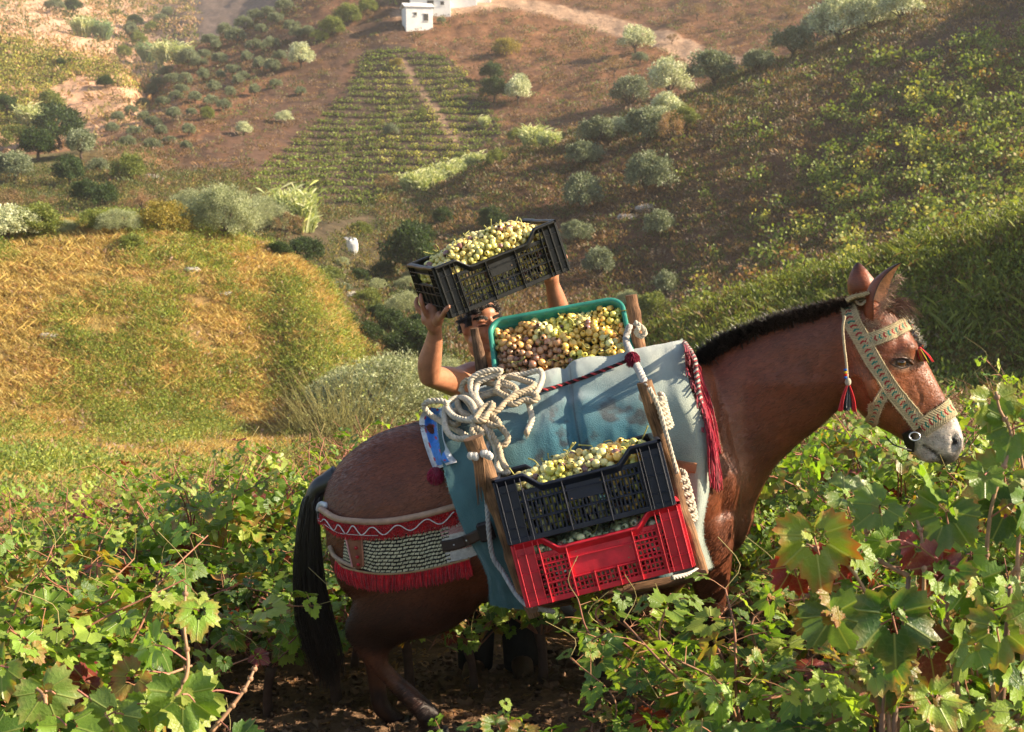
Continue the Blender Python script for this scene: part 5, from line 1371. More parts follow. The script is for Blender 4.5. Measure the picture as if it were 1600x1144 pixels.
Cm=mixc(Cm,np.array([.30,.12,.07]),(vm<520)*(1-headm)*.35)
m_skin,nt=newmat('tanned_skin'); t=NT(nt); c=t.attr('Col'); o=t.obj(); c=t.mix(1.0,c,t.ramp(t.noise(30,5,.6,o),[(.3,(.82,.78,.76)),(.7,(1.15,1.12,1.1))]),'MULTIPLY')
b=t.pbsdf(c,.46,.4,t.bump(t.noise(140,4,.6,o),.25,.003)); b.inputs['Subsurface Weight'].default_value=.12; b.inputs['Subsurface Radius'].default_value=(.02,.008,.004); t.out(b.outputs[0])
man=empty('person',(cx,cy,float(gz(cx,cy))),'bare-shouldered man behind the mule lifting a black crate of grapes with both hands','person')
bb_=MB(); bb_.add(Vm,Qm,Cm)
if len(Tm): bb_.F.append(Tm);bb_.M.append(np.zeros(len(Tm),int));bb_.S.append(np.full(len(Tm),True))
bb_.build('body',m_skin,man)
hh=MB(); idx=np.where(hairm)[0]
for k in range(5200):
    i=idx[RNG.integers(0,len(idx))]; p=Vm[i]; d=Nm[i]*.8+RH.T@np.array([0,-.5,.15])+RNG.normal(0,.25,3); d/=np.linalg.norm(d); L_=RNG.uniform(.012,.028)
    hh.tube([p,p+d*L_*.6,p+d*L_+np.array([0,0,-L_*.25])],[.0010,.0009,.0003],3,col=np.array([.022,.015,.011])*RNG.uniform(.6,1.8),caps=False)
for s in(-1,1):
    for k in range(160):
        x=s*(.014+.038*RNG.random()); p=HC+RH.T@np.array([x,.083-abs(x)*.25,.030-abs(abs(x)-.03)*.3+RNG.normal(0,.002)]); d=RH.T@np.array([s*.8,.3,.3]); hh.tube([p,p+d*.008],[.0008,.0002],3,col=(.02,.014,.01),caps=False)
hh.build('hair',m_hair,man)
MBV=BVHTree.FromPolygons([Vector(p) for p in Vm],[list(map(int,q)) for q in Qm]+[list(map(int,q)) for q in Tm])
def onface(x,z,off=.0):
    h=MBV.ray_cast(Vector(HC+RH.T@np.array([x,.25,z])),Vector(-fw)); return np.array(h[0])+fw*off if h[0] is not None else HC+RH.T@np.array([x,.09,z])
for s in(-1,1):
    ey=MB(); xs=np.linspace(.015,.049,9)
    ey.tube([onface(s*x,.006-((x-.032)/.017)**2*.005,.0) for x in xs],[.002,.0035,.0045,.005,.005,.005,.0045,.0035,.002],8,col=(.50,.22,.14))
    ey.tube([onface(s*x,-.001-((x-.032)/.017)**2*.002,.0022) for x in xs],[.0008,.0017,.0021,.0023,.0023,.0023,.0021,.0017,.0008],6,col=(.012,.008,.006))
    ey.tube([onface(s*x,-.009+((x-.032)/.017)**2*.004,-.0005) for x in xs],.0030,6,col=(.40,.17,.10))
    ey.build('eyelid',m_skin,man)
    br=MB()
    for k in range(420):
        x=RNG.uniform(.010,.056); z=.027+.006*math.sin((x-.01)/.046*math.pi)+RNG.normal(0,.0022); p=onface(s*x,z,.0); d=RH.T@np.array([s*.9,.35,.25 if x<.04 else -.25])
        br.tube([p,p+d*.006+fw*.001,p+d*.011],[.0011,.0010,.0003],3,col=(.016,.011,.008),caps=False)
    br.build('eyebrow',m_hair,man)
m_cloth=simple('work_trousers',rough=.9,spec=.1,nscale=12,bump=.4,bscale=90)
mb2=MB(); pz=[(-.28,0),(0,0)]
S_=np.stack([tsec(cx,cy,z,w,d) for z,w,d in ((.66,.150,.115),(.60,.165,.122),(.50,.175,.125),(.42,.17,.12))]); mb2.grid(S_,closed_v=True,col=(.035,.032,.03))
for s in(-1,1): mb2.tube(catmull([(cx+s*.085,cy,.50),(cx+s*.095,cy-.01,.12),(cx+s*.10,cy,-.26)],20),np.linspace(.112,.075,20),18,col=(.035,.032,.03),caps=False)
mb2.build('trousers',m_cloth,man)
for s in(-1,1):
    sb=MB(); g_=float(gz(cx+s*.1,cy)); sb.tube(catmull([(cx+s*.10,cy+.06,g_+.05),(cx+s*.10,cy-.02,g_+.055),(cx+s*.11,cy-.14,g_+.035),(cx+s*.11,cy-.19,g_+.03)],14),np.interp(np.linspace(0,1,14),[0,.3,.8,1],[.04,.048,.045,.025]),14,col=(.09,.05,.03)); sb.tube([(cx+s*.10,cy+.03,g_+.05),(cx+s*.10,cy+.02,g_+.16)],[.05,.055],14,col=(.09,.05,.03)); sb.build('boot',m_leather,man)
# ================================================================ PLANT MATERIALS
m_leaf=leafmat('vine_leaf',.40,.38,.45,veins=True,tint=(1.35,1.45,.45))
m_leaff=leafmat('far_leaf',.35,.55,.3,tint=(1.3,1.3,.55))
m_olive=leafmat('olive_leaf',.25,.5,.4,tint=(1.2,1.2,.8))
m_grass=leafmat('dry_grass_blade',.40,.7,.15,tint=(1.2,1.05,.6))
m_bark=simple('bark',rough=.9,spec=.1,nscale=18,namt=.4,bump=.8,bscale=40)
m_cane=simple('vine_cane',rough=.6,spec=.25,nscale=30,namt=.3)
# ---- vine leaves
def leaf_outline(th,rg):
    """radius of a lobed grape leaf; th from the tip direction, -pi..pi, seen from the petiole joint"""
    a=np.abs(th); r=np.interp(a,np.radians([0,14,30,44,58,76,92,112,134,152,166,180]),[1.0,.90,.66,.74,.86,.72,.60,.72,.62,.50,.34,.08])
    return r
def leaf_template(npt,rings,rg):
    th=np.linspace(-math.pi,math.pi,npt,endpoint=True); r=leaf_outline(th,rg)
    if npt>=34: r=r*(1+.085*np.where(np.arange(npt)%2,1,-1)*(np.abs(th)<2.9))
    elif npt>=18: r=r*(1+.05*rg.normal(0,1,npt))
    r=r*(1+.05*np.sin(th*2+rg.uniform(0,6)))
    R_=np.linspace(0,1,rings+1)[1:]; V=[[0,0,0]];rad=[0.]
    wob=rg.uniform(0,6.28); fold=rg.uniform(.05,.35); cup=rg.uniform(-.28,.10); wa=rg.uniform(.03,.12); tipd=rg.uniform(-.4,.1)
    for q in R_:
        for k in range(npt):
            x=math.sin(th[k])*r[k]*q;y=math.cos(th[k])*r[k]*q
            z=cup*(r[k]*q)**2+fold*abs(x)*.6+wa*math.sin(4*th[k]+wob)*q*q+wa*.8*math.sin(7*th[k]+2*wob)*q**3+tipd*max(0,y)**2*.4
            V.append([x,y,z]); rad.append(q)
    F_=[]
    for k in range(npt-1): F_.append([0,1+k,2+k,2+k])
    for j in range(rings-1):
        a=1+j*npt;b=a+npt
        for k in range(npt-1): F_.append([a+k,b+k,b+k+1,a+k+1])
    return np.array(V),np.array(F_),np.array(rad)
def put_leaves(mb,tmpl,pos,ydir,nrm,size,cols,edge,rg):
    """pos (k,3); ydir leaf axis; nrm leaf normal; size (k,); cols (k,3); edge (k,4): edge colour and amount"""
    k=len(pos); ti=rg.integers(0,len(tmpl),k)
    ydir=ydir/np.linalg.norm(ydir,axis=1)[:,None]; xd=np.cross(ydir,nrm); xd/=np.linalg.norm(xd,axis=1)[:,None]+1e-9; zd=np.cross(xd,ydir)
    for t_ in range(len(tmpl)):
        ii=np.where(ti==t_)[0]
        if not len(ii): continue
        V,F_,rad=tmpl[t_]; m=len(V)
        W_=pos[ii][:,None]+(xd[ii][:,None]*V[None,:,:1]+ydir[ii][:,None]*V[None,:,1:2]+zd[ii][:,None]*V[None,:,2:])*size[ii][:,None,None]
        pn=rg.uniform(.3,1,(len(ii),m))
        e=np.clip((rad[None]-(1-edge[ii][:,3:4]))/np.maximum(edge[ii][:,3:4],.01),0,1)*(edge[ii][:,3:4]>.02)*pn
        C_=cols[ii][:,None]*(1-e[...,None])+edge[ii][:,None,:3]*e[...,None]
        C_=C_*(1-.15*(1-rad[None,:,None]))
        FF=(F_[None]+(np.arange(len(ii))*m)[:,None,None]).reshape(-1,4)
        uv=np.tile(V[:,:2],(len(ii),1))
        mb.add(W_.reshape(-1,3),FF,C_.reshape(-1,3),uv=uv)
GREENS=np.array([[.175,.27,.034],[.12,.205,.026],[.25,.345,.048],[.07,.14,.022],[.33,.40,.075],[.185,.30,.038]])
def leaf_colors(k,rg,autumn=.12):
    c=GREENS[rg.integers(0,len(GREENS),k)]*rg.uniform(.75,1.25,(k,1)); edge=np.zeros((k,4)); u=rg.random(k)
    m=u<autumn; c[m]=np.array([.30,.24,.05])*rg.uniform(.7,1.2,(m.sum(),1)); edge[m]=[.32,.09,.03,.4]
    m=(u>=autumn)&(u<autumn*2.4); edge[m]=np.c_[np.tile([.35,.17,.05],(m.sum(),1)),rg.uniform(.1,.4,m.sum())]
    m=u>1-autumn*.45; c[m]=np.array([.20,.030,.020])*rg.uniform(.6,1.3,(m.sum(),1)); edge[m]=[.10,.012,.012,.4]
    return c,edge
def vine(seed,tm,nc=13,gap=.062,hgt=.95,spread=.55,lsz=(.045,.080),stemsides=5,petiole=True,autumn=.085,up=.5):
    """one bush-trained grapevine: stump, canes, petioles and leaves, in local metres"""
    rg=np.random.default_rng(seed); L_=MB();S_=MB(); 
    tr=[(0,0,-.12),(rg.normal(0,.02),rg.normal(0,.02),.12),(rg.normal(0,.04),rg.normal(0,.04),.28)]
    S_.tube(catmull(tr,10),np.interp(np.linspace(0,1,10),[0,.6,1],[.028,.020,.026]),9,col=(.10,.06,.045))
    P_=[];Y_=[];N_=[];Z_=[]
    for c in range(nc):
        a=2*math.pi*(c+rg.uniform(-.35,.35))/nc; sp=spread*rg.uniform(.25,1.15); h=hgt*rg.uniform(.7,1.1)*(1-.25*(sp/spread-.5))
        d=np.array([math.cos(a),math.sin(a),0]); b0=np.array([0,0,.26])+d*.03
        pts=[b0,b0+d*sp*.35+np.array([0,0,h*.32]),b0+d*sp*.75+np.array([rg.normal(0,.05),rg.normal(0,.05),h*.62]),b0+d*sp*1.15+np.array([rg.normal(0,.09),rg.normal(0,.09),h*.80-max(0,sp-spread*.6)*.4])]
        n=22; q=catmull(pts,n); redd=rg.random()
        cc=np.array([.26,.13,.07])*(1-redd*.4)+np.array([.30,.07,.07])*redd*.5
        S_.tube(q,np.linspace(.0052,.0022,n),stemsides,col=cc,caps=False)
        ln=np.concatenate([[0],np.cumsum(np.linalg.norm(np.diff(q,axis=0),axis=1))]); s=.10+rg.uniform(0,.04); side=1
        while s<ln[-1]:
            p=np.array([np.interp(s,ln,q[:,k]) for k in range(3)]); tdir=q[min(n-1,np.searchsorted(ln,s))]-q[max(0,np.searchsorted(ln,s)-1)]; tdir/=np.linalg.norm(tdir)+1e-9
            sd=np.cross(tdir,[0,0,1.]);sd/=np.linalg.norm(sd)+1e-9; out=sd*side+np.array([0,0,rg.uniform(.1,.7)])+d*rg.uniform(-.1,.5)+rg.normal(0,.35,3); out/=np.linalg.norm(out)
            pl=rg.uniform(.04,.085); pe=p+out*pl
            if petiole: S_.tube([p,p+out*pl*.5+np.array([0,0,.004]),pe],[.0016,.0013,.0012],4,col=np.array([.34,.16,.08])*rg.uniform(.7,1.2),caps=False)
            yd=out*np.array([1,1,.2])+np.array([0,0,-rg.uniform(.1,1.1)])+rg.normal(0,.3,3)
            nn_=np.array([0,0,1.])+out*rg.uniform(.2,1.1)+rg.normal(0,.35,3)
            P_.append(pe);Y_.append(yd);N_.append(nn_);Z_.append(rg.uniform(*lsz)*(1.0 if s<ln[-1]*.8 else .6))
            side*=-1; s+=gap*rg.uniform(.6,1.4)
        if rg.random()<.5:
            e=q[-1]; S_.tube(catmull([e,e+np.array([rg.normal(0,.03),rg.normal(0,.03),.05]),e+np.array([rg.normal(0,.05),rg.normal(0,.05),.11])],7),.0012,4,col=(.30,.24,.09),caps=False)
    k=len(P_); cols,edge=leaf_colors(k,rg,autumn)
    put_leaves(L_,tm,np.array(P_),np.array(Y_),np.array(N_),np.array(Z_)*1.0,cols,edge,rg)
    return L_,S_
rgp=np.random.default_rng(11)
TM_N=[leaf_template(45,3,rgp) for _ in range(7)]; TM_M=[leaf_template(23,2,rgp) for _ in range(6)]; TM_F=[leaf_template(12,1,rgp) for _ in range(5)]
def vproto(seeds,tm,**k):
    o=[]
    for s in seeds:
        a,b=vine(s,tm,**k); o.append((a.mesh('vine_foliage',m_leaf),b.mesh('vine_stems',m_cane)))
    return o
VN=vproto([1,2,3,4],TM_N,nc=18,gap=.045,lsz=(.056,.096)); VM=vproto([11,12,13,14,15],TM_M,nc=19,gap=.046,lsz=(.054,.094)); VF=vproto([21,22,23,24],TM_F,nc=20,gap=.048,stemsides=3,petiole=False,lsz=(.06,.10))
VLOW=vproto([31,32,33],TM_N,nc=12,gap=.05,hgt=.42,spread=.42,lsz=(.05,.08))
def place_pair(name,parts,pm,loc,sc,rz,label,cat,group=None,tilt=(0,0)):
    e=bpy.data.objects.new(name,None); COL.objects.link(e); e.location=loc; e.rotation_euler=(tilt[0],tilt[1],rz); e.scale=(sc if hasattr(sc,'__len__') else (sc,)*3); e.empty_display_size=.2
    tag(e,label,cat,group)
    for pn,me in zip(parts,pm):
        o=bpy.data.objects.new(pn,me); COL.objects.link(o); o.parent=e
    return e
# ---- the vineyard in the foreground: about one vine to the square metre
rv=np.random.default_rng(5); cnt=0
def vline(x,y):
    """lowest photo row a vine here may reach, so the mule and the trodden soil stay clear"""
    return None
spots=[]; ORD=['first','second','third','fourth','fifth','sixth','seventh','eighth','ninth','tenth','eleventh','twelfth','thirteenth','fourteenth','fifteenth','sixteenth','seventeenth','eighteenth','nineteenth','twentieth']
ROWN=['nearest','second nearest','third nearest','fourth nearest','fifth nearest','sixth nearest','seventh nearest','eighth nearest','ninth nearest']; rowi=0; inrow={}
yy=2.75
while yy<13.2:
    half=.45*yy+.9; st=.58 if yy<5 else .62; xx=-half+rv.uniform(0,st)
    while xx<half:
        x=xx+rv.normal(0,.12); y=yy+rv.normal(0,.10); spots.append((x,y,rowi)); xx+=st
    rowi+=1; yy+=.54 if yy<5 else .60
for (x,y,ri) in spots:
    u,v=px((x,y,float(gz(x,y)))); r=math.hypot(x,y)
    sc=rv.uniform(.85,1.1); kind='n' if r<4.2 else('m' if r<7.5 else 'f')
    # trodden lane under and in front of the mule, and room for the man
    if 3.1<y<4.85 and -1.20<x<.50: continue
    if 4.85<=y<5.1 and -1.3<x<.6: kind='low'
    if math.hypot(x+.06,y-5.28)<.33: continue
    if y<4.85 and -.173*y-.12<x<.12*y: continue
    if y<4.85 and -.173*y-.48<x<.172*y+.38: kind='low'; sc*=.85 if x>0 else 1
    if y<=3.1 and -.78<x<.10: continue
    if y<=3.1 and -1.5<x<=-.78: kind='low'
    if y<=3.4 and .10<=x<.55: kind='low'
    top=None
    if .8<=x<1.9 and y<5.0: sc*=.80                      # keep below the muzzle
    if 4.0<=y<4.8 and -1.9<x<-1.35: sc*=.75
    pool={'n':VN,'m':VM,'f':VF,'low':VLOW}[kind]
    pm=pool[rv.integers(0,len(pool))]
    side='left' if x<-1 else ('right' if x>.6 else 'middle')
    vis=-30<u<1630
    ki=inrow.get(ri,0)
    if vis: inrow[ri]=ki+1
    if kind=='low': lab,gr='low sprawling grapevine with bright green leaves at the edge of the trodden soil','low grapevines beside the mule'
    elif r<4.4: lab,gr=('leafy green grapevine in the near %s foreground of the vineyard'%side),'near grapevines on the '+side
    elif r<7.5: lab,gr=('green grapevine in the middle rows of the vineyard, %s side'%side),'middle row grapevines on the '+side
    else: lab,gr=('small looking grapevine in the back rows of the vineyard, %s side'%side),'back row grapevines on the '+side
    if vis and ri<len(ROWN) and ki<len(ORD): lab='%s %s grapevine, %s from the left in the %s row'%({'low':'low sprawling','n':'leafy green','m':'bushy green','f':'small bushy'}[kind],'foreground' if ri<4 else 'middle distance',ORD[ki],ROWN[ri])
    place_pair('grapevine',('foliage','stems'),pm,(x,y,float(gz(x,y))-.02),(sc,sc,sc*rv.uniform(.9,1.05)),rv.uniform(0,6.28),lab,'grapevine',gr,(rv.normal(0,.05),rv.normal(0,.05))); cnt+=1
for i,(x,y,sc,l) in enumerate([(-1.0,4.95,.9,'right behind the tail of the mule'),(-.72,5.0,1.0,'between the hind legs and the belly of the mule'),(-.42,5.02,.95,'under the rear edge of the teal blanket'),(-.16,4.92,.8,'at the feet of the man'),(.12,4.98,.95,'in the shade under the red crate'),(.36,4.95,1.0,'behind the forelegs of the mule'),(.28,3.0,.8,'at the bottom edge in front of the bare soil'),(.50,3.45,1.0,'at the bottom edge before the foreleg of the mule'),(.62,3.05,1.1,'at the bottom edge right of the bare soil'),(-.98,2.75,.85,'at the bottom edge left of the hind hooves')]):
    place_pair('grapevine',('foliage','stems'),VLOW[i%3],(x,y,float(gz(x,y))-.02),sc,i*1.7,'low leafy grapevine '+l,'grapevine','low grapevines beside the mule')
# three distinct close vines with large leaves
def big_leaf_vine(name,label,canes,seed,lsz,autumn=.2,extra=None,gap=.085):
    """canes given as photo pixels with distance"""
    rg=np.random.default_rng(seed); L_=MB();S_=MB();P_=[];Y_=[];N_=[];Z_=[]
    base=canes[0][0]; b0=P(*base)
    for cpts in canes:
        q=catmull([list(P(*c)) for c in cpts],30); S_.tube(q,np.linspace(.0055,.0025,30),7,col=np.array([.36,.21,.12])*rg.uniform(.8,1.1))
        for k in range(3,30,6): S_.ball(q[k],(.0072,.0072,.0072),8,5,col=(.33,.19,.11))
        ln=np.concatenate([[0],np.cumsum(np.linalg.norm(np.diff(q,axis=0),axis=1))]); s=rg.uniform(.02,.08); side=1
        while s<ln[-1]:
            p=np.array([np.interp(s,ln,q[:,k]) for k in range(3)]); out=np.array([side*rg.uniform(.3,1),rg.uniform(-.9,.2),rg.uniform(-.1,.6)]); out/=np.linalg.norm(out); pl=rg.uniform(.05,.10); pe=p+out*pl
            S_.tube(catmull([p,p+out*pl*.6+np.array([0,0,.01]),pe],6),[.0020,.0019,.0018,.0017,.0017,.0017],5,col=np.array([.42,.16,.12])*rg.uniform(.8,1.1),caps=False)
            P_.append(pe); Y_.append(out*.5+np.array([0,-.1,-rg.uniform(.3,1.2)])+rg.normal(0,.3,3)); N_.append(np.array([rg.normal(.25,.35),-rg.uniform(.35,1.1),rg.uniform(.3,1.1)])); Z_.append(rg.uniform(*lsz)); side*=-1; s+=gap*rg.uniform(.7,1.3)
    k=len(P_); cols,edge=leaf_colors(k,rg,autumn)
    for (u,v,d,size,col,ec,ea,ang,nx) in (extra or []):
        P_.append(np.array(P(u,v,d))); Y_.append(np.array([math.sin(math.radians(ang)),-.15,-math.cos(math.radians(ang))])); N_.append(np.array(nx,float)); Z_.append(size); cols=np.vstack([cols,col]); edge=np.vstack([edge,[*ec,ea]])
        pj=np.array(P(u,v,d)); S_.tube(catmull([pj,pj+np.array([.01,.03,-.02]),pj+np.array([.04,.06,-.10])],8),.002,5,col=(.42,.20,.14),caps=False)
    put_leaves(L_,TM_N,np.array(P_),np.array(Y_),np.array(N_),np.array(Z_),cols,edge,rg)
    # stump in the ground
    g=np.array([b0.x,b0.y,float(gz(b0.x,b0.y))-.1]); S_.tube(catmull([g,(g+np.array(b0))/2+np.array([.03,.02,0]),b0],14),np.linspace(.035,.010,14),9,col=(.11,.07,.05))
    for cpts in canes[1:]:
        c0=P(*cpts[0]); S_.tube(catmull([g+np.array([0,0,.25]),(g+np.array(c0))/2+np.array([0,0,.12]),c0],12),np.linspace(.012,.005,12),7,col=(.20,.12,.08))
    e=empty(name,g+np.array([0,0,.1]),label,'grapevine'); L_.build('foliage',m_leaf,e); S_.build('stems',m_cane,e); return e
YG=(.20,.26,.035);DG=(.045,.10,.02);RD=(.22,.02,.015);PK=(.30,.10,.08)
big_leaf_vine('grapevine','tall close grapevine with large pale stems and leaves at the right edge, beside the muzzle',
 [[(1560,1144,2.45),(1540,960,2.5),(1548,800,2.55),(1580,690,2.6),(1562,640,2.6),(1556,612,2.6)],[(1600,1050,2.5),(1590,880,2.55),(1600,760,2.6),(1590,680,2.65)],[(1500,1100,2.5),(1480,960,2.55),(1500,820,2.6),(1530,760,2.7)],[(1580,900,2.6),(1640,800,2.6),(1630,680,2.6)]],41,(.055,.085),.14,
 extra=[(1553,628,2.62,.085,(.19,.25,.04),(.3,.25,.05),.1,10,(.3,-.9,.3)),(1585,660,2.60,.09,(.12,.2,.03),(.2,.2,.05),.0,-15,(-.2,-.9,.4)),(1572,742,2.6,.10,(.15,.20,.05),(.3,.1,.05),.12,-60,(.2,-.6,.8)),(1530,720,2.65,.06,(.3,.36,.10),(.3,.3,.1),.0,20,(.9,-.5,.2)),(1500,775,2.75,.075,(.25,.3,.08),(.3,.3,.1),.0,-10,(.8,-.5,.3))])
big_leaf_vine('grapevine','close grapevine with one sunlit yellow-green leaf above dark red leaves, below the mule\'s neck',
 [[(1390,1144,2.4),(1380,1000,2.45),(1330,890,2.5),(1260,850,2.5)],[(1400,1100,2.4),(1440,960,2.45),(1440,840,2.5),(1420,790,2.55)],[(1380,1060,2.4),(1300,960,2.5),(1220,900,2.6)],[(1420,900,2.5),(1358,860,2.55),(1360,790,2.6)]],42,(.05,.08),.25,
 extra=[(1272,838,2.42,.112,YG,(.42,.10,.03),.16,8,(-.15,-.85,.75)),(1300,880,2.50,.085,RD,(.3,.02,.02),.3,-10,(.2,-.8,.2)),(1240,885,2.52,.07,RD,(.35,.03,.02),.3,20,(-.1,-.8,.2)),
        (1395,960,2.36,.115,(.05,.11,.022),(.2,.18,.05),.08,5,(0,-1,.35)),(1300,960,2.42,.095,(.10,.16,.05),(.2,.2,.1),.0,25,(-.5,-.8,.5)),(1385,1050,2.40,.085,(.06,.12,.03),(.3,.08,.06),.2,0,(.1,-1,.2)),
        (1320,772,2.60,.085,(.14,.21,.05),(.2,.2,.05),.05,70,(.2,-.5,.9)),(1375,790,2.55,.075,(.15,.22,.05),(.2,.2,.05),.0,-50,(0,-.6,.8)),(1440,850,2.5,.08,(.28,.05,.05),(.22,.02,.03),.4,20,(0,-.8,.3)),(1480,800,2.5,.095,(.11,.18,.03),(.2,.2,.05),.05,-20,(0,-.5,.9)),
        (1470,880,2.48,.08,(.20,.03,.03),(.3,.1,.05),.3,-25,(.1,-.9,.2)),(1520,910,2.5,.09,(.10,.19,.03),(.2,.2,.05),.0,10,(.1,-.9,.4)),(1510,1000,2.46,.09,(.22,.30,.06),(.2,.2,.05),.0,-10,(.7,-.7,.3)),(1450,1010,2.46,.085,(.16,.03,.025),(.25,.08,.04),.3,15,(0,-.9,.2)),(1560,980,2.45,.09,(.16,.22,.04),(.4,.2,.05),.2,0,(-.2,-.8,.5))])
big_leaf_vine('grapevine','close grapevine with bright toothed leaves and pink shoots along the bottom left corner',
 [[(120,1144,2.55),(180,1100,2.6),(250,1060,2.65),(300,1040,2.7)],[(230,1144,2.55),(290,1060,2.6),(288,980,2.65),(290,915,2.7)],[(60,1144,2.5),(70,1090,2.55),(30,1060,2.6)],[(330,1144,2.6),(380,1080,2.65),(400,1040,2.7)],[(180,1144,2.5),(150,1100,2.55),(120,1080,2.6)]],43,(.055,.088),.14,
 extra=[(285,1085,2.52,.10,(.13,.22,.03),(.2,.2,.05),.0,0,(.1,-.8,.7)),(70,1080,2.5,.09,(.17,.26,.05),(.3,.3,.1),.05,20,(0,-.7,.9)),(180,1115,2.5,.085,(.15,.23,.05),(.3,.3,.1),.0,-20,(.2,-.7,.9))])
# ================================================================ TREES AND SHRUBS ON THE HILLS
def tri_leaves(mb,pos,size,cols,rg,asp=.45,up=0.0,outv=None):
    """small two-triangle leaves, random lie"""
    k=len(pos); d=rg.normal(0,1,(k,3)); d[:,2]+=up
    if outv is not None: d=d+outv*1.0
    d/=np.linalg.norm(d,axis=1)[:,None]; s=np.cross(d,rg.normal(0,1,(k,3))); s/=np.linalg.norm(s,axis=1)[:,None]
    L=(size*rg.uniform(.7,1.3,k))[:,None]; V=np.stack([pos,pos+d*L*.5+s*L*asp*.5,pos+d*L,pos+d*L*.5-s*L*asp*.5],1)
    F_=np.arange(k*4).reshape(k,4); mb.add(V.reshape(-1,3),F_,np.repeat(cols,4,0),smooth=False)
def crown(seed,rx,rz,z0,nclump,nleaf,leaf,cols,clr=.30,lobes=1,gap=.85,asp=.45,up=.2):
    """crown of leaf clumps scattered through an uneven dome; returns leaf mesh data and clump centres"""
    rg=np.random.default_rng(seed); mb=MB(); cs=[]
    for c in range(nclump):
        a=rg.uniform(0,2*math.pi); t_=rg.uniform(-.35,1.0); rr=rg.uniform(.45,1)**.5*gap
        h=math.sqrt(max(0,1-max(0,t_)**2)); f=1+.28*math.sin(a*2+seed)+.18*math.sin(a*3+seed*2)
        p=np.array([math.cos(a)*h*rx*rr*f,math.sin(a)*h*rx*rr*f,z0+t_*rz*rr]); cs.append(p)
        k=int(nleaf*rg.uniform(.6,1.4)); q=rg.normal(0,1,(k,3)); q/=np.linalg.norm(q,axis=1)[:,None]; r=clr*rg.uniform(.6,1.25)*(rg.random(k)**.5)
        pos=p+q*r[:,None]*np.array([1,1,.8]); cc=np.array(cols)[rg.integers(0,len(cols),k)]*rg.uniform(.7,1.3,(k,1))*rg.uniform(.8,1.2)
        tri_leaves(mb,pos,leaf,cc,rg,asp,up,q)
    return mb,cs
def trunk(seed,cs,h,r,col=(.09,.065,.05),n=7):
    rg=np.random.default_rng(seed+99); mb=MB(); b=np.array([0,0,-.3]); m1=np.array([rg.normal(0,.06)*h,rg.normal(0,.06)*h,h*.5]); t_=np.array([rg.normal(0,.1)*h,rg.normal(0,.1)*h,h])
    mb.tube(catmull([b,[0,0,0],m1,t_],9),np.linspace(r,r*.55,9),7,col=col)
    for c in cs[:n]: mb.tube(catmull([t_-[0,0,h*.25],(t_+c)/2+rg.normal(0,.06,3)*h,c],7),np.linspace(r*.45,r*.1,7),5,col=col,caps=False)
    return mb
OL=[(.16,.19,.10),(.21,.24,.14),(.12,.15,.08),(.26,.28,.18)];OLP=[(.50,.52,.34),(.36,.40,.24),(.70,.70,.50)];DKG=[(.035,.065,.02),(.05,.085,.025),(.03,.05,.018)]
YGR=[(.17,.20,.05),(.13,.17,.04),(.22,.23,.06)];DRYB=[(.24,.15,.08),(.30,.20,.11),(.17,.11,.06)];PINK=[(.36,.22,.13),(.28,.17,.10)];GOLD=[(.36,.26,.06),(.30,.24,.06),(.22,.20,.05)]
def tproto(kind,seed,rx,rz,z0,nc,nl,leaf,cols,h,r,**k):
    a,cs=crown(seed,rx,rz,z0,nc,nl,leaf,cols,**k); b=trunk(seed,cs,h,r)
    return (a.mesh(kind+'_crown',m_olive if kind=='olive' else m_leaff),b.mesh(kind+'_trunk',m_bark))
# unit trees: about 2 m wide, scaled when placed
TREE={'olive':[tproto('olive',s,.95,.88,.85,64,110,.105,OL,.45,.10,clr=.27) for s in(1,2,3,4,5)],
 'olive_near':[tproto('olive',s,.98,.85,.55,180,170,.050,[(.32,.35,.19),(.46,.48,.29),(.20,.23,.12),(.36,.38,.20)],.22,.09,clr=.21,asp=.28,up=.7) for s in(6,7,8)],
 'pale':[tproto('olive',s,.95,.95,.85,64,110,.105,OLP,.45,.09,clr=.27) for s in(9,10,11)],  # whitened olive leaves; backlit treetops on the ridge are put into this colour
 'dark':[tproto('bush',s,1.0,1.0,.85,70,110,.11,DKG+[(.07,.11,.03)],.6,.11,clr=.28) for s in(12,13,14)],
 'yg':[tproto('bush',s,1.0,.95,.75,64,110,.10,YGR,.35,.08,clr=.27) for s in(15,16,17)],
 'gold':[tproto('bush',s,1.0,.75,.55,60,100,.09,GOLD,.35,.06,clr=.27) for s in(18,19)],
 'dry':[tproto('bush',s,.95,.75,.9,30,50,.09,DRYB,.6,.06,clr=.24) for s in(20,21)],
 'pink':[tproto('bush',s,.9,.9,1.1,36,50,.09,PINK,.7,.07,clr=.26) for s in(22,23)]}
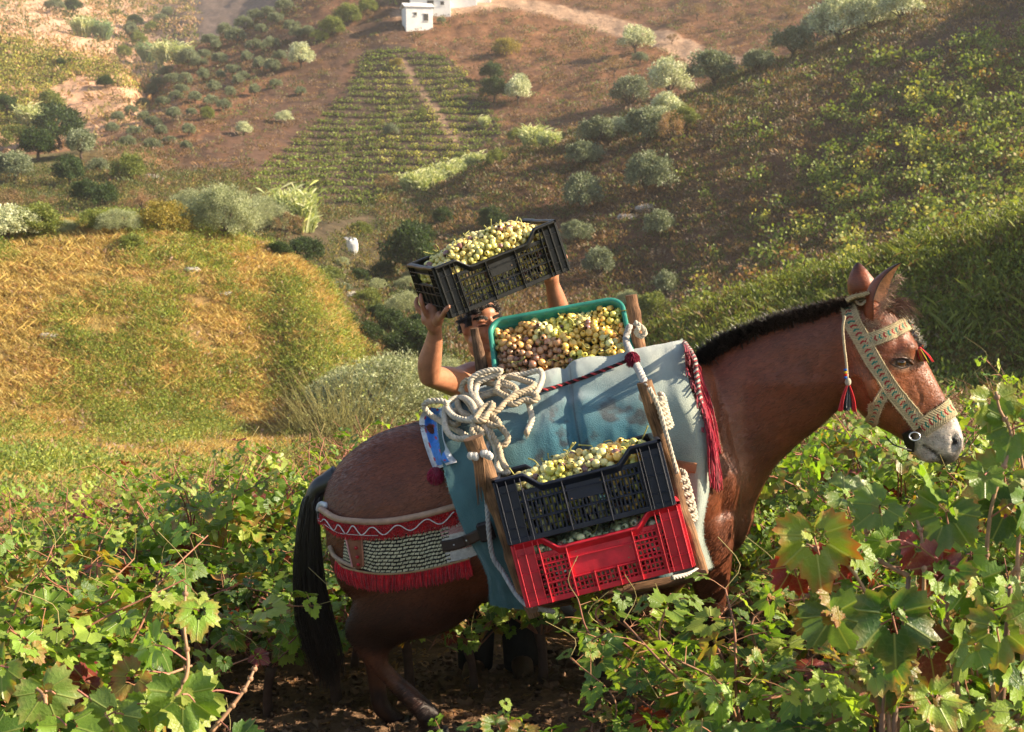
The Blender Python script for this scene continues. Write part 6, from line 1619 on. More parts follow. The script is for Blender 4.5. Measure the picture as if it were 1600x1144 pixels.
def reed_proto(seed,n=260,h=2.0,rx=.95,cols=((.42,.46,.24),(.60,.60,.38),(.28,.33,.15))):
    rg=np.random.default_rng(seed); mb=MB()
    for k in range(n):
        a=rg.uniform(0,6.28);r=rx*math.sqrt(rg.random())*.75; b=np.array([r*math.cos(a),r*math.sin(a)*.6,0]); H_=h*rg.uniform(.55,1.05)*(1-.3*r/rx); d=np.array([math.cos(a)*.35*r/rx+rg.normal(0,.12),math.sin(a)*.3+rg.normal(0,.1),1.]); 
        q=np.array([b,b+d*H_*.5,b+d*H_*.85+np.array([rg.normal(0,.1),0,0]),b+d*H_+np.array([d[0]*.6,d[1]*.5,-.15])])
        c=np.array(cols[rg.integers(0,len(cols))])*rg.uniform(.7,1.2); s=np.array([rg.normal(),rg.normal(),0]);s/=np.linalg.norm(s)+1e-6; w=.035
        V=np.concatenate([q-s*w*np.array([[.6],[1],[.7],[.05]]),q+s*w*np.array([[.6],[1],[.7],[.05]])]); mb.add(V,[[0,1,5,4],[1,2,6,5],[2,3,7,6]],c,smooth=False)
        for j in range(3):
            p=b+d*H_*rg.uniform(.3,.9); e=p+np.array([rg.normal(0,.25),rg.normal(0,.25),.22]); s2=np.array([0,0,.03]); mb.add([p-s2*.5,p+s2*.5,(p+e)/2+s2+[0,0,.05],e],[[0,1,2,3]],c*1.1,smooth=False)
    return mb.mesh('reed_blades',m_leaff)
REED=[reed_proto(s) for s in(1,2)]+[reed_proto(3,cols=((.16,.24,.13),(.22,.30,.18),(.28,.34,.2)))]
rt_=np.random.default_rng(21)
WHERE=lambda u,v:('on the far left hills' if u<230 and v<160 else 'on the slope left of the far vineyard' if u<600 and v<270 else 'in the valley beyond the grassy mound' if u<330 else 'at the foot of the vineyard slope' if v<345 and u<800 else 'in the gully beside the grassy mound')
def tree(kind,u,v,wpx,label,rmin,group=None,hs=1.0,name=None,cat='tree'):
    """crown centre seen near (u,v); the foot is set on the ground below it"""
    vb=v+wpx*.42*hs
    g=G(u,min(vb,700),rmin)
    if g is None: return None
    d=math.hypot(g.x,g.y); s=wpx*d/F/2.05
    pool=TREE[kind] if kind in TREE else None; rz=rt_.uniform(0,6.28)
    if kind=='reed' or kind=='reedg':
        me=REED[rt_.integers(0,2)] if kind=='reed' else REED[2]
        o=bpy.data.objects.new(name or 'reed_clump',me); COL.objects.link(o); o.location=g-Vector((0,0,.05)); o.rotation_euler=(0,0,rt_.normal(0,.5)); o.scale=(s,s,s*hs); tag(o,label,cat if cat!='tree' else 'reeds',group); return o
    return place_pair(name or ('olive_tree' if kind in('olive','pale','olive_near') else 'shrub'),('crown','trunk'),pool[rt_.integers(0,len(pool))],g-Vector((0,0,.05)),(s,s,s*hs*rt_.uniform(.9,1.1)),rz,label,cat if kind in('olive','pale','olive_near') or cat!='tree' else 'shrub',group)
# olives scattered over the far slope, left of the vineyard
A1=[(282,80,22),(295,92,28),(330,62,20),(352,48,20),(370,58,22),(382,38,20),(398,72,22),(345,92,20),(365,110,18),(372,125,18),(318,118,20),(335,135,20),(290,125,20),(285,140,16),(262,112,20),(270,124,20),(250,132,18),(238,142,20),(310,98,20),(255,158,18),(222,162,16),(305,152,18),(205,172,18),(185,182,18),(330,158,18),(240,190,20),(272,178,20),(225,182,16),(210,205,16),(252,205,18),(295,202,20),(237,224,20),(175,200,18),(350,165,18),(290,228,14),(380,118,16),(398,140,18),(360,145,16),(408,45,18),(425,70,20),(432,30,18),(445,10,20),(455,40,20),(465,52,20),(482,50,18),(425,105,22),(405,100,20),(438,88,16),(430,130,14),(470,143,14),(320,85,16),(275,150,16),(345,118,14),(385,90,18),(300,175,14),(265,218,14),(200,222,18),(420,18,18),(400,25,18),(338,70,16),(255,95,18)]
for i,(u,v,w) in enumerate(A1): tree('olive',u,v,w*1.32,'small grey-green olive tree scattered on the far slope left of the terraced vineyard',122,'olive trees on the far slope')
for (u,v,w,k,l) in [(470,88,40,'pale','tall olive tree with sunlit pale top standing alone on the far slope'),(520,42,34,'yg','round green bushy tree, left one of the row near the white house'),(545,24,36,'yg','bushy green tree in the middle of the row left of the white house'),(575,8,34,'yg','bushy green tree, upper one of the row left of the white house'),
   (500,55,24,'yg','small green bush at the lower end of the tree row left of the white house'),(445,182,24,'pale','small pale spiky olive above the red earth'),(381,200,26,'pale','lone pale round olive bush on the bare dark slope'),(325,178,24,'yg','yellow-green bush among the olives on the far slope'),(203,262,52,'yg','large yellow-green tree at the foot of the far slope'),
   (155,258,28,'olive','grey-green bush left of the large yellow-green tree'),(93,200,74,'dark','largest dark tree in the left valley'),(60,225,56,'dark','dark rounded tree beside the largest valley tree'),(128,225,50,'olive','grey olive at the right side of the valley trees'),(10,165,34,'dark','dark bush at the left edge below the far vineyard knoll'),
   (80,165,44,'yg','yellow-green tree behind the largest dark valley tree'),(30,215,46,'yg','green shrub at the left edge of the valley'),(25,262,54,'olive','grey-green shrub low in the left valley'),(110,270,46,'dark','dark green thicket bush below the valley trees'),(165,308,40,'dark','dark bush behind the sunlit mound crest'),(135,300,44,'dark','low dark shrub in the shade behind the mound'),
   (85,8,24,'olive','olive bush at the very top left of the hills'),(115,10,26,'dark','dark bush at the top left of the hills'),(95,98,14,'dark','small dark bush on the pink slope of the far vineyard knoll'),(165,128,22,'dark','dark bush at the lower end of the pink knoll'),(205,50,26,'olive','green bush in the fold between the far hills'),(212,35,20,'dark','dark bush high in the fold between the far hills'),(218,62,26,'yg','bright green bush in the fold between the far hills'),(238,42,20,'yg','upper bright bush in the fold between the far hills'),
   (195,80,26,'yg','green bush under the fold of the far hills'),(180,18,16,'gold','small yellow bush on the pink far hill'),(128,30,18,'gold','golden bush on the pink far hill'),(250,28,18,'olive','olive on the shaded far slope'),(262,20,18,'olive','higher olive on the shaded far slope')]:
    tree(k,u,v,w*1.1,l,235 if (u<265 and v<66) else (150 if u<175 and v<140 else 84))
for (u,v,w,k,l) in [(130,42,34,'reed','pale reeds along the stream bed between the far hills, left clump'),(160,48,34,'reedg','green reeds along the stream bed between the far hills'),(232,82,34,'reedg','bluish reed clump at the mouth of the far fold'),(262,84,44,'reed','pale reed thicket above the highest olives'),(285,85,36,'reed','right end of the pale reed thicket above the olives'),(48,182,40,'reed','white-tipped reeds behind the dark valley tree'),(60,285,60,'reedg','blue-green reeds behind the mound at the left'),(15,292,54,'reedg','blue-green reeds at the left edge behind the mound'),(90,292,40,'reedg','small blue-green reed clump in the left valley'),(215,105,20,'gold','yellow bush')][:9]:
    tree(k,u,v,w,l,235 if v<60 else 110,cat='reeds')
# crest of the grassy mound
for (u,v,w,k,l,hs) in [(352,318,118,'olive_near','broad sunlit olive bush on the crest of the grassy mound',1.15),(306,318,80,'olive_near','left part olive bush on the mound crest',1.1),(402,326,86,'olive_near','olive bush next to the pale reeds on the mound crest',1.15),(255,330,78,'gold','golden shrub on the mound crest left of the olive bush',1),(222,322,46,'pink','pinkish dry shrub on the mound crest',1),
   (190,338,72,'olive_near','low grey-green shrub on the mound crest',.8),(150,345,50,'yg','yellow-green shrub in the middle of the mound crest',.9),(60,342,84,'yg','large yellow-green shrub at the left of the mound crest',.8),(12,350,76,'pale','pale grey shrub at the left edge of the mound',.9),(105,350,44,'olive_near','grey shrub between two yellow-green shrubs on the crest',.8),
   (285,350,50,'gold','low golden bush under the olive bush',.7),(20,318,56,'dry','dry brownish thicket at the left behind the mound',.9),(68,318,40,'dry','brown dry shrub behind the mound crest',.9),(448,352,62,'dry','bare grey-brown shrub below the pale reeds',.95),(435,388,42,'dark','small dark bush on the right shoulder of the mound',.8),(205,375,44,'yg','low green shrub just under the mound crest',.6)]:
    tree(k,u,v,w,l,42 if v<372 else 36,hs=hs)
tree('reed',458,326,84,'pale reed clump glowing in the sun on the right end of the mound crest',42,cat='reeds'); tree('reed',478,345,40,'small reed clump beside the glowing one',46,cat='reeds')
# gully
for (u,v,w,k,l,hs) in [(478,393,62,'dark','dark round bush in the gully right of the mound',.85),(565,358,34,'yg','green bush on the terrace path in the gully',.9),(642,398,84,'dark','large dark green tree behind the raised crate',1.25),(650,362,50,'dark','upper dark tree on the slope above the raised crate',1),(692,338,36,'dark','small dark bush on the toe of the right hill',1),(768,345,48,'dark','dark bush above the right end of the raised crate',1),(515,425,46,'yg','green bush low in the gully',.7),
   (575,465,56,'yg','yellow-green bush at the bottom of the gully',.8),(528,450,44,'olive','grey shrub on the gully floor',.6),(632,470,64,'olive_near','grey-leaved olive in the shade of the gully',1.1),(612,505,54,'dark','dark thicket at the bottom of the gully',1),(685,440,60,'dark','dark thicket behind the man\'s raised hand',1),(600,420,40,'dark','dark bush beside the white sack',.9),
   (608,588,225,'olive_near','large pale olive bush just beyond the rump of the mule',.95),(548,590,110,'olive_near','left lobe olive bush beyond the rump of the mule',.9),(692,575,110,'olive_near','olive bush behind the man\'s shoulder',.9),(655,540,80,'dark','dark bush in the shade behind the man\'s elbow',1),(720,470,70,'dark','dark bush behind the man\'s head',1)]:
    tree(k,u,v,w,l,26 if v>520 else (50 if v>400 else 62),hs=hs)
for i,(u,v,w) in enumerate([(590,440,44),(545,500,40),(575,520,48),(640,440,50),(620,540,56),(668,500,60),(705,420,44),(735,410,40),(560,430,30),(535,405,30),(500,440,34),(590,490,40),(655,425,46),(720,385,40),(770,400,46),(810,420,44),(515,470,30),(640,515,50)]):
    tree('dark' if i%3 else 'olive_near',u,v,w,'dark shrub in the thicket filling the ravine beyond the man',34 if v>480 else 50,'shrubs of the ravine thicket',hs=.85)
for (u,v,w,k,l) in [(600,290,40,'dry','dry brown shrub at the lower edge of the terraced vineyard'),(625,288,36,'dry','right hand dry shrub at the lower edge of the terraced vineyard'),(648,286,46,'reed','left clump of the pale reed row under the vineyard'),(672,280,44,'reed','second clump of the pale reed row under the vineyard'),(698,270,44,'reed','third clump of the pale reed row under the vineyard'),(724,262,42,'reed','fourth clump of the pale reed row under the vineyard'),(745,252,36,'reed','right end clump of the pale reed row'),
   (775,246,36,'yg','green bush on the ridge right of the pale reeds'),(720,245,28,'yg','green bush behind the pale reeds'),(808,210,34,'yg','sunlit yellow-green bush high on the ridge line'),(832,214,46,'reed','pale yellow reeds on the ridge line'),(858,218,36,'reed','right end reeds on the ridge line'),(810,142,50,'pale','pale round bush on the far slope right of the vineyard'),(772,140,46,'dark','dark prickly bush right of the vineyard'),(768,112,36,'dark','smaller dark prickly bush above the other'),(790,70,44,'gold','yellow-green bush under the dirt road'),(757,190,22,'reed','single tuft of reeds right in the vineyard'),(660,175,18,'yg','small bush in the middle of the vineyard'),(612,205,26,'olive','grey bush in the middle of the terraced vineyard'),(575,22,20,'dry','dry bush near the white house'),(620,95,22,'gold','golden bush below the white house')]:
    tree(k,u,v,w,l,92)
# right hand ridge and slope
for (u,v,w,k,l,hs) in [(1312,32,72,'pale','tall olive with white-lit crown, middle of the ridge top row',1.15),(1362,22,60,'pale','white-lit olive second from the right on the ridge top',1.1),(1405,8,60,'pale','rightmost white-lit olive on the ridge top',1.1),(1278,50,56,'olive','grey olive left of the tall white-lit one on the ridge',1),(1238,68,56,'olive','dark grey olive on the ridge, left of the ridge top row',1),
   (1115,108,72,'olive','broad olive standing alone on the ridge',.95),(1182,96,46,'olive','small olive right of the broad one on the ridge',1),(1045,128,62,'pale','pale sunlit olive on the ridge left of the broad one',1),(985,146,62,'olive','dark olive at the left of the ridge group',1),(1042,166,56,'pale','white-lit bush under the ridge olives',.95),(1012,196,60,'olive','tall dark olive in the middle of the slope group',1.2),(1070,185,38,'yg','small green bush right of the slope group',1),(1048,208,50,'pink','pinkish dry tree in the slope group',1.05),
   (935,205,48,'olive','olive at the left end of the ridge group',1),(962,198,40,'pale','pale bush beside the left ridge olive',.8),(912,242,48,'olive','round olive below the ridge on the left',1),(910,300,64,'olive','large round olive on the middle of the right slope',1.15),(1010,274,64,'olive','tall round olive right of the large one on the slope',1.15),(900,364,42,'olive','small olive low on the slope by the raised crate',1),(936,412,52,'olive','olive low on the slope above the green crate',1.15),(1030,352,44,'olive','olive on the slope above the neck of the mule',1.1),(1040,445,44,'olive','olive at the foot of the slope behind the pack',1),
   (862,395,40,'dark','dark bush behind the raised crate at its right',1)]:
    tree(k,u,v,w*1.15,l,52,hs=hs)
for (u,v,w,k,l,hs) in [(1022,482,72,'yg','bright yellow-green bush behind the front pole',1.05),(980,462,60,'olive_near','pale olive bush between the green crate and the pole',.9),(1090,478,50,'yg','green bush at the left start of the near right slope',.7)]:
    tree(k,u,v,w,l,36,hs=hs)
for (u,v,w) in [(1090,18,34),(1155,30,30),(1228,20,34),(1200,8,26),(1050,60,22),(930,90,26),(880,80,30)]:
    tree('dry',u,v,w,'sparse almond tree on the sunny slope beyond the dirt road',126,'almond trees beyond the dirt road')
tree('pale',992,62,50,'pale yellow almond tree right under the dirt road',124); tree('dry',960,105,40,'brown almond tree under the pale yellow one',124); tree('olive',1000,90,24,'small green bush beside the dirt road',124)

# ---- small vines of the distant plots: the 300 that show largest are things, the rest one stuff object
def small_vine(seed,cols,n=110,leaf=.14,hh=.5,rr=.42):
    rg=np.random.default_rng(seed); mb=MB(); q=rg.normal(0,1,(n,3))*np.array([rr*.5,rr*.5,hh*.38])+np.array([0,0,hh*.62]); q[:,2]=np.abs(q[:,2])
    tri_leaves(mb,q,leaf,np.array(cols)[rg.integers(0,len(cols),n)]*rg.uniform(.7,1.3,(n,1)),rg,.8,.2)
    for k in range(4): mb.tube([(0,0,-.1),(rg.normal(0,.05),rg.normal(0,.05),.25),(rg.normal(0,.2),rg.normal(0,.2),.5)],[.03,.02,.01],4,col=(.10,.06,.04),caps=False)
    return mb
SVC=[(.17,.23,.04),(.23,.29,.055),(.12,.17,.03),(.28,.30,.07)];SVY=[(.55,.50,.12),(.40,.38,.08),(.28,.30,.07)];SVO=[(.34,.16,.06),(.25,.18,.05),(.2,.2,.05)]
SV=[small_vine(k,SVC).mesh('small_vine',m_leaff) for k in(1,2,3)]+[small_vine(4,SVY).mesh('small_vine',m_leaff),small_vine(5,SVO).mesh('small_vine',m_leaff)]
rs_=np.random.default_rng(33); n_i=0; HV=[]
# planted lines on the right slope
for i in range(46):
    for j in range(70):
        u=1035+j*9.5+(i%2)*4.5+rs_.normal(0,2.4); v=95+i*8.2+rs_.normal(0,1.8)-(u-1300)*.16
        if u>1612 or v<0 or v>500: continue
        dens=sm(u+v*.55,1330,1560)
        if rs_.random()>dens*.20+.02: continue
        g=G(u,v,52)
        if g is None or math.hypot(g.x,g.y)>116: continue
        HV.append((g,v))
HV.sort(key=lambda t:math.hypot(t[0].x,t[0].y))
for (g,v) in HV[:300]:
    k=rs_.choice(5,p=[.28,.28,.28,.08,.08]); o=bpy.data.objects.new('slope_vine',SV[k]); COL.objects.link(o); s=rs_.uniform(.9,1.7); o.location=g-Vector((0,0,.05)); o.scale=(s,s,s*rs_.uniform(.8,1.1)); o.rotation_euler=(0,0,rs_.uniform(0,6.28))
    tag(o,['small bright green vine on the shaded slope to the right','yellow-leaved vine on the shaded slope to the right','orange-brown vine on the shaded slope to the right'][0 if k<3 else k-2],'grapevine',['green vines on the right slope','yellow vines on the right slope','orange vines on the right slope'][0 if k<3 else k-2])
def merged(list_,name,label,cat,mat,protos,kindp=None):
    """many small plants as one sheet of foliage"""
    mb=MB(); P_=[p.arrays()+(p.F,) for p in protos]
    for (g,s,pi) in list_:
        V,C,U=P_[pi][:3]; a=rs_.uniform(0,6.28); c_,s_=math.cos(a),math.sin(a); R=np.array([[c_,s_,0],[-s_,c_,0],[0,0,1]])
        sc=np.array(s if hasattr(s,'__len__') else (s,s,s)); n0=mb.n; W=(V*sc)@R+np.array(g); mb.V.append(W);mb.C.append(C*rs_.uniform(.75,1.25));mb.U.append(U)
        for f in P_[pi][3]: mb.F.append(f+n0);mb.M.append(np.zeros(len(f),int));mb.S.append(np.full(len(f),False))
        mb.n+=len(V)
    if not list_: return None
    o=mb.build(name,mat); tag(o,label,cat,kind='stuff'); return o
tiny=[small_vine(k,c,n=30,leaf=.19,hh=.42,rr=.40) for k,c in ((51,SVC),(52,SVC),(53,[(.22,.25,.05),(.15,.18,.04)]),(54,SVY),(55,SVY))]
far=[(g,rs_.uniform(1,1.9),rs_.integers(0,3)) for g,v in HV[300:]]
merged(far,'distant_vines','rest of the small vines high on the shaded slope to the right','vines',m_leaff,tiny)
lst=[]
PV=[(345,314),(440,238),(540,150),(572,84),(628,76),(700,92),(748,140),(788,205),(740,240),(640,285),(600,318),(520,330),(440,322)]
v=84.
while v<326:
    u=392+rs_.uniform(0,5)
    while u<790:
        vv=v+2.2*math.sin(u*.03+v*.05)+(u-600)*-.02+rs_.normal(0,.35)
        if inpoly(np.array([u]),np.array([vv]),PV)[0] and rs_.random()<.9 and segdist(np.array(u),np.array(vv),[(628,95),(648,130),(672,160),(690,190),(712,225)])>4:
            g=G(u,vv,96)
            if g is not None: lst.append((g,rs_.uniform(.75,1.15),int(rs_.choice([0,1,2,3,4],p=[.28,.28,.2,.12,.12]) if (u>590 and 110<vv<330 and u<740) else rs_.choice([0,1,2],p=[.4,.35,.25]))))
        u+=rs_.uniform(3.6,6.2)
    v+=8.2+v*.012
merged(lst,'terraced_vines','rows of small vines across the dark slate plot on the far hill','vines',m_leaff,tiny)
lst=[];v=52.
PK_=[(-20,40),(0,57),(90,78),(205,112),(232,150),(120,120),(60,150),(40,200),(-20,215)]
while v<215:
    u=-18.
    while u<240:
        if inpoly(np.array([u]),np.array([v+u*.12]),PK_)[0]:
            g=G(u,v+u*.12+rs_.normal(0,.5),150)
            if g is not None: lst.append((g,rs_.uniform(.8,1.4),int(rs_.integers(2,5))))
        u+=rs_.uniform(3.5,6)
    v+=5.6
merged(lst,'knoll_vines','rows of yellow-green vines on the sunlit knoll at the far left','vines',m_leaff,tiny)

# ---- ground cover
def tuft(seed,cols,n=14,h=.3,w=.02,spread=.5,base=.12):
    rg=np.random.default_rng(seed); mb=MB(); V=[];C=[]
    for k in range(n):
        b=np.array([rg.normal(0,base),rg.normal(0,base),-.03]); d=np.array([rg.normal(0,spread),rg.normal(0,spread),1.]); H_=h*rg.uniform(.5,1.2); s=np.array([rg.normal(),rg.normal(),0]);s/=np.linalg.norm(s)+1e-6
        c=np.array(cols[rg.integers(0,len(cols))])*rg.uniform(.7,1.3); V+= [b-s*w*.5,b+s*w*.5,b+d*H_*.55+s*w*.45,b+d*H_+np.array([d[0],d[1],-.3])*H_*.3]; C+=[c]*4
    mb.add(V,np.arange(n*4).reshape(-1,4),np.array(C),smooth=False); return mb
def dome(seed,cols,n=40,r=.35,h=.35,leaf=.09):
    rg=np.random.default_rng(seed); mb=MB(); q=rg.normal(0,1,(n,3)); q/=np.linalg.norm(q,axis=1)[:,None]; q[:,2]=np.abs(q[:,2]); q=q*np.array([r,r,h])*rg.uniform(.6,1.05,(n,1))
    tri_leaves(mb,q,leaf,np.array(cols)[rg.integers(0,len(cols),n)]*rg.uniform(.65,1.3,(n,1)),rg,.4,.8,q*2); return mb
def scatter(n,fr,r0,r1,u0,u1,mask,scale,seed):
    """points on the ground between two distances and two bearings"""
    rg=np.random.default_rng(seed); rr=np.sqrt(rg.uniform(r0**2,r1**2,n)); a0,a1=math.atan((u0-800)/F/.985),math.atan((u1-800)/F/.985); aa_=rg.uniform(a0,a1,n)
    x=rr*np.sin(aa_);y=rr*np.cos(aa_);z=gz(x,y); o=[]
    k=mask(x,y,z,rr,800+F*np.tan(aa_))
    for i in np.where(k)[0]:
        p=float(k[i]) if k.dtype!=bool else 1.
        if rg.random()<p: o.append((np.array([x[i],y[i],z[i]]),scale*rg.uniform(.6,1.5),int(rg.integers(0,fr))))
    return o
STRAW=[(.50,.39,.14),(.43,.32,.10),(.56,.45,.19)];OCH=[(.46,.27,.12),(.36,.21,.09)];GRS=[(.25,.29,.05),(.18,.23,.04),(.36,.37,.08)]
TK=dict(n=22,h=.17,w=.009,spread=.55,base=.13)
tufts=[tuft(1,STRAW,**TK),tuft(2,OCH+STRAW,**TK),tuft(3,STRAW+OCH,**TK),tuft(4,GRS,**TK),tuft(5,GRS+STRAW[:1],**TK),dome(6,GRS,60,.34,.34,.06),dome(7,[(.20,.25,.05),(.13,.18,.04)],64,.40,.38,.06),dome(8,[(.38,.26,.18),(.30,.2,.14)],26,.25,.18,.08)]
def patch(x,y,thr): return fbm(x*.35+9,y*.35+3,3)>thr
P1=scatter(30000,3,15,52,-60,600,lambda x,y,z,r,u:(1-.75*sm(u,470,600))*(1-.6*patch(x,y,.12))*(fbm(x*1.3,y*1.3,3)>-.42),1.0,61)
P2=scatter(22000,5,15,52,-60,600,lambda x,y,z,r,u:patch(x,y,-.12)*(.9)*(fbm(x*1.1+7,y*1.1,3)>-.1),1.0,62)
P2=[(g,s,3+(k%4)) for g,s,k in P2]; P3=[(g,s,7) for g,s,k in scatter(400,1,25,50,-60,560,lambda x,y,z,r,u:np.ones_like(x)*.8,1.2,63)]
merged(P1,'dry_grass','golden dry grass covering the mound on the left','grass',m_grass,tufts)
merged(P2+P3,'green_weeds','green weeds and low herbs in patches over the golden mound','weeds',m_leaff,tufts)
SCB=[(.17,.10,.055),(.24,.14,.07),(.13,.08,.045)];SCG=[(.10,.12,.034),(.14,.16,.042),(.07,.09,.026)]
scrub=[dome(11,SCB,34,.55,.35,.16),dome(12,SCB,34,.5,.4,.16),dome(13,SCG,34,.5,.4,.16),dome(14,SCG+SCB,34,.55,.4,.16),dome(15,[(.30,.22,.17),(.22,.16,.13)],34,.5,.35,.14),tuft(16,[(.34,.20,.09),(.27,.15,.07)],26,.24,.028,.6,.3)]
def rhm(x,y,z,r,u): return sm(r,44,52)*np.where(u>1250,.75-.35*sm(u-1250,0,250),.95)*(u>600)
P4=scatter(15000,6,46,117,600,1660,rhm,1.0,64)
merged(P4,'hillside_scrub','brown and olive heath scrub over the shaded slope to the right','scrub',m_leaff,scrub)
nearsl=[dome(21,[(.14,.17,.04),(.10,.13,.03)],80,.32,.36,.06),dome(22,[(.22,.25,.055),(.16,.19,.045)],80,.30,.32,.06),dome(23,[(.17,.13,.05),(.12,.09,.04)],50,.30,.28,.07),tuft(24,[(.22,.24,.06),(.17,.19,.05)],30,.22,.010,.5,.2),tuft(25,[(.26,.17,.07),(.2,.13,.06)],30,.20,.010,.5,.2)]
P5=scatter(9500,5,14.5,40,960,1720,lambda x,y,z,r,u:sm(u,960,1040)*(1-.8*sm(r,32,40)),1.0,65)
merged(P5,'slope_shrubs','dense low green shrubs and herbs on the near slope behind the head of the mule','shrubs',m_leaff,nearsl)
P6=scatter(11000,6,98,216,180,1700,lambda x,y,z,r,u:np.where((inpoly(x,y,POLY_V1)),.02,np.where(inpoly(x,y,POLY_DK),.6,.9))*(segdist(x,y,ROAD)>2.6),1.25,66)
merged(P6,'far_scrub','brown scrub and dry tufts over the far hillside','scrub',m_leaff,scrub)
far_g=[dome(31,[(.50,.32,.20),(.42,.26,.16)],16,.7,.4,.3),dome(32,[(.36,.26,.12),(.3,.25,.1)],16,.7,.4,.3),dome(33,SCG,16,.7,.5,.3)]
P7=scatter(6000,2,148,420,-60,330,lambda x,y,z,r,u:np.where(r<235,(u<235)*.5,.7),1.6,67); P7+=[(g,s*1.3,2) for g,s,k in scatter(900,1,240,420,-60,330,lambda x,y,z,r,u:.8*np.ones_like(x),1.8,68)]
merged(P7,'pink_hill_scrub','dry pinkish tufts over the sunlit far left hills','scrub',m_leaff,far_g)
gsc=[dome(41,SCG,40,.6,.5,.13),dome(42,[(.08,.105,.03),(.12,.145,.04)],40,.6,.5,.13),dome(43,SCB,40,.5,.35,.13),dome(44,[(.30,.22,.08),(.26,.22,.07)],40,.5,.35,.13)]
P8=scatter(7500,4,52,112,-60,700,lambda x,y,z,r,u:np.where((u>380),(1-sm(r,96,104))*.6,.75)*(segdist(x,y,TERR)>.7),1.0,69)
merged(P8,'valley_scrub','mixed green thicket filling the valley and the gully behind the mound','scrub',m_leaff,gsc)
P9=scatter(3200,4,15,46,560,1040,lambda x,y,z,r,u:.8*np.ones_like(x),.8,70)
merged(P9,'gully_scrub','low green scrub on the shaded bank behind the man','scrub',m_leaff,gsc)
# tall weeds between the vineyard edge and the mound
wd=[tuft(51,[(.30,.30,.09),(.40,.36,.14),(.22,.25,.06)],40,.36,.006,.35,.12),tuft(52,[(.36,.30,.12),(.28,.26,.08)],40,.32,.006,.45,.12),dome(53,YGR,90,.28,.32,.045)]
P10=scatter(900,3,12.4,16,-60,700,lambda x,y,z,r,u:np.ones_like(x)*.9,.9,71)
merged(P10,'edge_weeds','tall pale weeds along the far edge of the vineyard','weeds',m_leaff,wd)
wb=MB(); rg=np.random.default_rng(72)
for k in range(320):
    b=np.array(P(535,690,12.5))+np.array([rg.normal(0,.22),rg.normal(0,.15),-.3]); d=np.array([rg.normal(0,.35),rg.normal(0,.25),1.]); H_=rg.uniform(.5,1.15)
    wb.tube(catmull([b,b+d*H_*.5,b+d*H_+np.array([d[0]*.2,0,-.05])],6),np.linspace(.004,.0012,6),3,col=np.array([.26,.24,.09])*rg.uniform(.7,1.3),caps=False)
qq=rg.normal(0,1,(260,3))*np.array([.3,.2,.35])+np.array(P(540,655,12.5)); tri_leaves(wb,qq,.035,np.tile([.34,.38,.14],(260,1)),rg,.5,.5)
o=wb.build('broom_bush',m_leaff,loc=P(535,700,12.5)); tag(o,'wispy pale broom bush rising just left of the rump of the mule','shrub')
# rocks
def rock(seed,sz,col):
    rg=np.random.default_rng(seed); V,F_=UNIT(14,9); n=1+.35*fbm(V[:,0]*1.5+seed,V[:,1]*1.5+V[:,2],3); mb=MB(); mb.add(V*n[:,None]*np.array(sz),F_,col,smooth=False); return mb
m_rock=simple('stone',rough=.9,spec=.2,nscale=6,namt=.3,bump=.7,bscale=20)
for i,(u,v,w,l,rm) in enumerate([(76,526,.30,'pale flat rock on the lower left of the mound',30),(300,422,.28,'pale rocks pile in the middle of the mound',30),(283,385,.30,'dark grey rock just under the mound crest',30),(545,462,.6,'pale blue-grey rock in the gully',50),(236,278,.8,'white rock on the dark far slope',84),(350,460,.3,'flat pale stone among the grass on the mound',30),(1010,325,.8,'long pale rock ledge on the right slope',52),(980,340,.7,'lower pale rock ledge on the right slope',52)]):
    g=G(u,v,rm)
    if g is None: continue
    mb=rock(i,(w,w*.7,w*.38),(.42,.38,.33) if i!=2 else (.12,.10,.09)); o=mb.build('rock',m_rock); o.location=g; tag(o,l,'rock')
# clods, pebbles and dead leaves on the trodden soil
cb=MB(); rg=np.random.default_rng(81); V0,F0=UNIT(7,5)
for k in range(2600):
    x=rg.uniform(-1.6,1.3); y=rg.uniform(2.6,5.6); s_=rg.uniform(.006,.022)*(1 if k%12 else 1.9); V_k=V0*(1+.3*rg.normal(0,1,(len(V0),1))*.6)*s_*np.array([1,1,.7])
    cb.add(V_k+np.array([x,y,float(gz(x,y))+s_*.25]),F0,np.array([.19,.115,.07])*rg.uniform(.6,1.4),smooth=False)
o=cb.build('soil_clods',m_rock); tag(o,'loose clods and pebbles on the trodden soil under the mule','soil clods',kind='stuff')
lb=MB(); k=700; pos=np.stack([rg.uniform(-1.8,1.6,k),rg.uniform(2.6,6.5,k),np.zeros(k)],1); pos[:,2]=gz(pos[:,0],pos[:,1])+.012
ydl=rg.normal(0,1,(k,3))*np.array([1,1,.15]); nl=np.tile([0,0,1.],(k,1))+rg.normal(0,.3,(k,3)); put_leaves(lb,TM_M,pos,ydl,nl,rg.uniform(.02,.045,k),np.array([.24,.12,.06])*rg.uniform(.5,1.5,(k,1)),np.zeros((k,4)),rg)
o=lb.build('fallen_leaves',m_leaf); tag(o,'dry brown vine leaves fallen on the soil','fallen leaves',kind='stuff')
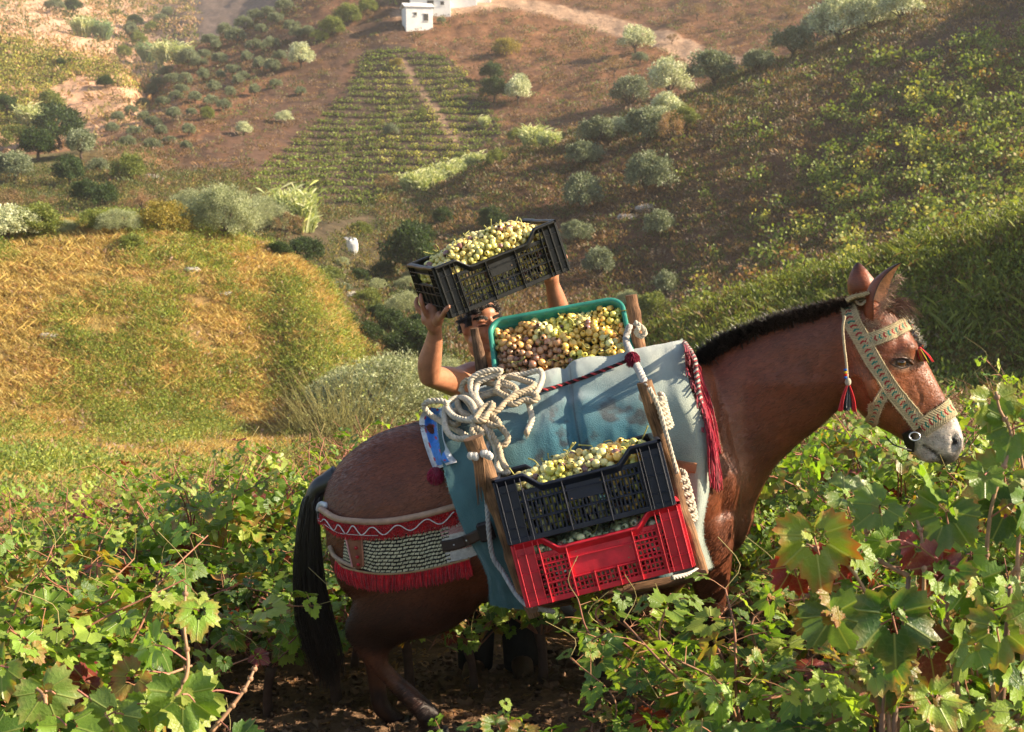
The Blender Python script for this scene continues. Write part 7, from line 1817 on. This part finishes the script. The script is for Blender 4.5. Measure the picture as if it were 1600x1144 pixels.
# white sack hanging in the gully
g=G(551,400,62); sk=MB(); a=np.linspace(0,1,14); 
prof=[(.05,1.25),(.32,1.2),(.42,.95),(.40,.6),(.30,.25),(.12,.05)]
Gs_=np.array([[[r*math.cos(t_)*(1+.12*math.sin(3*t_+z*4)),r*.55*math.sin(t_),z+.10*math.cos(2*t_)*(z>1)] for t_ in np.linspace(0,2*math.pi,20,endpoint=False)] for r,z in catmull(prof,16)])
sk.grid(Gs_*.8+np.array(g),col=(.78,.78,.76),closed_v=True); sk.grid(Gs_[:4]*.78+np.array(g)+np.array([-.2,-.25,.1]),col=(.25,.25,.26),closed_v=True)
m_white=simple('white_cloth_sack',rough=.7,nscale=3,namt=.12,bump=.3,bscale=12); o=sk.build('white_sack',m_white,loc=g); tag(o,'white sack standing by the path in the gully','sack')
# ---- white farm buildings at the top
m_wall=simple('whitewash',rough=.85,spec=.2,nscale=2,namt=.10,bump=.2,bscale=8); m_tile=simple('roof_tile',rough=.8,nscale=4,namt=.3,bump=.5,bscale=12); m_dark=simple('dark_opening',rough=.6)
def house(u,v,w,d,h,rz,label,roofcol,wins,rm=120,flat=False,tall=0):
    g=G(u,v,rm); R=np.array([[math.cos(rz),math.sin(rz),0],[-math.sin(rz),math.cos(rz),0],[0,0,1.]]); e=empty('farm_building',g,label,'building'); c=np.array(g)
    b=MB(); b.box(c+np.array([0,0,h/2-.8]),R,(w/2,d/2,h/2+.8),col=(.80,.78,.74),bev=.04); b.build('wall',m_wall,e)
    r=MB(); 
    if flat: r.box(c+np.array([0,0,h+.12]),R,(w/2+.2,d/2+.2,.10),col=roofcol,bev=.03)
    else:
        for sg in(-1,1):
            a_=.30*sg; Rr=np.array([[1,0,0],[0,math.cos(a_),-math.sin(a_)],[0,math.sin(a_),math.cos(a_)]])@R
            r.box(c+R.T@np.array([0,sg*d*.26,h+.10+d*.07]),Rr,(w/2+.25,d*.30,.06),col=roofcol,bev=.02)
    r.build('roof',m_tile,e)
    for (x,z,ww,hh_,nm) in wins:
        q=MB(); q.box(c+R.T@np.array([x,-d/2-.02,z]),R,(ww/2,.03,hh_/2),col=(.05,.045,.04)); fr_=q.build(nm,m_dark,e)
        q=MB(); 
        for (xx,zz_,a,b2) in ((x,z+hh_/2+.04,ww/2+.08,.04),(x,z-hh_/2-.04,ww/2+.08,.04)): q.box(c+R.T@np.array([xx,-d/2-.04,zz_]),R,(a,.05,b2),col=(.7,.68,.64))
        q.build('frame',m_wall,fr_)
    return e
house(652,42,3.6,3.2,2.4,.25,'small white hut with whitewashed roof on the far hill, lowest of the farm buildings',(.75,.73,.70),[(-.5,1.5,.35,.4,'window'),(.9,1.1,.6,.9,'door')])
house(672,22,5.5,3.2,2.2,.1,'low white shed behind the small white hut',(.72,.70,.66),[(0,1.1,.9,1.1,'door'),(1.6,1.3,.5,.5,'window')],flat=True)
house(700,4,8,4,3.2,.05,'long white farmhouse above the dirt road',(.70,.66,.62),[(-2.5,1.7,.6,.7,'window'),(0,1.1,.9,1.9,'door'),(2.4,1.7,.6,.7,'window')])
house(735,-4,6,4,2.6,-.05,'white outbuilding at the right end of the farmhouse',(.70,.66,.62),[(-1.5,1.4,.6,.7,'window'),(1,1.1,.9,1.8,'door')],flat=True)
tree('olive',668,30,16,'small tree between the white hut and the shed',120); tree('olive',690,32,14,'low tree right of the white hut',120)

# ================================================================ HAZE
m_haze,nt=newmat('haze_air'); t=NT(nt); pv=t.n('ShaderNodeVolumePrincipled'); pv.inputs['Color'].default_value=(.98,.93,.84,1); pv.inputs['Density'].default_value=.00048; pv.inputs['Anisotropy'].default_value=.35
ou=t.n('ShaderNodeOutputMaterial'); t.l(pv.outputs[0],ou.inputs['Volume'])
hz=MB(); zmin=float(Z.min())-1; zmax=float(Z.max())+12; hz.box((0,250,(zmin+zmax)/2),np.eye(3),(620,540,(zmax-zmin)/2)); o=hz.build('haze',m_haze); tag(o,kind='stuff')
